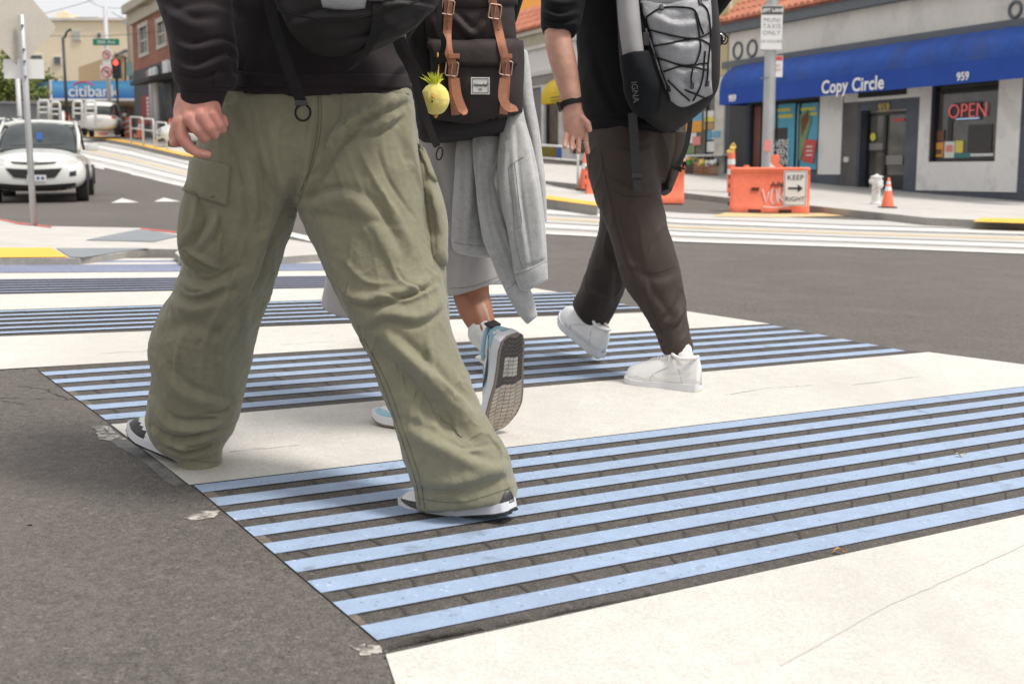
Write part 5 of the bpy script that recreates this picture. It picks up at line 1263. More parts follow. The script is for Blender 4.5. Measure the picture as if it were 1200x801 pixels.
# ================================================================== row of shops across the street
def plain(name, col, rough=.8, v=.08, sc=2.0, bump=None): return mat(name, col, rough, var=[(sc, v, 5), (sc*12, v*.6, 4)], bump=bump)
def brickmat(name, c1, c2, mort, sw=.21, sh=.07, coord='Object', rough=.75, msize=.012):
    m = mat(name, c1, rough); t = m.node_tree; b = t.nodes['Principled BSDF']; tc = t.nodes.new('ShaderNodeTexCoord')
    br = t.nodes.new('ShaderNodeTexBrick'); br.inputs['Scale'].default_value = 1.0; br.inputs['Brick Width'].default_value = sw; br.inputs['Row Height'].default_value = sh; br.inputs['Mortar Size'].default_value = msize*.5
    br.inputs['Color1'].default_value = (*c1, 1); br.inputs['Color2'].default_value = (*c2, 1); br.inputs['Mortar'].default_value = (*mort, 1)
    uv = t.nodes.new('ShaderNodeUVMap'); t.links.new(uv.outputs[0], br.inputs['Vector']); 
    n = t.nodes.new('ShaderNodeTexNoise'); n.inputs['Scale'].default_value = 1.4; n.inputs['Detail'].default_value = 6; t.links.new(uv.outputs[0], n.inputs['Vector'])
    mr = t.nodes.new('ShaderNodeMapRange'); mr.inputs[1].default_value = .3; mr.inputs[2].default_value = .7; mr.inputs[3].default_value = .75; mr.inputs[4].default_value = 1.25; t.links.new(n.outputs['Fac'], mr.inputs[0])
    vm = t.nodes.new('ShaderNodeVectorMath'); vm.operation = 'SCALE'; t.links.new(br.outputs['Color'], vm.inputs[0]); t.links.new(mr.outputs[0], vm.inputs['Scale'])
    t.links.new(vm.outputs[0], b.inputs['Base Color'])
    bp = t.nodes.new('ShaderNodeBump'); bp.inputs['Strength'].default_value = .5; bp.inputs['Distance'].default_value = .006; bp.invert = True; t.links.new(br.outputs['Fac'], bp.inputs['Height']); t.links.new(bp.outputs[0], b.inputs['Normal'])
    return m
class Facade:
    def __init__(s, A, u):
        s.A = Vector((A[0], A[1], 0)); s.u = Vector((u[0], u[1], 0)).normalized(); s.n = s.u.cross(Vector((0, 0, 1))); s.M = frame(s.A, s.u)
    def S(s, px, out=0.0):
        r = ray(px, 200); A = s.A + s.n*out; # A + u*k parallel to (r.x,r.y)
        d = s.u.x*r.y - s.u.y*r.x; return (A.y*r.x - A.x*r.y)/d
    def Z(s, px, py, out=0.0):
        k = s.S(px, out); P = s.A + s.n*out + s.u*k; r = ray(px, py); return HC + r.z*(P.y/r.y)
    def W(s, k, z, out=0.0): return s.A + s.u*k + s.n*out + Vector((0, 0, z))
    def rect(s, b, px0, py0, px1, py1, out, dep=.03, ref=None):
        """box whose outer face stands at 'out'; pixel corners; heights read at px ref"""
        k0, k1 = s.S(px0, out), s.S(px1, out); r_ = ref if ref is not None else (px0+px1)/2
        z1, z0 = s.Z(r_, py0, out), s.Z(r_, py1, out); s.box(b, k0, k1, z0, z1, out, dep); return k0, k1, z0, z1
    def box(s, b, k0, k1, z0, z1, out, dep):
        b.box(((k0+k1)/2, (z0+z1)/2, out-dep/2), (abs(k1-k0), abs(z1-z0), dep), M=s.M)
def uvbox(o, F_, sc=1.0):
    """UV = distance along the facade, height"""
    me = o.data; uv = me.uv_layers.new(name='UVMap'); A = np.array(F_.A); u = np.array(F_.u); n = np.array(F_.n)
    for p in me.polygons:
        side = abs(Vector(p.normal).dot(F_.u)) > .7
        for li in p.loop_indices:
            c = np.array(me.vertices[me.loops[li].vertex_index].co) - A; uv.data[li].uv = ((c @ (n if side else u))*sc, c[2]*sc)
    return o
def wallgrid(b, F_, k0, k1, z0, z1, holes, out, dep):
    ks = sorted({k0, k1, *[h[0] for h in holes], *[h[1] for h in holes]}); zs = sorted({z0, z1, *[h[2] for h in holes], *[h[3] for h in holes]})
    ks = [k for k in ks if k0 <= k <= k1]; zs = [z for z in zs if z0 <= z <= z1]
    inh = lambda k, z: any(h[0] < k < h[1] and h[2] < z < h[3] for h in holes)
    M = F_.M
    def quad(a, c, d, e): n = len(b.v); b.v += [M @ Vector(q) for q in (a, c, d, e)]; b.f.append((n, n+1, n+2, n+3)); b.mi.append(b.cur)
    for i in range(len(ks)-1):
        for j in range(len(zs)-1):
            if inh((ks[i]+ks[i+1])/2, (zs[j]+zs[j+1])/2): continue
            quad((ks[i], zs[j], out), (ks[i+1], zs[j], out), (ks[i+1], zs[j+1], out), (ks[i], zs[j+1], out))
    for h in holes:
        a, c, d, e = h; i_ = out-dep
        quad((a, d, out), (a, e, out), (a, e, i_), (a, d, i_)); quad((c, d, out), (c, d, i_), (c, e, i_), (c, e, out)); quad((a, e, out), (c, e, out), (c, e, i_), (a, e, i_)); quad((a, d, out), (a, d, i_), (c, d, i_), (c, d, out))
    for a, c in (((k0, z0), (k1, z0)), ((k1, z0), (k1, z1)), ((k1, z1), (k0, z1)), ((k0, z1), (k0, z0))):
        quad((a[0], a[1], out), (a[0], a[1], out-dep), (c[0], c[1], out-dep), (c[0], c[1], out))
def ftext(F_, body, size, px, py, out, name, m, parent, bold=.0, ext=.01, spacing=1.0, italic=0, ysc=1.0):
    v, f = textmesh(body, size, ext, bold, spacing=spacing); b = MB(); k = F_.S(px, out); z = F_.Z(px, py, out)
    b.add([(k+q.x+q.y*italic, z+q.y*ysc, out+q.z) for q in v], f, F_.M); return b.build(name, m, parent)
FA = Facade((8.74 - .43*5.77, 30 + 5.77), (.43, -1))
ST = plain('pale_stucco', (.68, .65, .60), .9, .06, .7, (40, .2, .004)); blotch(ST, .8, (.40, .38, .345), .5, .75, .6)
WHP = plain('white_painted_stucco', (.76, .74, .71), .85, .05, 1.0, (60, .2, .003))
blotch(WHP, .9, (.58, .57, .56), .55, .6, .55)
SLATE = brickmat('slate_glazed_brick', (.070, .083, .110), (.085, .098, .125), (.045, .05, .06), .22, .075, rough=.5)
SLATE2 = brickmat('grey_brown_brick', (.115, .105, .10), (.10, .095, .095), (.06, .055, .055), .22, .075, rough=.6)
GTRIM = plain('blue_grey_trim', (.125, .14, .155), .7)
ROOFT = plain('terracotta', (.46, .17, .10), .8, .22, 2.5)
BFR = mat('black_frame', (.015, .014, .014), .4)
GLASS = mat('dark_shop_glass', (.045, .042, .036), .06, var=[(1.2, .5, 5)], spec=.7)
GLASSL = mat('reflecting_glass', (.10, .098, .085), .08, var=[(1.6, .45, 5)], spec=.7)
AWN = mat('blue_awning_canvas', (.026, .080, .33), .7, spec=.2, var=[(1.0, .14, 5), (7, .10, 4)], bump=[(30, .2, .004)]); blotch(AWN, 1.6, (.065, .07, .10), .50, .78, .6, stretch=(1, 1, .35))
AWNV = mat('blue_awning_valance', (.022, .068, .33), .7, spec=.2, var=[(1.5, .08, 4)])
WTXT = mat('white_lettering', (.78, .78, .77), .6)
CREAM = plain('cream_paint', (.50, .42, .24), .85); YELB = plain('ochre_paint', (.55, .36, .09), .8)
INT = mat('shop_interior', (.10, .09, .075), .8, var=[(1.5, .6, 4)])
def sheet(name, col, rough=.6): return mat(name, col, rough, var=[(5, .05)])

kL, kR = FA.S(846), FA.S(1260)
Zr = FA.Z(846, 34)             # eaves
shop = empty('shop', tuple(FA.W(FA.S(1030), FA.Z(1030, 228))), label='corner copy shop with blue awning, white and slate walls and clay tile roof', cat='shop')
hw1 = (FA.S(876), FA.S(957.5), FA.Z(916, 201), FA.Z(916, 118)); hd = (FA.S(1006), FA.S(1059), FA.Z(1033, 235), FA.Z(1033, 128)); hw2 = (FA.S(1088), FA.S(1166), FA.Z(1127, 189.5), FA.Z(1127, 96))
b = MB(); wallgrid(b, FA, kL, kR, -1.2, 2.9, [hw1, hd, hw2], 0, .30); o = b.build('slate_wall', [SLATE], shop); uvbox(o, FA)
b = MB(); FA.box(b, kL, kR, 2.9, Zr-.02, -.002, .3); o = b.build('upper_wall', ST, shop)
b = MB(); FA.box(b, kL-.02, kR, -1.2, Zr-.1, -.31, 8.0); b.build('rear_block', ST, shop)
b = MB(); wallgrid(b, FA, FA.S(1075), FA.S(1193), FA.Z(1130, 224), 2.88, [hw2], .025, .06); b.build('white_panel', WHP, shop)
b = MB(); FA.rect(b, 958, 110, 984.5, 204.5, .025, .05); b.build('white_panel', WHP, shop)
b = MB(); FA.rect(b, 986, 102, 1074, 117, .02, .04, ref=1030); b.build('white_panel', WHP, shop)
b = MB(); wallgrid(b, FA, FA.S(985), FA.S(1004), -1.1, FA.Z(1000, 116), [], .012, .05); o = b.build('brown_brick_pier', SLATE2, shop); uvbox(o, FA)
b = MB(); FA.rect(b, 853, 118, 874, 260, .02, .05); b.build('dark_pilaster', plain('charcoal_paint', (.055, .055, .058), .8), shop)
# transom
b = MB(); FA.rect(b, 1002, 105, 1058, 113, .035, .03, ref=1030); b.build('transom_window', BFR, shop)
# windows
def window(name, h, F_, parent, fr=.06, gl=GLASS, out=-.10, mull=(), rail=()):
    b = MB(); k0, k1, z0, z1 = h
    for a in ((k0, k0+fr, z0, z1), (k1-fr, k1, z0, z1), (k0+fr, k1-fr, z0, z0+fr), (k0+fr, k1-fr, z1-fr, z1)): F_.box(b, *a, out, .06)
    for m_ in mull: F_.box(b, m_-fr/2, m_+fr/2, z0+fr, z1-fr, out-.002, .05)
    for r_ in rail: F_.box(b, k0+fr, k1-fr, r_-fr/2, r_+fr/2, out-.004, .04)
    w = b.build(name, BFR, parent); b = MB(); F_.box(b, k0+fr*.5, k1-fr*.5, z0+fr*.5, z1-fr*.5, out-.065, .02); b.build('pane', gl, w); return w
w1 = window('window', hw1, FA, shop, .05, mull=(FA.S(904), FA.S(931)))
w2 = window('window', hw2, FA, shop, .07, gl=GLASSL, rail=(FA.Z(1127, 106),))
O = -.155+.02
def psheet(F_, px0, py0, px1, py1, name, m, parent, out=O, dep=.012):
    b = MB(); F_.rect(b, px0, py0, px1, py1, out, dep); return b.build(name, m, parent)
cy = sheet('cyan_film', (.10, .40, .56)); ye = sheet('yellow_print', (.72, .62, .10)); re_ = sheet('red_print', (.60, .08, .07)); dk = sheet('charcoal_print', (.05, .045, .045)); wh = sheet('white_print', (.72, .72, .70)); gn = sheet('green_print', (.22, .30, .13)); bn = sheet('brown_print', (.17, .07, .035)); pk_ = sheet('pink_sticker', (.75, .25, .22)); tl = sheet('teal_print', (.05, .20, .20)); orr = sheet('orange_print', (.75, .33, .05))
f1 = psheet(FA, 906, 122, 929.5, 199, 'window_film', cy, w1); f2 = psheet(FA, 932.5, 121, 956.5, 199, 'window_film', cy, w1)
psheet(FA, 878, 125, 890, 199, 'window_reflection_panel', sheet('brick_red_reflection', (.16, .06, .045)), w1)  # red sheet colours a reflection onto the glass
p_ = psheet(FA, 906, 150, 921, 198, 'open_poster', dk, w1, O+.012)
for tx, py in (("WE'RE", 169), ('OPEN', 179.5), ('NOW', 190)): ftext(FA, tx, .31, 914, py, O+.028, 'poster_lettering', wh, p_, .004, .004, .85)
for (x0, y0, x1, y1) in ((908, 127, 924, 130.5), (910, 134, 927, 138), (935, 126, 953, 129.5), (942, 132, 955, 135)): psheet(FA, x0, y0, x1, y1, 'film_strip', ye, f1 if x0 < 930 else f2, O+.014)
b = MB(); q = [FA.W(FA.S(x, O+.02), FA.Z(x, y, O+.02), O+.02) for x, y in ((934, 136), (944, 128), (949, 140), (938, 186), (935, 190))]; b.prism(q, FA.n*.008); b.build('film_picture', gn, f2)
b = MB(); q = [FA.W(FA.S(x, O+.03), FA.Z(x, y, O+.03), O+.03) for x, y in ((937, 138), (944, 131), (946, 140), (938, 160))]; b.prism(q, FA.n*.008); b.build('film_picture', bn, f2)
b = MB(); q = [FA.W(FA.S(x, O+.03), FA.Z(x, y, O+.03), O+.03) for x, y in ((943, 163), (956, 165), (953, 192), (939, 189))]; b.prism(q, FA.n*.008); rc = b.build('red_card', re_, f2)
for yy in (171, 176, 181): psheet(FA, 944, yy, 951, yy+1.6, 'card_print', wh, rc, O+.045)
# right window: neon, a dark strip coloured in as a reflection, papers on the sill
neon = mat('neon_red', (.8, .1, .1), .4, emit=((1.0, .25, .25), .22)); neonb = mat('neon_blue', (.4, .6, .8), .4, emit=((.35, .55, .8), .7))
bo = psheet(FA, 1113, 120, 1146, 141, 'neon_board', dk, w2, O-.0)
ftext(FA, 'OPEN', .46, 1130, 130.5, O+.02, 'neon_lettering', neon, bo, -.008, .008, 1.0)
psheet(FA, 1117, 138.6, 1144, 139.6, 'neon_underline', neonb, bo, O+.02)
for (x0, y0, x1, y1, m_) in ((1093, 167, 1104, 184, orr), (1105.5, 166, 1117, 185, wh), (1118, 165, 1127, 179, ye), (1117, 179.5, 1136, 185, tl), (1136, 180, 1163, 183, wh), (1093, 153, 1104, 165, bn), (1107, 170, 1115, 178, pk_), (1095, 175, 1102, 181, bn)): psheet(FA, x0, y0, x1, y1, 'window_card', m_, w2, O+(.006 if m_ in (pk_,) or y0 == 175 else 0))
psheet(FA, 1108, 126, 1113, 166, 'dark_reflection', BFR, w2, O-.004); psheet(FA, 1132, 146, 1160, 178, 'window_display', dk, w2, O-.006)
# double door in the recess
dr = empty('door', tuple(FA.W((hd[0]+hd[1])/2, hd[2], -.25))); dr.parent = shop; dr.matrix_parent_inverse = Matrix.Translation(shop.location).inverted()
b = MB(); fr = .07; mid = FA.S(1036, -.25); z0, z1 = hd[2], FA.Z(1033, 131)
for a in ((hd[0], hd[0]+fr, z0, z1), (hd[1]-fr, hd[1], z0, z1), (mid-fr*.7, mid+fr*.7, z0, z1), (hd[0]+fr, mid-fr*.7, z1-fr, z1), (mid+fr*.7, hd[1]-fr, z1-fr, z1), (hd[0]+fr, mid-fr*.7, z0, z0+.62), (mid+fr*.7, hd[1]-fr, z0, z0+.62)): FA.box(b, *a, -.22, .06)
b.build('door_frame', BFR, dr)
b = MB(); FA.box(b, hd[0]+.03, hd[1]-.03, z0+.03, z1-.03, -.27, .02); b.build('door_glass', GLASSL, dr)
b = MB(); FA.rect(b, 1008, 176.5, 1034, 178.3, -.19, .03); b.build('push_bar', BFR, dr)
v_, f_ = None, None
b = MB(); b.lathe([(0, 0), (.10, 0), (.10, .008), (0, .008)], 20, M=frame(FA.W(FA.S(1021.5, -.24), FA.Z(1021.5, 160.5, -.24), -.24), FA.u)); b.build('round_sticker', sheet('yellow_sticker', (.75, .70, .08)), dr)
psheet(FA, 1044, 139, 1057, 142, 'red_notice', re_, dr, -.235); psheet(FA, 1037.5, 182, 1057, 193, 'counter_reflection', sheet('grey_reflection', (.26, .25, .23)), dr, -.245); psheet(FA, 1011, 168, 1033, 176, 'pale_reflection', sheet('grey_reflection', (.26, .25, .23)), dr, -.245)  # the grey sheets colour reflections onto the door glass
ftext(FA, '959', .27, 1032.5, 126.5, .03, 'house_number', sheet('gold_number', (.55, .42, .14)), shop, .006, .006)
b = MB(); FA.rect(b, 988, 184, 993, 190, .06, .05); b.build('wall_box', ST, shop); b = MB(); FA.rect(b, 988, 219, 993, 226, .06, .05); b.build('wall_box', ST, shop)
# cornice, roundels, tile roof
b = MB(); FA.box(b, kL-.05, kR, Zr-.16, Zr+.10, .25, .6); b.build('eaves', GTRIM, shop)
b = MB(); zt = FA.Z(853, 79); FA.box(b, kL, kR, zt-.02, zt+.16, .10, .12); b.build('awning_rail', GTRIM, shop)
for px, py, rr in ((861.5, 59.5, .22), (878, 57, .22), (1179.5, 11.5, .16), (1202, 7, .16)):
    b = MB(); pts = [(0.0, .0)]; k, z = FA.S(px), FA.Z(px, py); b.tube([FA.W(k+rr*math.cos(t), z+rr*math.sin(t), .02) for t in np.linspace(0, 2*math.pi, 28)], .035, 8); b.build('wall_roundel', GTRIM, shop, smooth=True)
b = MB(); step = .27; k = kL-.1; rise, run = 1.5, 2.2
while k < kR:
    for r_ in range(6):
        t0 = r_/6; t1 = (r_+1.12)/6; n0 = len(b.v)
        for t, lift in ((t0, .035), (t1, .0)):
            for a in range(7):
                th = math.pi*a/6; b.v.append(FA.W(k + step/2 - .125*math.cos(th), Zr+.10+rise*t+.115*math.sin(th)+lift, .35-run*t))
        for a in range(6): b.f.append((n0+a, n0+a+1, n0+8+a, n0+7+a)); b.mi.append(0)
        b.f.append(tuple(n0+a for a in range(7))); b.mi.append(0)
    k += step
b.build('tile_roof', ROOFT, shop)
b = MB(); b.prism([FA.W(kL-.1, Zr+.09, .34), FA.W(kL-.1, Zr+.09+rise, .34-run), FA.W(kL-.1, Zr+.09, .34-2*run)], FA.u*(kR-kL+.1)); b.build('roof_deck', ROOFT, shop)
# awning: barrel with ribs, valance, end caps
aw_out = 1.0; aL, aR = FA.S(841, aw_out), FA.S(1256, aw_out); zb = FA.Z(1000, 109, aw_out); zv = zb+.42; ztop = zt
def awp(k, t, g=0): th = t*math.pi/2; return FA.W(k, zv + (ztop-zv+g)*math.sin(th)**1.0, (aw_out+g)*math.cos(th)**.8 if th < math.pi/2-.001 else g)
b = MB(); NK, NT = 90, 14; n0 = len(b.v)
for i in range(NK+1):
    k = aL + (aR-aL)*i/NK; 
    for j in range(NT+1): b.v.append(awp(k, j/NT, -.018*math.sin(math.pi*((i % 4)/4))))
for i in range(NK):
    for j in range(NT): p = n0+i*(NT+1)+j; b.f.append((p, p+1, p+NT+2, p+NT+1)); b.mi.append(0)
for i in (0, NK):
    c = len(b.v); b.v.append(FA.W(aL + (aR-aL)*i/NK, zv, 0)); 
    for j in range(NT): p = n0+i*(NT+1)+j; b.f.append((p, p+1, c)); b.mi.append(0)
awn = b.build('awning', AWN, shop, auto=60)
b = MB(); FA.box(b, aL, aR, zb, zv+.01, aw_out+.006, .02)
for k in (aL, aR): b.box((k, (zb+zv)/2, aw_out/2), (.02, zv-zb, aw_out-.03), M=FA.M)
vl = b.build('valance', AWNV, awn)
[ftext(FA, w_, .44, px_, py_, aw_out+.02, 'awning_lettering', WTXT, awn, .009, .004, 1.04) for w_, px_, py_ in (('Copy', 974, 102), ('Circle', 1012.5, 98.8))]
ftext(FA, '959', .24, 1122.5, 90, aw_out+.02, 'awning_number', WTXT, awn, .004, .004); ftext(FA, '959', .24, 856, 115.5, aw_out+.02, 'awning_number', WTXT, awn, .010, .004)
for i in range(0, NK+1, 4):
    pass
# ---- grocery next door
gro = empty('grocery_shop', tuple(FA.W(FA.S(800), FA.Z(800, 212))), label='grocery with crowded shop windows between blue and yellow awnings', cat='shop')
gL, gR = FA.S(700), FA.S(845.5)
b = MB(); hg = (FA.S(770), FA.S(836), FA.Z(810, 188), FA.Z(810, 110)); hg0 = (FA.S(706), FA.S(764), FA.Z(735, 200), FA.Z(735, 110)); wallgrid(b, FA, gL, gR, -1, 6.2, [hg, hg0], .0, .25); b.build('wall', ST, gro)
b = MB(); FA.box(b, gL, gR, -1, 6.2, -.26, 8); b.build('rear_block', CREAM, gro)
b = MB(); FA.rect(b, 836.5, 112, 847, 240, .06, .08); b.build('white_pilaster', plain('chipped_white_paint', (.55, .52, .46), .8, .2, 3), gro)
b = MB(); FA.rect(b, 800, -90, 849, 88, .05, .06, ref=846); b.build('upper_wall', CREAM, gro)
wg = window('window', hg, FA, gro, .05, gl=GLASSL, mull=(FA.S(822.5),)); window('window', hg0, FA, gro, .05, gl=GLASSL)
for (x0, y0, x1, y1, m_) in ((803, 130, 821, 142, sheet('blue_pack', (.15, .35, .5))), (803, 142, 821, 155, orr), (803, 156, 815, 168, wh), (824, 130, 835, 137, wh), (824, 137, 835, 143, ye), (823.5, 144, 835, 152, sheet('tan_box', (.45, .28, .12))), (833, 152, 843.5, 163, wh), (827, 166, 836, 178, wh), (804, 170, 813, 180, gn), (811, 160, 820, 170, pk_), (826, 153, 832, 164, sheet('blue_pack', (.15, .35, .5)))): psheet(FA, x0, y0, x1, y1, 'shelf_goods', m_, wg, O-.002*(x0 % 3))
b = MB(); FA.rect(b, 796, 181, 846, 183.2, .25, .30, ref=820); b.build('display_shelf', wh, gro)
psheet(FA, 833.5, 153.5, 843, 161.5, 'blue_notice', sheet('blue_pack', (.15, .35, .5)), gro, .075)
# produce, bottles and crates under the window
def rootg(px, py, out, **kw): return G(px, py, .12)
for i in range(11):
    x = 797 + i*4.4; k = FA.S(x, .15); z = FA.Z(x, 182.6, .15)-.30
    e = empty('bottle', tuple(FA.W(k, z, .15)), label='small dark glass bottle in the row beneath the grocery shelf', cat='bottle', group='bottles under the grocery shelf')
    b = MB(); b.lathe([(0, 0), (.035, 0), (.037, .14), (.015, .20), (.014, .25), (0, .25)], 12, c=tuple(FA.W(k, z, .15))); b.build('glass_bottle', mat('green_glass', (.03, .13, .05) , .2) if i % 3 else mat('amber_glass', (.16, .07, .02), .2), e, smooth=True)
    b = MB(); b.lathe([(0, .245), (.018, .245), (.018, .28), (0, .28)], 10, c=tuple(FA.W(k, z, .15))); b.build('cap', wh, e)
cols_ = [(.5, .06, .05), (.62, .60, .56), (.65, .30, .05), (.10, .26, .06), (.55, .12, .25), (.65, .5, .1), (.7, .68, .66)]
names_ = ['red', 'white', 'orange', 'green', 'pink', 'yellow', 'pale']
for i in range(7):
    px = 799 + i*5.6; P = G(px, 214.5 - (i % 2)*2, .12) ; k = FA.S(px, .45); g0 = FA.W(FA.S(px, 1.0), 0, 1.0 + .15*(i % 2)); g0.z = gz(g0.x, g0.y)+.125
    e = empty('produce_crate', tuple(g0), label=f'crate heaped with {names_[i]} goods on the pavement by the grocery window', cat='crate', group='crates outside the grocery')
    b = MB(); 
    for j in range(3): b.box((g0.x, g0.y-.16, g0.z+.04+.09*j), (.38, .015, .07)); b.box((g0.x-.19, g0.y, g0.z+.04+.09*j), (.015, .32, .07)); b.box((g0.x+.19, g0.y, g0.z+.04+.09*j), (.015, .32, .07)); b.box((g0.x, g0.y+.16, g0.z+.04+.09*j), (.38, .015, .07))
    b.box((g0.x, g0.y, g0.z+.01), (.38, .32, .015)); b.build('slatted_box', sheet('crate_wood', (.34, .17, .08)) if i > 4 else sheet('dark_crate', (.12, .08, .06)), e)
    b = MB()
    for q in range(22):
        v, f = ball((g0.x+random.uniform(-.15, .15), g0.y+random.uniform(-.12, .12), g0.z+.24+random.uniform(0, .16)), random.uniform(.04, .075), 6); b.add(v, f)
    b.build('goods', [mat(names_[i]+'_goods', cols_[i], .6, var=[(9, .35)])], e, smooth=True)
# ---- white fronted shop with yellow awning farther along
ws = empty('corner_shop', tuple(FA.W(FA.S(640), FA.Z(640, 205))), label='white fronted shop with small yellow awning and clay tiles, left of the grocery', cat='shop')
k0, k1 = FA.S(560), FA.S(699)
b = MB(); hs1 = (FA.S(607), FA.S(634), FA.Z(620, 200), FA.Z(620, 104)); hs2 = (FA.S(637), FA.S(654), FA.Z(645, 171), FA.Z(645, 112)); hs3 = (FA.S(668), FA.S(696), FA.Z(680, 180), FA.Z(680, 108))
zc = FA.Z(620, 37); wallgrid(b, FA, k0, k1, -1, zc, [hs1, hs2, hs3], 0, .25); b.build('wall', WHP, ws)
b = MB(); FA.box(b, k0, k1, -1, zc, -.26, 8); b.build('rear_block', WHP, ws)
for y0, y1, o_ in ((56, 60, .12), (86, 91, .10), (91.5, 101, .05), (37, 42, .15)): b = MB(); z1, z0 = FA.Z(620, y0), FA.Z(620, y1); FA.box(b, k0, k1, z0, z1, o_, o_+.02); b.build('cornice', ST if o_ != .05 else plain('stained_concrete', (.30, .28, .24)), ws)
b = MB(); FA.rect(b, 600, 41, 660, 57, .03, .05, ref=620); b.build('frieze', plain('cream_frieze', (.46, .42, .31)), ws)
b = MB(); k = k0
while k < k1:
    for r_ in range(4):
        t0 = r_/4; t1 = (r_+1.1)/4; n0 = len(b.v)
        for t, lift in ((t0, .03), (t1, 0)):
            for a in range(5): th = math.pi*a/4; b.v.append(FA.W(k+.15-.14*math.cos(th), zc+1.1*t+.12*math.sin(th)+lift, .25-1.2*t))
        for a in range(4): b.f.append((n0+a, n0+a+1, n0+6+a, n0+5+a)); b.mi.append(0)
        b.f.append(tuple(n0+a for a in range(5))); b.mi.append(0)
    k += .30
b.build('tile_roof', ROOFT, ws)
b = MB(); b.prism([FA.W(k0, zc-.01, .24), FA.W(k0, zc+1.09, .24-1.2), FA.W(k0, zc-.01, .24-2.4)], FA.u*(k1-k0)); b.build('roof_deck', ROOFT, ws)
b = MB(); n_ = 16; kk0, kk1 = hs1[0], hs1[1]
for i in range(n_): a = kk0+(kk1-kk0)*i/n_; FA.box(b, a, a+(kk1-kk0)/n_*.8, hs1[2], hs1[3], -.08, .04)
b.build('roller_shutter', plain('grey_metal_shutter', (.24, .25, .27), .5), ws); b = MB(); FA.box(b, kk0, kk1, hs1[2], hs1[3], -.13, .02); b.build('shutter_back', plain('grey_metal_dark', (.14, .15, .16), .6), ws)
window('window', hs2, FA, ws, .10, gl=GLASSL); window('window', hs3, FA, ws, .10, gl=GLASSL)
b = MB(); FA.rect(b, 608, 172, 652, 215, .03, .05, ref=630); b.build('olive_base', plain('olive_yellow_paint', (.26, .20, .035), .8), ws)
b = MB(); FA.rect(b, 652.5, 172, 657, 215, .035, .05); b.build('blue_post', sheet('blue_paint', (.05, .16, .5)), ws)
b = MB(); out = .9; ka, kb_ = FA.S(634, out), FA.S(668, out); z0, z1 = FA.Z(648, 121, out), FA.Z(648, 92, .2); n0 = 0
for i in range(9):
    kx = ka + (kb_-ka)*i/8
    for j in range(8): th = j/7*math.pi/2; b.v.append(FA.W(kx, z0+.25+(z1-z0-.25)*math.sin(th), out*math.cos(th)))
for i in range(8):
    for j in range(7): p = i*8+j; b.f.append((p, p+1, p+9, p+8)); b.mi.append(0)
for i in (0, 8): c = len(b.v); b.v.append(FA.W(ka+(kb_-ka)*i/8, z0+.25, 0)); [b.f.append((i*8+j, i*8+j+1, c)) or b.mi.append(0) for j in range(7)]
FA.box(b, ka, kb_, z0, z0+.26, out+.004, .02); b.box((ka, z0+.125, out/2), (.02, .25, out-.03), M=FA.M)
yaw = b.build('awning', mat('yellow_canvas', (.66, .46, .02), .6, var=[(1.5, .1)]), ws)
for y_ in (113, 117): psheet(FA, 645, y_, 660, y_+1.3, 'awning_print', sheet('brown_ink', (.2, .14, .05)), yaw, out+.02)
# ---- taller ochre block behind the row
ob = empty('ochre_building', (6.5, 62, 1), label='tall orange and cream block rising behind the tiled shops', cat='building')
b = MB(); b.box((3.5, 66, 8), (9.5, 14, 17)); b.build('wall', mat('orange_paint', (.80, .36, .08), .8, var=[(.4, .05, 4)]), ob)
b = MB(); b.box((14.6, 56, 6), (9, 12, 15)); b.build('wing', mat('cream_yellow_paint', (.62, .48, .26), .8, var=[(.4, .08, 4)]), ob)
b = MB(); b.box((10.2, 49.9, 4.2), (.5, .1, 9.6)); b.build('pilaster', CREAM, ob)

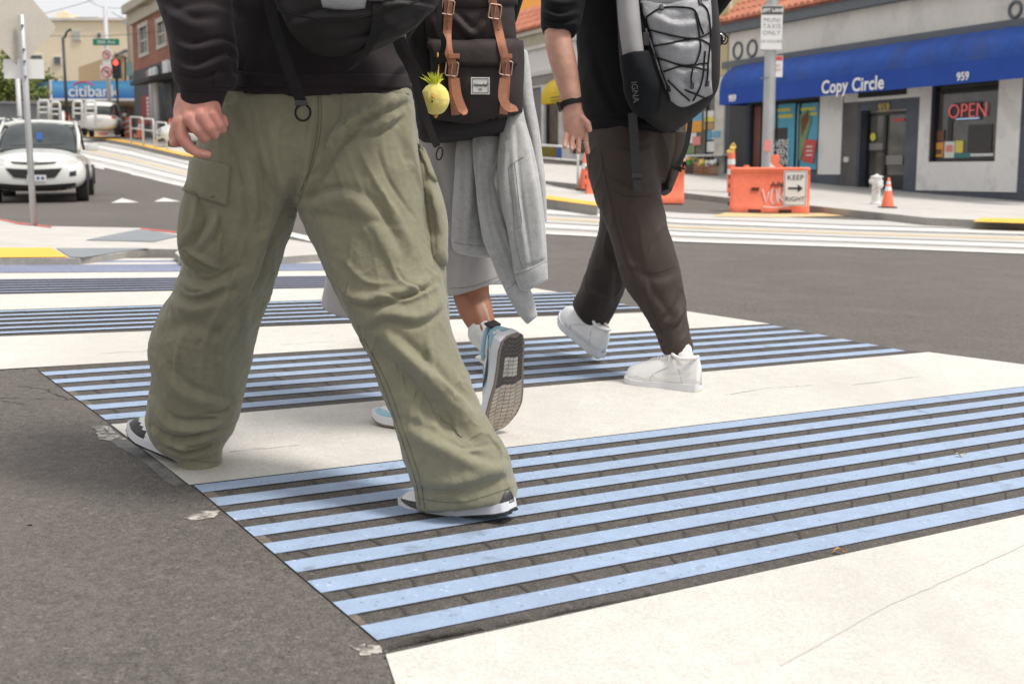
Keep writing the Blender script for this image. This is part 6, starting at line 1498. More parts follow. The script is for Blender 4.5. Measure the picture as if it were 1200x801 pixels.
# ================================================================== street furniture in front of the shops
ORG = mat('orange_plastic', (.84, .185, .095), .45, var=[(2.0, .12, 5), (14, .08, 4)], bump=[(30, .2, .004)]); blotch(ORG, 4, (.62, .22, .13), .55, .75, .5)
REFL = mat('white_reflective', (.75, .75, .74), .35); BRUB = mat('black_rubber_base', (.02, .02, .02), .7)
GALV = mat('galvanised_steel', (.44, .45, .45), .45, metal=.35, var=[(3, .08, 5), (25, .06, 4)])
def barrier(P, head, L, H_, Dp, label, notches=True):
    e = empty('water_barrier', (0, 0, 0), label=label, cat='barrier')
    b = MB(); prof = [(-.5, 0), (-.5, .10), (-.44, .16), (-.30, .45), (-.24, .86), (-.28, .90), (-.28, .97), (-.22, 1.0), (.22, 1.0), (.28, .97), (.28, .90), (.24, .86), (.30, .45), (.44, .16), (.5, .10), (.5, 0)]
    n = len(prof); xs_ = np.concatenate([[0, .012, .03], np.linspace(.06, .94, 14), [.97, .988, 1.0]])
    for i, t in enumerate(xs_):
        s = 1 - .10*max(0, 1-min(t, 1-t)/.03)
        for (y, z) in prof: b.v.append(Vector(((t-.5)*L, y*Dp*s, z*H_*(1-.02*max(0, 1-min(t, 1-t)/.02)))))
    for i in range(len(xs_)-1):
        for j in range(n): j2 = (j+1) % n; b.f.append((i*n+j, i*n+j2, (i+1)*n+j2, (i+1)*n+j)); b.mi.append(0)
    b.f.append(tuple(range(n))); b.f.append(tuple((len(xs_)-1)*n+j for j in range(n))); b.mi += [0, 0]
    body = b.build('barrier_body', ORG, e, auto=35)
    b = MB(); 
    for z in (.14, .34, .54, .74):
        b.box((-L/2-.004, 0, z*H_+.04), (.05, Dp*.62*(1.05-z*.5), H_*.085), bev=.01)
    b.build('hinge_recess', mat('recess_shade', (.12, .035, .02), .8), e) if notches else None  # dark blocks put the shade of hollows into the colour, slots below too
    for x in (-.18, .20):
        b = MB(); b.box((x*L, 0, .035*H_), (.20*L*.8, Dp*1.02, .075*H_)); b.build('forklift_slot', mat('recess_shade', (.12, .035, .02), .8), e)
    b = MB(); b.box((-.18*L, -.285*Dp, .52*H_), (.13, .05, .055)); b.build('drain_slot', mat('recess_shade', (.12, .035, .02), .8), e)
    for x in (-.30, .12):
        b = MB(); b.lathe([(0, 0), (.05, 0), (.05, .03), (.02, .035), (0, .035)], 12, c=(x*L, 0, H_)); b.build('filler_cap', ORG, e)
    e.location = P; e.rotation_euler = (0, 0, head); return e
P = G(901, 249); P.z = gz(P.x, P.y)+.005
bar1 = barrier(P, math.radians(-12), 1.36, .78, .50, 'long orange water barrier carrying the keep right sign and white graffiti')
# graffiti and sign on the barrier (barrier coordinates)
def onbar(bar, pts, r, name, m, D_=.50, H_=.78):
    b = MB(); q = []
    for x, z in pts:
        t = z/H_; y = np.interp(t, [0, .16, .45, .86], [.5, .44, .30, .24])*D_+.006; q.append(Vector((x, -y, z)))
    b.tube(q, r, 5); return b.build(name, m, bar)
GW = mat('white_spray_paint', (.75, .70, .70), .7); GBK = mat('black_spray_paint', (.10, .03, .03), .7)
def unp(o): o.matrix_parent_inverse = Matrix(); return o
for pts in ([(-.12, .40), (-.06, .16), (.0, .36)], [(.02, .22), (.05, .40), (.12, .40), (.13, .20), (.06, .14), (.02, .24)], [(.15, .16), (.17, .42), (.25, .40), (.22, .28), (.17, .28), (.27, .15)], [(.29, .16), (.31, .34), (.36, .18), (.37, .38)], [(-.10, .10), (.10, .085), (.34, .11)]): unp(onbar(bar1, pts, .011, 'graffiti', GW))
for pts in ([(.02, .44), (.06, .53), (.10, .44)], [(.13, .44), (.14, .53), (.19, .50), (.20, .44)], [(.23, .53), (.23, .44), (.28, .45)], [(.02, .48), (.28, .475)]): unp(onbar(bar1, pts, .010, 'graffiti', GBK))
SGN = mat('white_sign_sheet', (.76, .76, .75), .4); SBK = mat('black_sign_print', (.02, .02, .02), .5)
b = MB(); b.box((.43, -.275, .42), (.39, .012, .60), bev=.004); kr = unp(b.build('keep_right_sign', SGN, bar1))
b = MB()
for (x, z, w_, h_) in ((.43, .705, .36, .008), (.43, .135, .36, .008), (.253, .42, .008, .565), (.607, .42, .008, .565)): b.box((x, -.284, z), (w_, .004, h_))
unp(b.build('sign_border', SBK, bar1))
b = MB(); b.box((.395, -.285, .42), (.17, .006, .035)); b.prism([(.47, -.283, .35), (.56, -.283, .42), (.47, -.283, .49)], (0, -.006, 0)); unp(b.build('sign_arrow', SBK, bar1))
for tx, z, sz_ in (('KEEP', .60, .125), ('RIGHT', .235, .108)):
    v, f = textmesh(tx, sz_, .002, .0008, spacing=1.05); b = MB(); b.add([(.43+q.x, -.284-q.z, z+q.y) for q in v], f); unp(b.build('sign_lettering', SBK, bar1))
kr2 = bar1.children
P = G(744, 238); P.z = gz(P.x, P.y)+.005
barrier(P, math.radians(-6), 1.9, .86, .50, 'shorter looking orange barrier partly hidden behind the walker with the grey pack')
def cone(P, h, label, dirty=0, bands=2, base=.36):
    e = empty('traffic_cone', tuple(P), label=label, cat='traffic cone', group='orange traffic cones'); s = h/.71
    b = MB(); b.box((P.x, P.y, P.z+.015*s), (base*s, base*s, .03*s), bev=.008); b.build('base', BRUB, e)
    def R(z): return (.135*(1-z/.71)+.022)*s
    b = MB(); b.lathe([(0, .03*s), (R(.03), .03*s), (R(.34), .34*s), (R(.70), .70*s), (.012*s, .712*s), (0, .712*s)], 28, c=tuple(P)); b.build('cone_body', ORG, e, auto=50)
    for z0, z1 in ((.40, .50), (.56, .62))[:bands]: b = MB(); b.lathe([(R(z0)+.002, z0*s), (R(z1)+.002, z1*s)], 28, c=tuple(P)); b.f = b.f[:-2]; b.mi = b.mi[:-2]; b.build('reflective_collar', REFL, e, smooth=True)
    return e
P = G(1040, 243.5, .12); cone(P, .66*P.y/27.0*1.02, 'clean orange cone with two white collars beside the fire hydrant')
P = G(686, 223, .12); cone(P, 44/1400*P.y, 'orange cone behind the open hand, next to the white tube railing', bands=1)
# fire hydrant
P = G(1026, 239.5, .12); s = (35/1400*P.y)/.78
hy = empty('fire_hydrant', tuple(P), label='white fire hydrant on the pavement before the copy shop door', cat='fire hydrant')
HW = mat('hydrant_white', (.70, .69, .66), .5, var=[(8, .1, 5)], bump=(40, .3, .004))
b = MB(); b.lathe([(r*s, z*s) for r, z in ((0, 0), (.15, 0), (.15, .04), (.11, .06), (.105, .50), (.13, .52), (.14, .60), (.14, .68), (.16, .69), (.16, .72), (.12, .735), (.05, .75), (.04, .78), (0, .78))], 28, c=tuple(P)); b.build('hydrant_barrel', HW, hy, auto=40)
def nozzle(d, z, r, L, nm):
    b = MB(); d = Vector(d).normalized(); c = P + Vector((0, 0, z*s)); b.tube([c + d*.08*s, c + d*(.12)*s, c + d*.121*s, c + d*(.12+L)*s, c + d*(.122+L)*s, c + d*(.15+L)*s], [r*.7*s, r*.7*s, r*s, r*s, r*.4*s, r*.35*s], 14); b.build(nm, HW, hy, auto=40)
nozzle((-1, -.3, 0), .60, .07, .06, 'side_nozzle'); nozzle((.35, -1, 0), .50, .085, .06, 'front_nozzle'); nozzle((1, .2, 0), .58, .06, .03, 'side_nozzle')
b = MB(); b.tube(curve3([P + Vector((-.16, -.08, .58))*s, P + Vector((-.19, -.1, .45))*s, P + Vector((-.12, -.12, .36))*s, P+Vector((-.02, -.14, .44))*s]), .008*s, 6); b.build('cap_chain', mat('chain_grey', (.25, .24, .23), .5), hy)
b = MB(); c_ = P + Vector((-.03, -.108, .30))*s; b.tube([c_, c_ + Vector((.03, 0, .05))*s, c_ + Vector((.07, .003, .01))*s], .008*s, 5); b.build('red_mark', re_, hy)
# steel pole with signs, behind the barrier
P = G(898, 233); Yp = P.y
pl_ = empty('sign_pole', tuple(P), label='thick grey steel pole with lane signs, rising behind the keep right barrier', cat='sign pole')
b = MB(); rp = 6.8/1400*Yp; b.lathe([(0, 0), (rp, 0), (rp*.97, 6.2), (0, 6.2)], 24, c=(P.x, P.y, P.z-.05)); b.build('pole', GALV, pl_, auto=40)
def facing(px, py, Y, w_, h_, name, m, parent, yaw=0, th=.006):
    c = D(px, py, Y); b = MB(); M = frame(c, Vector((math.cos(yaw), math.sin(yaw), 0))); b.box((0, 0, 0), (w_, h_, th), M=M, bev=.002); return b.build(name, m, parent), M
Ys = Yp - rp - .03; pp = Ys/1400
so1, M1 = facing(904.3, 32.5, Ys, 24.5*pp, 49*pp, 'lane_sign', SGN, pl_)
b = MB(); b.box((0, 19*pp, .0045), (23.5*pp, 9.5*pp, .002), M=M1); b.build('sign_header', mat('grey_sign_print', (.08, .08, .08), .6), so1)
for tx, dy, sz in (('MUNI', 8, 5.8), ('TAXIS', 1.2, 5.8), ('ONLY', -6, 5.8), ('24 HOURS', -15.5, 4.0)):
    v, f = textmesh(tx, sz*pp*1.25, .001, -.001, spacing=1.1); b = MB(); b.add([(q.x, dy*pp+q.y, .005+q.z) for q in v], f, M1); b.build('sign_print', mat('grey_sign_print', (.08, .08, .08), .6), so1)
v, f = textmesh('LEFT LANE', 5.2*pp, .001, .004, spacing=1.05); b = MB(); b.add([(q.x, 19*pp+q.y, .0075+q.z) for q in v], f, M1); b.build('sign_lettering', SGN, so1)
so2, M2 = facing(911, 78, Ys+.1, 12*pp, 24*pp, 'parking_sign', SGN, pl_)
b = MB(); b.box((0, 9*pp, .0045), (11*pp, 5*pp, .002), M=M2)
for dy in (1, -4): v, f = textmesh('NO' if dy > 0 else 'ANY', 3.5*pp*1.3, .001); b.add([(q.x, dy*pp+q.y, .005+q.z) for q in v], f, M2)
b.build('sign_print', re_, so2)
so3, M3 = facing(899.5, 171, Ys, 7.5*pp, 13*pp, 'pink_sticker', pk_, pl_)
for yy in (58, 92, 22): b = MB(); b.lathe([(rp*1.03, -.012), (rp*1.03, .012)], 24, c=tuple(D(898, yy, Yp))); b.f = b.f[:-2]; b.mi = b.mi[:-2]; b.build('steel_band', mat('band_steel', (.25, .25, .25), .4, metal=.6), pl_)
# orange striped panel and channeliser behind the barrier
P = G(908, 236); e = empty('striped_panel', tuple(P), label='orange and white striped panel standing against the steel pole', cat='barricade')
b = MB(); c = D(908, 208, P.y); b.box((c.x, c.y, c.z+.02), (10/1400*P.y, .03, 50/1400*P.y), bev=.012); b.build('panel', ORG, e)
for k in range(2):
    b = MB(); c = D(906.5, 196+12*k, P.y-.02); w_ = 4.5/1400*P.y; b.prism([c + Vector((-w_, 0, w_*1.2)), c + Vector((-w_, 0, w_*.2)), c + Vector((w_*1.6, 0, -w_*2.0)), c + Vector((w_*1.6, 0, -w_))], (0, -.004, 0)); b.build('white_stripe', REFL, e)
P = G(856, 232); e = empty('channelizer_post', tuple(P), label='slim orange post with white bands and a crumpled bag on top', cat='channelizer')
h_ = 52/1400*P.y; b = MB(); b.lathe([(0, 0), (.14, 0), (.14, .04), (.085, .05), (.080, h_), (0, h_)], 20, c=tuple(P)); b.build('post', ORG, e, auto=40)
for q in (.52, .74): b = MB(); b.lathe([(.086, h_*q), (.084, h_*(q+.12))], 20, c=tuple(P)); b.f = b.f[:-2]; b.mi = b.mi[:-2]; b.build('reflective_band', REFL, e, smooth=True)
mb_ = union([ball((P.x, P.y, P.z+h_+.06), (.06, .05, .10), 8), ball((P.x+.04, P.y, P.z+h_+.15), (.05, .03, .07), 8), ball((P.x-.05, P.y, P.z+h_+.02), (.05, .03, .05), 8)], .012, 1); wrinkle(mb_, 14, .04, (1, 1, 1), 3); obj_of(mb_, 'bag', mat('yellow_bag', (.62, .42, .09), .5, var=[(9, .3)]), e)
# white tube railing
WT = mat('white_tube_paint', (.66, .66, .63), .45, var=[(6, .06)])
def railing(x0, y0t, y0b, x1, y1t, y1b, label, mid=.42, r=.024):
    P0 = G(x0, y0b, .14); P1 = G(x1, y1b, .14); h0 = (y0b-y0t)/1400*P0.y; e = empty('railing', tuple(P0), label=label, cat='railing', group='white tube railings')
    b = MB(); b.tube([P0, P0+Vector((0, 0, h0-.08)), P0+(P1-P0)*.03+Vector((0, 0, h0)), P0+(P1-P0)*.97+Vector((0, 0, h0)), P1+Vector((0, 0, h0-.08)), P1], r, 10); b.build('hoop', WT, e, smooth=True)
    b = MB(); b.tube([P0+Vector((0, 0, h0*(1-mid))), P1+Vector((0, 0, h0*(1-mid)))], r*.9, 8); b.build('mid_rail', WT, e, smooth=True); return e
railing(633, 171, 216, 677, 176, 222, 'white tube railing on the platform by the orange cone, left of the open hand', .32)
# ================================================================== cars
CARW = mat('white_car_paint', (.66, .66, .63), .32, coat=.6, var=[(1.5, .03)])
CGL = mat('car_glass', (.03, .036, .036), .06, var=[(2.5, .5, 5)], spec=.8)
CBL = mat('black_trim', (.018, .018, .018), .55); CTY = mat('tyre_rubber', (.022, .021, .02), .8, bump=(60, .3, .004)); CRM = mat('alloy_rim', (.42, .42, .42), .35, metal=.7)
CLT = mat('headlight_lens', (.50, .50, .46), .12, var=[(9, .3)], coat=.8); CRD = mat('tail_lamp', (.42, .03, .02), .2, coat=.8); CPL = mat('plate_white', (.62, .62, .64), .5); CPT = mat('plate_text', (.05, .08, .22), .5); CCH = mat('chrome', (.6, .6, .6), .18, metal=1)
def car(label, loc, rz, scale=(1, 1, 1), paint=CARW, detail=True, group=None):
    """car pointing to -Y in its own space; front bumper at y=0, rear at y=4.4"""
    e = empty('parked_car' if not detail else 'car', (0, 0, 0), label=label, cat='car', group=group)
    def body(st, seg=36, ex=3.2, nm='body', m=paint, auto=38):
        b = MB(); a = catmull(st, 4)
        for (y, hw, z0, z1, crown) in a:
            for k in range(seg):
                th = 2*math.pi*k/seg; c, s = math.cos(th), math.sin(th)
                x = hw*math.copysign(abs(c)**(2/ex), c) if abs(c) > 1e-6 else 0; t = math.copysign(abs(s)**(2/ex), s) if abs(s) > 1e-6 else 0
                z = (z0+z1)/2 + (z1-z0)/2*t
                if s > 0: z -= crown*(abs(x)/max(hw, .01))**2
                x *= 1 - .07*max(0, (z-z0)/(z1-z0)-.45) - .05*max(0, .3-(z-z0)/(z1-z0))
                b.v.append(Vector((x, y, z)))
        n = len(a)
        for i in range(n-1):
            for k in range(seg): k2 = (k+1) % seg; b.f.append((i*seg+k, i*seg+k2, (i+1)*seg+k2, (i+1)*seg+k)); b.mi.append(0)
        b.f.append(tuple(range(seg))); b.f.append(tuple((n-1)*seg+k for k in range(seg))); b.mi += [0, 0]
        return b, b.build(nm, m, e, auto=auto)
    lb, _ = body([(0.0, .55, .36, .68, .02), (.04, .72, .28, .78, .03), (.14, .82, .24, .86, .04), (.4, .90, .24, .96, .05), (.9, .91, .24, 1.03, .05), (1.3, .91, .24, 1.08, .05), (2.2, .91, .24, 1.09, .04), (3.4, .91, .24, 1.08, .04), (4.1, .88, .28, 1.03, .04), (4.34, .80, .34, .92, .03), (4.4, .62, .40, .80, .03)])
    gb, _ = body([(1.08, .70, .95, 1.06, .02), (1.30, .76, .95, 1.20, .03), (1.62, .76, .95, 1.42, .04), (1.98, .72, .95, 1.60, .05), (2.6, .73, .95, 1.655, .05), (3.4, .72, .95, 1.63, .05), (3.95, .68, .95, 1.50, .05), (4.25, .64, .95, 1.22, .03)], ex=4.2, nm='windows', m=CGL)
    rb, _ = body([(1.93, .655, 1.50, 1.612, .05), (2.02, .70, 1.52, 1.635, .05), (2.6, .725, 1.52, 1.675, .05), (3.4, .72, 1.50, 1.65, .05), (3.95, .66, 1.42, 1.53, .05), (4.1, .55, 1.38, 1.42, .03)], ex=4.5, nm='roof')
    for sx in (-1, 1):
        b = MB(); b.tube([Vector((sx*.755, 1.12, 1.03)), Vector((sx*.745, 1.5, 1.33)), Vector((sx*.675, 1.97, 1.59))], [.04, .036, .034], 8); b.build('pillar', paint, e, smooth=True)
        b = MB(); b.tube([Vector((sx*.69, 2.55, 1.60)), Vector((sx*.79, 2.60, 1.06))], .03, 6); b.build('pillar', CBL, e)
        b = MB(); b.tube([Vector((sx*.63, 2.0, 1.66)), Vector((sx*.66, 2.6, 1.715)), Vector((sx*.65, 3.5, 1.69))], .018, 6); b.build('roof_rail', CBL, e)
        b = MB(); b.box((sx*1.0, 1.50, 1.10), (.21, .10, .15), bev=.04); b.box((sx*.90, 1.52, 1.05), (.08, .05, .04)); b.build('wing_mirror', paint, e, auto=50)
        for y in (.80, 3.48):
            w_ = empty('wheel', (0, 0, 0)); w_.parent = e; Mw = Matrix.Translation((sx*.80, y, .345)) @ Matrix.Rotation(math.pi/2, 4, 'Y')
            b = MB(); b.lathe([(.20, -.10), (.32, -.11), (.345, -.07), (.345, .07), (.32, .11), (.20, .10)], 30, M=Mw); b.build('tyre', CTY, w_, auto=40)
            b = MB(); b.lathe([(0, .07*sx), (.06, .09*sx), (.19, .085*sx), (.225, .102*sx), (.225, -.02*sx), (0, -.02*sx)], 30, M=Mw)
            b.build('rim', CRM, w_, auto=30)
            b = MB(); 
            for q in range(5): a_ = 2*math.pi*q/5+.5; b.add([(math.cos(a_+d)*r, math.sin(a_+d)*r, .104*sx) for r, d in ((.09, -.3), (.20, -.22), (.20, .22), (.09, .3))], [(0, 1, 2, 3)], Mw)
            b.build('rim_gap', CBL, w_)
            b = MB(); b.tube([Vector((sx*(.912), y-.40*math.cos(t), .345+.40*math.sin(t))) for t in np.linspace(0, math.pi, 14)], .03, 6); b.build('wheel_arch', CBL if detail else paint, e)
    # front fascia lies on the nose
    tree = BVHTree.FromPolygons(lb.v, lb.f)
    def front(outline, name, m, off=.006, par=e, rear=False, dn=10):
        b = MB(); d = Vector((0, 1, 0)) if not rear else Vector((0, -1, 0)); y0 = -1 if not rear else 6
        top, bot = catmull(outline[0], 6) if len(outline[0]) > 2 else np.array(outline[0], float), catmull(outline[1], 6) if len(outline[1]) > 2 else np.array(outline[1], float)
        nu = 18
        def ev(a, t): x = t*(len(a)-1); i = min(int(x), len(a)-2); return a[i]+(a[i+1]-a[i])*(x-i)
        for j in range(7):
            for i in range(nu+1):
                q = ev(top, i/nu)*(1-j/6)+ev(bot, i/nu)*(j/6); h = tree.ray_cast(Vector((q[0], y0, q[1])), d)
                if h[0] is None: h = tree.find_nearest(Vector((q[0], .1 if not rear else 4.3, q[1])))
                b.v.append(h[0] - d*off)
        for j in range(6):
            for i in range(nu): k = j*(nu+1)+i; b.f.append((k, k+1, k+nu+2, k+nu+1)); b.mi.append(0)
        return b.build(name, m, par, smooth=True)
    front([[(-.42, .80), (0, .785), (.42, .80)], [(-.36, .755), (0, .735), (.36, .755)]], 'grille', CBL)
    front([[(-.50, .675), (0, .65), (.50, .675)], [(-.36, .50), (0, .475), (.36, .50)]], 'lower_grille', CBL, .012)
    front([[(-.72, .40), (0, .36), (.72, .40)], [(-.74, .27), (0, .25), (.74, .27)]], 'bumper_skirt', CBL, .012)
    for sx in (-1, 1):
        front([[(sx*.50, .82), (sx*.68, .90), (sx*.84, .96)], [(sx*.52, .74), (sx*.70, .75), (sx*.86, .84)]], 'headlight', CLT, .008)
        front([[(sx*.62, .60), (sx*.74, .635)], [(sx*.62, .52), (sx*.74, .535)]], 'fog_lamp', CBL, .006)
        front([[(sx*.62, .92), (sx*.80, .94)], [(sx*.62, .78), (sx*.82, .80)]], 'tail_light', CRD, .012, rear=True)
    front([[(-.13, .55), (.21, .55)], [(-.13, .43), (.21, .43)]], 'number_plate', CPL, .022)
    for sx in (-.05, .04, .12): front([[(sx, .515), (sx+.05, .515)], [(sx, .465), (sx+.05, .465)]], 'plate_character', CPT, .026)
    b = MB(); b.tube([Vector((.075*math.cos(t), -.0, .772+.042*math.sin(t))) for t in np.linspace(0, 2*math.pi, 20)], .008, 6); b.tube([(-.03, -.0, .75), (-.012, 0, .797)], .007, 5); b.tube([(.012, 0, .747), (.03, 0, .795)], .007, 5); b.tube([(-.02, 0, .771), (.02, 0, .773)], .007, 5); b.v = [Vector((q[0], q[1]-.005+.02, q[2])) for q in b.v]; b.build('emblem', CCH, e)
    front([[(-.2, .82), (.2, .82)], [(-.2, .70), (.2, .70)]], 'rear_plate', CPL, .02, rear=True)
    if detail:
        b = MB(); b.box((.02, 1.36, 1.285), (.11, .005, .17), M=Matrix.Identity(4)); o = b.build('blue_permit', sheet('blue_paint', (.05, .16, .5)), e)
        b = MB(); b.tube([(-.5, 1.08, 1.115), (.05, 1.10, 1.13), (.5, 1.14, 1.15)], .010, 5); b.build('wiper', CBL, e)
    e.location = loc; e.rotation_euler = (0, 0, rz); e.scale = scale; return e
P = G(28, 243.5); P = Vector((-8.95, 22.6, 0)); P.z = gz(P.x, P.y)-.02
main_car = car('white compact SUV facing the camera at the stop behind the leaning sign post', P, math.radians(17), (1, 1, 1))
def recopy(src, label, loc, rz, sc=(1, 1, 1), group=None):
    c = copy_tree(src); c.location = loc; c.rotation_euler = (0, 0, rz); c.scale = sc; c['label'] = label
    return c
def dropz(x, y, dz=0): return Vector((x, y, gz(x, y)+dz))
for nm, px, Y, rz, sc, lab in (('a', -10, 40, 15, (1, 1, 1), 'white car waiting behind the compact SUV, only roof and windscreen showing'), ('b', 129, 66, 192, (1, 1, 1.05), 'white car with red tail lamp seen from behind near the bank'), ('c', 187, 52, -62, (.95, .95, 1), 'pale parked car behind the railing below the brick building')):
    x = D(px, 185, Y).x; c = recopy(main_car, lab, dropz(x, Y, .0 if nm == 'a' else .12), math.radians(rz), sc); c.name = 'parked_car'
SLV = mat('silver_car_paint', (.42, .44, .46), .3, metal=.3, coat=.5)

# ================================================================== near sign post on the corner
GALV2 = GALV
P = G(40, 264.5, .05); Yn = P.y
sp = empty('sign_post', tuple(P), label='leaning grey pipe on the corner carrying a diamond and a white sign seen from behind', cat='sign post')
tp_ = D(25, 18, Yn-.0); b = MB(); b.tube([P - Vector((0, 0, .1)), P + (tp_-P)*.5, tp_, tp_+Vector((0, 0, .004))], [.031, .031, .031, .024], 18); b.build('pole', GALV, sp, smooth=True)
ALU = mat('bare_aluminium', (.50, .46, .40), .5, metal=.15, var=[(3, .07, 5), (30, .04)])
c = D(20, 28, Yn+.06); b = MB(); R_ = .42; X_ = Vector((.62, .78, 0)).normalized(); Mx = frame(c, X_)
poly = [Vector((R_*math.cos(a_), R_*math.sin(a_), 0)) for a_ in (0, math.pi/2, math.pi, 3*math.pi/2)]
pp_ = []
for i in range(4):
    p, q, r_ = poly[i-1], poly[i], poly[(i+1) % 4]; pp_ += [q+(p-q)*.08, q+(p-q)*.02+(r_-q)*.02, q+(r_-q)*.08]
b.prism([Mx @ q for q in pp_], (Mx.to_3x3() @ Vector((0, 0, .003)))); b.build('diamond_sign', ALU, sp)
c = D(28, 81, Yn+.05); b = MB(); b.box((0, 0, 0), (.375, .185, .004), M=frame(c, Vector((1, .12, 0))), bev=.0015); b.build('rectangular_sign', mat('white_sign_back', (.74, .73, .71), .5), sp)
for yy in (30, 58, 72, 90): b = MB(); q = D(25.5+(yy-18)*.061, yy, Yn-.033); b.box(tuple(q), (.022, .012, .022), bev=.003); b.build('bolt', mat('bolt_grey', (.2, .2, .2), .5, metal=.6), sp)

# ================================================================== far side of the hill
def at(px, py, Y): return D(px, py, Y)
def bbox(b, px0, py0, px1, py1, Y, dep, zbot=None):
    a = D(px0, py0, Y); c = D(px1, py1, Y); z0 = zbot if zbot is not None else c.z
    b.box(((a.x+c.x)/2, Y+dep/2, (a.z+z0)/2), (c.x-a.x, dep, a.z-z0)); return b
BEI = plain('beige_render', (.76, .66, .49), .9, .05, .25); TAN = plain('tan_render', (.50, .36, .22), .9, .08, .4)
WIN = mat('grey_window', (.12, .13, .13), .2, var=[(3, .3)])
bb = empty('beige_building', (at(90, 150, 95).x, 95, gz(-30, 90)), label='large windowless beige block with three small windows above the bank', cat='building')
b = MB(); bbox(b, -90, 22, 172, 160, 95, 25, 0); b.build('wall', BEI, bb)
b = MB(); bbox(b, -92, 21, 174, 24, 94.8, .2); b.build('parapet', ST, bb)
for (x0, y0, x1, y1, m_) in ((62, 66, 72, 76, WIN), (35, 64, 50, 70, WIN), (84, 35, 95, 48, plain('pale_window', (.45, .46, .40))), (113, 38, 119, 45, WIN)):
    b = MB(); bbox(b, x0, y0, x1, y1, 94.9, .2); f = b.build('window_frame', ST, bb); b = MB(); bbox(b, x0+1, y0+1, x1-1, y1-1, 94.86, .1); b.build('pane', m_, f)
b = MB(); bbox(b, 66, 15, 80, 22.5, 99, 5); bbox(b, 72, 12.5, 75, 15, 100, 1); b.build('rooftop_unit', BEI, bb)
b = MB(); bbox(b, 88, 20.3, 114, 21.6, 97, 3); b.build('rooftop_duct', WIN, bb)
tb_ = empty('tan_building', (at(120, 120, 88).x, 88, gz(-28, 88)), label='low tan building with sloping roofline behind the no turn sign', cat='building')
b = MB(); q = [at(92, 130, 88), at(92, 79, 88), at(146, 60, 88), at(146, 130, 88)]; b.prism(q, (0, 5, 0)); b.build('wall', TAN, tb_)
b = MB(); q = [at(134, 66, 87.9), at(146, 59, 87.9), at(170, 60, 87.9), at(170, 130, 87.9), at(148, 130, 87.9), at(148, 66, 87.9)]; b.prism(q, (0, 4, 0)); b.build('gable', plain('cream_render', (.58, .50, .36)), tb_)
b = MB(); b.tube([at(134, 66, 87.5), at(147, 59.5, 87.5), at(168, 60.5, 87.5)], .12, 6); b.build('roof_edge', WIN, tb_)
# the bank
bk = empty('bank', (at(95, 150, 76).x, 76, gz(-27, 76)), label='bank with a long glossy blue fascia and white lettering, beyond the parked cars', cat='bank')
b = MB(); bbox(b, 34, 117, 160, 160, 78, 8, 0); b.build('wall', plain('dull_grey_wall', (.22, .20, .18)), bk)
mb2 = mat('bank_blue', (.02, .16, .45), .4); t = mb2.node_tree; bs = t.nodes['Principled BSDF']; tc = t.nodes.new('ShaderNodeTexCoord'); sx_ = t.nodes.new('ShaderNodeSeparateXYZ'); t.links.new(tc.outputs['Generated'], sx_.inputs[0]); rp_ = t.nodes.new('ShaderNodeValToRGB'); rp_.color_ramp.elements[0].color = (.01, .09, .32, 1); rp_.color_ramp.elements[1].color = (.05, .32, .68, 1); e2 = rp_.color_ramp.elements.new(.75); e2.color = (.13, .42, .74, 1); t.links.new(sx_.outputs['Z'], rp_.inputs[0]); t.links.new(rp_.outputs[0], bs.inputs['Base Color'])
b = MB(); bbox(b, 60, 95, 157, 115.5, 75.5, 2.5); b.build('fascia', mb2, bk)
b = MB(); q = [at(34, 100, 82), at(57.5, 95, 75.6), at(57.5, 115, 75.6), at(34, 121, 82)]; b.prism(q, (.3, .6, 0)); sf = b.build('side_fascia', mat('bank_blue_side', (.02, .10, .22), .4), bk)
b = MB(); bbox(b, 57.5, 93.5, 60, 117, 75.3, .4); b.build('corner_post', ST, bk)
b = MB(); bbox(b, 57, 115.5, 158, 118, 75.2, 3); b.build('canopy_edge', WTXT, bk)
v, f = textmesh('citibank', .98, .02, .006, spacing=.98); b = MB(); c = at(109, 107.5, 75.3); b.add([(c.x+q.x*1.05, c.y-q.z, c.z+q.y) for q in v], f); b.build('lettering', WTXT, bk)
b = MB(); c = at(98, 102.5, 75.35); b.tube([c + Vector((.62*math.cos(a_), 0, .34*math.sin(a_))) for a_ in np.linspace(.3, math.pi-.3, 12)], .05, 6); b.build('red_arc', mat('bank_red', (.55, .04, .03), .5), bk)
v, f = textmesh('citi', .8, .02, .01); b = MB(); c = at(48, 108, 78.4); b.add([(c.x+q.x*.7, c.y-q.x*1.2-.3-q.z, c.z+q.y) for q in v], f); b.build('lettering', WTXT, sf)
for i in range(5): b = MB(); bbox(b, 64+i*18, 121, 76+i*18, 150, 77.9, .1, None); b.build('shopfront_window', WIN, bk)
b = MB(); bbox(b, 60, 118, 158, 124, 77.6, .4); b.build('lintel', CREAM, bk)
# brick building on the right of the bank
FB = Facade((at(162, 100, 70).x, 70), (.476, -.879))
BRK = brickmat('red_brick', (.30, .105, .065), (.36, .135, .085), (.30, .20, .15), .24, .085, msize=.008)
br_ = empty('brick_building', tuple(FB.W(1, 2.5)), label='two storey red brick building with cream cornice above a dark grey storefront', cat='building')
k0, k1 = FB.S(162), FB.S(275)
zt_, zb_ = FB.Z(165, 13), FB.Z(180, 78)
hb = [(FB.S(170), FB.S(180), FB.Z(175, 62), FB.Z(175, 32)), (FB.S(191), FB.S(201), FB.Z(196, 52), FB.Z(196, 26)), (FB.S(214), FB.S(226), FB.Z(220, 45), FB.Z(220, 15)), (FB.S(240), FB.S(254), FB.Z(247, 34), FB.Z(247, 0))]
b = MB(); wallgrid(b, FB, k0, k1, zb_, zt_, hb, 0, .3); o = b.build('brick_wall', BRK, br_); uvbox(o, FB)
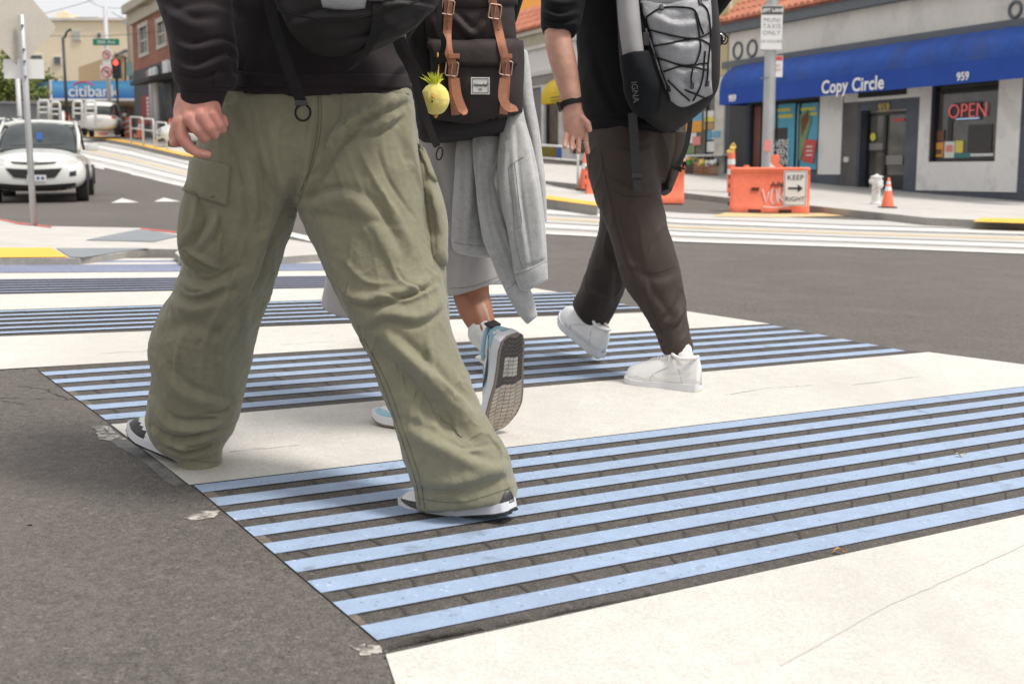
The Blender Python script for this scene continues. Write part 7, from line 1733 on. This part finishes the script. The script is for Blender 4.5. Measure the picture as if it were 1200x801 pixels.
b = MB(); FB.box(b, k0, k1, 0, zt_, -.31, 9); b.build('rear_block', plain('dull_brick_side', (.33, .20, .13)), br_)
b = MB(); FB.box(b, k0-.3, k1, zt_-.1, zt_+.35, .5, .9); FB.box(b, k0-.15, k1, zt_-.75, zt_-.1, .2, .3); b.build('cornice', plain('cream_cornice', (.52, .46, .36)), br_)
for h in hb:
    b = MB(); 
    for a in ((h[0]-.1, h[0]+.12, h[2], h[3]), (h[1]-.12, h[1]+.1, h[2], h[3]), (h[0]-.2, h[1]+.2, h[3], h[3]+.25), (h[0]-.2, h[1]+.2, h[2]-.2, h[2])): FB.box(b, *a, .06, .2)
    w_ = b.build('window_frame', plain('cream_window_trim', (.56, .52, .44)), br_); b = MB(); FB.box(b, h[0]+.1, h[1]-.1, h[2], h[3], -.08, .02); pa = b.build('pane', WIN, w_)
    b = MB(); FB.box(b, h[0]+.1, h[1]-.1, (h[2]+h[3])/2-.05, (h[2]+h[3])/2+.05, -.04, .03); FB.box(b, (h[0]+h[1])/2-.05, (h[0]+h[1])/2+.05, h[2], h[3], -.035, .03); b.build('sash', plain('cream_window_trim', (.56, .52, .44)), w_)
b = MB(); FB.box(b, k0, k1, gz(-20, 66)-.5, zb_, .05, .3); b.build('storefront', plain('charcoal_storefront', (.075, .078, .085), .7), br_)
bs_ = MB(); FB.rect(bs_, 170, 80, 190, 96, .12, .05, ref=180); sb2 = bs_.build('signboard', plain('dark_signboard', (.055, .06, .07), .6), br_)
ftext(FB, 'STORAGE', .56, 181.5, 86.5, .16, 'sign_lettering', mat('pink_lettering', (.72, .42, .42), .6), sb2, .004, .01); b = MB(); FB.rect(b, 174, 91, 190, 92.8, .17, .03, ref=182); b.build('sign_strip', WTXT, sb2)
b = MB(); FB.rect(b, 195, 71, 201, 88, .7, .6, ref=198); b.build('air_unit', WTXT, br_)
b = MB(); a0, a1 = FB.S(157, 1.7), FB.S(204); za = FB.Z(180, 99); b.prism([FB.W(a0, za+.25, 0), FB.W(a0, za-.15, 1.7), FB.W(a0, za-.35, 1.7), FB.W(a0, za-.1, 0)], FB.u*(a1-a0+3)); b.build('dark_awning', plain('dark_canvas', (.045, .043, .042)), br_)
b = MB(); FB.rect(b, 169, 112, 179, 146, .12, .04, ref=174); rb2 = b.build('red_banner', mat('dark_red_banner', (.30, .02, .02), .6), br_)
for i in range(6): b = MB(); FB.rect(b, 175, 114+i*4.6, 177.5, 117+i*4.6, .14, .02, ref=176); b.build('banner_mark', WTXT, rb2)
for x in (182.5, 187): b = MB(); k = FB.S(x, .5); b.lathe([(.0, 0), (.17, 0), (.17, 3.4), (.13, 3.55), (0, 3.6)], 14, c=tuple(FB.W(k, gz(-19, 66)+.1, .5))); b.build('white_column', WTXT, br_, smooth=True)
b = MB(); FB.rect(b, 195, 96, 204, 140, .12, .04, ref=200); b.build('window', WIN, br_)
# signals, lamps, poles and wires
def pole(px, ptop, pbot, Y, r, m, name, label, cat, dz=0):
    x = D(px, (ptop+pbot)/2, Y).x; base = dropz(x, Y, .1+dz); top = D(px, ptop, Y); e = empty(name, tuple(base), label=label, cat=cat); b = MB(); b.tube([base-Vector((0, 0, .3)), Vector((base.x, base.y, top.z))], r, 14); b.build('pole', m, e, smooth=True); return e, base, top
DKM = mat('dark_green_metal', (.03, .035, .033), .5); WOOD = plain('weathered_wood', (.23, .19, .15), .9)
e, P, T = pole(126, 8, 145, 74, .125, mat('pale_grey_pole', (.52, .52, .54), .5), 'street_sign_pole', 'tall pale pole with green street name sign and two prohibition signs', 'sign pole')
b = MB(); c = D(124.3, 49.5, 73.7); b.box(tuple(c), (30/1400*74, .03, 7.2/1400*74), bev=.01); gs = b.build('street_name_sign', mat('sign_green', (.01, .22, .13), .5), e)
v, f = textmesh('28th Ave', .27, .004, .002, spacing=1.1); b = MB(); b.add([(c.x+q.x, c.y-.02-q.z, c.z+q.y) for q in v], f); b.build('sign_lettering', WTXT, gs)
for (yy, r_, arrow) in ((64, 5.4, 0), (84.5, 6.8, 1)):
    c = D(125, yy, 73.7); rr = r_/1400*74; b = MB(); b.box(tuple(c), (rr*2.1, .02, rr*2.2), bev=.008); so_ = b.build('prohibition_sign', SGN, e)
    b = MB(); b.tube([c+Vector((rr*.82*math.cos(a_), -.02, rr*.82*math.sin(a_))) for a_ in np.linspace(0, 2*math.pi, 26)], rr*.11, 6); b.tube([c+Vector((-rr*.58, -.022, rr*.58)), c+Vector((rr*.58, -.022, -rr*.58))], rr*.10, 6); b.build('red_ring', re_, so_)
    b = MB(); b.tube([c+Vector((rr*.3, -.018, -rr*.45)), c+Vector((rr*.3, -.018, .1*rr)), c+Vector((-rr*.35, -.018, rr*.15))], rr*.1, 6); b.build('turn_arrow', SBK, so_)
c = D(125, 74, 73.7); b = MB(); b.box(tuple(c), (9/1400*74, .02, 5.5/1400*74)); b.build('small_plate', SGN, e)
e, P, T = pole(138, 90, 148, 72, .075, DKM, 'traffic_light', 'traffic light showing red on a slim dark pole beside the no turn sign', 'traffic light')
c = D(137, 81, 71.8); b = MB(); b.box(tuple(c), (9.5/1400*72, .3, 21/1400*72), bev=.02); hs_ = b.build('signal_head', DKM, e)
for i, m_ in enumerate((mat('red_light', (.8, .05, .04), .3, emit=((1, .06, .04), 3.0)), mat('dark_amber_lens', (.05, .04, .02), .3), mat('dark_green_lens', (.02, .05, .04), .3))):
    b = MB(); q = c + Vector((0, -.16, (.35-.35*i))); b.lathe([(0, 0), (.15, 0), (.15, .012), (0, .03)], 18, M=Matrix.Translation(q) @ Matrix.Rotation(math.pi/2, 4, 'X')); b.build('lens', m_, hs_)
    b = MB(); b.tube([q + Vector((.165*math.cos(a_), -.1, .165*math.sin(a_))) for a_ in np.linspace(-.2, math.pi+.2, 12)], .012, 5); b.build('visor', DKM, hs_)
e, P, T = pole(76.5, 44, 150, 60, .07, DKM, 'street_lamp', 'old dark street lamp with a curved arm in front of the beige block', 'street lamp')
b = MB(); b.tube([T, D(76, 44, 60), D(78, 38, 60), D(81, 35.5, 60), D(83, 35, 60)], [.07, .06, .055, .05, .09], 8); b.build('curved_arm', DKM, e, smooth=True)
e, P, T = pole(154.5, 17, 150, 78, .2, WOOD, 'utility_pole', 'weathered wooden utility pole left of the brick building', 'utility pole')
b = MB(); b.tube([D(154, 27, 78), D(143, 21, 77.5), D(131, 14.5, 77)], .035, 6); b.build('lamp_arm', GALV, e, smooth=True); b = MB(); b.box(tuple(D(149, 27, 77.6)), (.5, .2, .12), bev=.03); b.build('lamp_head', GALV, e)
b = MB(); b.box(tuple(D(152.5, 81, 77.6)), (.4, .3, .85), bev=.02); b.build('pole_box', mat('dull_green_box', (.2, .24, .2)), e)
b = MB(); b.tube([D(134, 62, 77), D(146, 66, 77.5), D(160, 78, 78)], .04, 6); b.build('bracket', WOOD, e)
WR = mat('wire_black', (.02, .02, .02), .6)
def sag(a, c, s, n=20): return [a + (c-a)*(i/n) - Vector((0, 0, s*4*(i/n)*(1-i/n))) for i in range(n+1)]
for a, c, s, lb_ in ((D(122, 9, 74), D(60, -45, 40), .3, 'from the pale sign pole up out of the frame'), (D(-80, 34, 60), D(155, -16, 60), .4, 'rising across the grey sky over the beige block'), (D(30, 40, 62), D(260, 26, 50), .3, 'crossing low past the wooden utility pole'), (D(126, 9, 74), D(215, -10, 60), .3, 'running right from the pale sign pole')):
    b = MB(); b.tube(sag(a, c, s), .012, 5); o = b.build('overhead_wire', WR); tag(o, 'thin overhead wire ' + lb_, 'wire', 'overhead wires')
# railings, barricade, cones on the platform
def tubeframe(b, pts, r=.03): b.tube(pts, r, 6)
def hoop_at(x0, yt, yb, x1, yt1, yb1, lab): return railing(x0, yt, yb, x1, yt1, yb1, lab, .4, .03)
hoop_at(154, 138, 170, 168, 140, 172, 'white railing hoop between the tall orange tubes and the small cone'); hoop_at(169, 140, 172, 181, 143, 174, 'white railing hoop in front of the pale parked car'); hoop_at(184, 144, 175, 196, 147, 177, 'white railing hoop nearest the hand of the striding man')
def bigtube(px, yt, yb, lab):
    P = G(px, yb, .16); h_ = (yb-yt)/1400*P.y; r_ = 4.6/1400*P.y; e = empty('drum_marker', tuple(P), label=lab, cat='channelizer', group='tall orange markers'); b = MB(); b.lathe([(0, 0), (r_*1.15, 0), (r_*.85, h_*.9), (r_*.5, h_), (0, h_)], 16, c=tuple(P)); b.build('marker_body', ORG, e, auto=40)
    for q in (.25, .5, .75): b = MB(); b.tube([P + Vector((-r_*.95, -r_*.6, h_*(q-.04))), P + Vector((0, -r_*1.05, h_*(q+.02))), P + Vector((r_*.95, -r_*.6, h_*(q+.08)))], r_*.22, 6); b.build('white_band', REFL, e)
bigtube(78, 133, 157, 'striped orange marker at the left end of the painted barricade'); bigtube(121, 136, 158, 'striped orange marker at the right end of the painted barricade'); bigtube(151.5, 138, 161, 'first tall orange marker left of the railing hoops'); bigtube(202, 140, 166, 'orange marker half hidden behind the fist of the striding man')
P = G(165, 163, .16); cone(P, 24/1400*P.y, 'small orange cone between the railing hoops on the platform', bands=1)
P0, P1 = G(82, 157, .16), G(118, 158, .16); e = empty('painted_barricade', tuple(P0), label='long white barricade with colourful graffiti between two orange markers', cat='barricade')
h_ = 15.5/1400*P0.y; b = MB(); b.prism([P0, P1, P1+Vector((0, 0, h_)), P0+Vector((0, 0, h_))], (0, .3, 0)); b.build('board', SGN, e)
for i, (t_, m_) in enumerate(((.30, cy), (.38, SBK), (.46, re_), (.52, SBK), (.60, orr), (.66, SBK), (.74, gn), (.42, SBK), (.56, tl))):
    b = MB(); q = P0+(P1-P0)*t_+Vector((0, -.03, h_*(.32+.08*(i % 3)))); b.tube([q+Vector((.14*math.cos(a_)*(1+.3*(i % 2)), 0, h_*.2*math.sin(a_*(1+i % 2)))) for a_ in np.linspace(0, 5.2, 12)], .03, 5); b.build('graffiti', m_, e)
# left: grey fence, frames, tree
LGF = plain('grey_fence', (.24, .24, .245), .8)
b = MB(); fx = [D(x, 125, 58) for x in (-60, 57)]
e = empty('grey_fence', tuple(fx[1]), label='grey corrugated fence climbing the hill behind the waiting cars', cat='fence')
for i in range(48):
    x = fx[0].x + (fx[1].x-fx[0].x)*i/48; b.box((x, 58, gz(x, 58)+1.0), ((fx[1].x-fx[0].x)/48*.86, .06, 2.0))
b.build('fence_boards', LGF, e); b = MB(); b.box(((fx[0].x+fx[1].x)/2, 57.9, gz(-25, 58)+2.0), (fx[1].x-fx[0].x, .12, .1)); b.build('top_rail', LGF, e)
for (x0, x1, yt, yb, Y, lb_) in ((45, 57, 118, 138, 56, 'left of the bank entrance'), (60, 70, 120, 138, 57, 'in front of the bank'), (86, 96, 119, 142, 55, 'behind the painted barricade'), (100, 112, 119, 142, 54, 'beside the car with the red tail lamp')):
    e = empty('white_frame', tuple(D(x0, yb, Y)), label='white tubular frame standing ' + lb_, cat='frame', group='white tubular frames'); b = MB(); b.tube([D(x0, yb+8, Y), D(x0, yt+2, Y), D(x0+1.5, yt, Y), D(x1-1.5, yt, Y), D(x1, yt+2, Y), D(x1, yb+8, Y)], .06, 8); b.build('hoop', WT, e, smooth=True)
    b = MB(); [b.tube([D(x0, yy, Y), D(x1, yy, Y)], .045, 6) for yy in (yt+8, yt+14)]; b.build('cross_rail', WT, e)
e, P, T = pole(22, 92, 140, 48, .09, mat('pale_grey_pole', (.52, .52, .54), .5), 'bollard_pole', 'short pale post in front of the green tree at the left edge', 'post')
e, P, T = pole(74, 130, 160, 52, .08, GALV, 'steel_post', 'grey steel post at the left end of the painted barricade', 'post')
LEAF = mat('green_leaves', (.075, .125, .022), .6, var=[(.8, .5, 4), (6, .4, 3)]); LEAFY = mat('yellow_green_leaves', (.20, .21, .035), .6, var=[(.8, .4, 4), (6, .3, 3)])
def tree(px, py, Y, rx, rz, n, label, m=(LEAF, LEAFY)):
    c = D(px, py, Y); base = dropz(c.x, Y); e = empty('street_tree', tuple(base), label=label, cat='tree'); rs = random.Random(int(px*7+n))
    b = MB(); b.tube([base, base+Vector((.1, 0, (c.z-base.z)*.5)), Vector((c.x, Y, c.z))], [.28, .2, .1], 8)
    for i in range(7): a_ = rs.uniform(0, 6.28); b.tube([base+Vector((0, 0, (c.z-base.z)*.55)), c+Vector((math.cos(a_)*rx*.6, math.sin(a_)*rx*.5, rs.uniform(-.2, .5)*rz))], [.1, .03], 6)
    b.build('trunk', WOOD, e); b = MB()
    cl = [(c + Vector((rs.gauss(0, .42)*rx, rs.gauss(0, .42)*rx, rs.gauss(0, .42)*rz)), rs.uniform(.3, .7)) for _ in range(26)]
    for i in range(n):
        q, r_ = rs.choice(cl); p = q + Vector((rs.gauss(0, r_*.5), rs.gauss(0, r_*.5), rs.gauss(0, r_*.45))); s = rs.uniform(.07, .15); u = Vector((rs.uniform(-1, 1), rs.uniform(-1, 1), rs.uniform(-1, 1))).normalized(); w2 = u.orthogonal().normalized()
        k = len(b.v); b.v += [p-u*s, p+w2*s*.5, p+u*s, p-w2*s*.5]; b.f.append((k, k+1, k+2, k+3)); b.mi.append(0 if rs.random() < .6 else 1)
    b.build('crown', list(m), e, fix=False)
tree(4, 104, 66, 2.0, 1.5, 5200, 'bushy green street tree at the left edge behind the white rectangular sign'); tree(38, 104, 80, 1.6, 1.0, 2600, 'smaller yellow green tree between the bank and the white rectangular sign')

# ================================================================== small litter on the crossing
for i, (px, py, col_, lab) in enumerate(((984, 651, (.45, .20, .09), 'curled brown leaf lying on the near cream band'), (1126, 537, (.62, .56, .30), 'pale yellow leaf on the blue stripes at the right'), (645, 533, (.06, .05, .04), 'dark crumb on the cream band behind the raised shoe'), (35, 618, (.04, .035, .03), 'small black pebble on the asphalt at the lower left'))):
    g = G(px, py); e_ = .016 if i < 2 else .005; b = MB(); n_ = 7
    for j in range(n_+1):
        t = j/n_; wd = e_*.35*math.sin(math.pi*min(1, t+.05)); z = .004+.010*abs(math.sin(t*4+i)) if i < 2 else .004
        for s_ in (-1, 0, 1): b.v.append(g + Vector((e_*2*(t-.5), s_*wd+.3*e_*math.sin(3*t), z+.003*abs(s_))))
    for j in range(n_):
        for q in (0, 1): k = j*3+q; b.f.append((k, k+1, k+4, k+3)); b.mi.append(0)
    o = b.build('leaf' if i < 2 else 'pebble', mat('litter_%s' % ('brown', 'straw', 'dark', 'black')[i], col_, .8), smooth=True); tag(o, lab, 'leaf' if i < 2 else 'pebble')
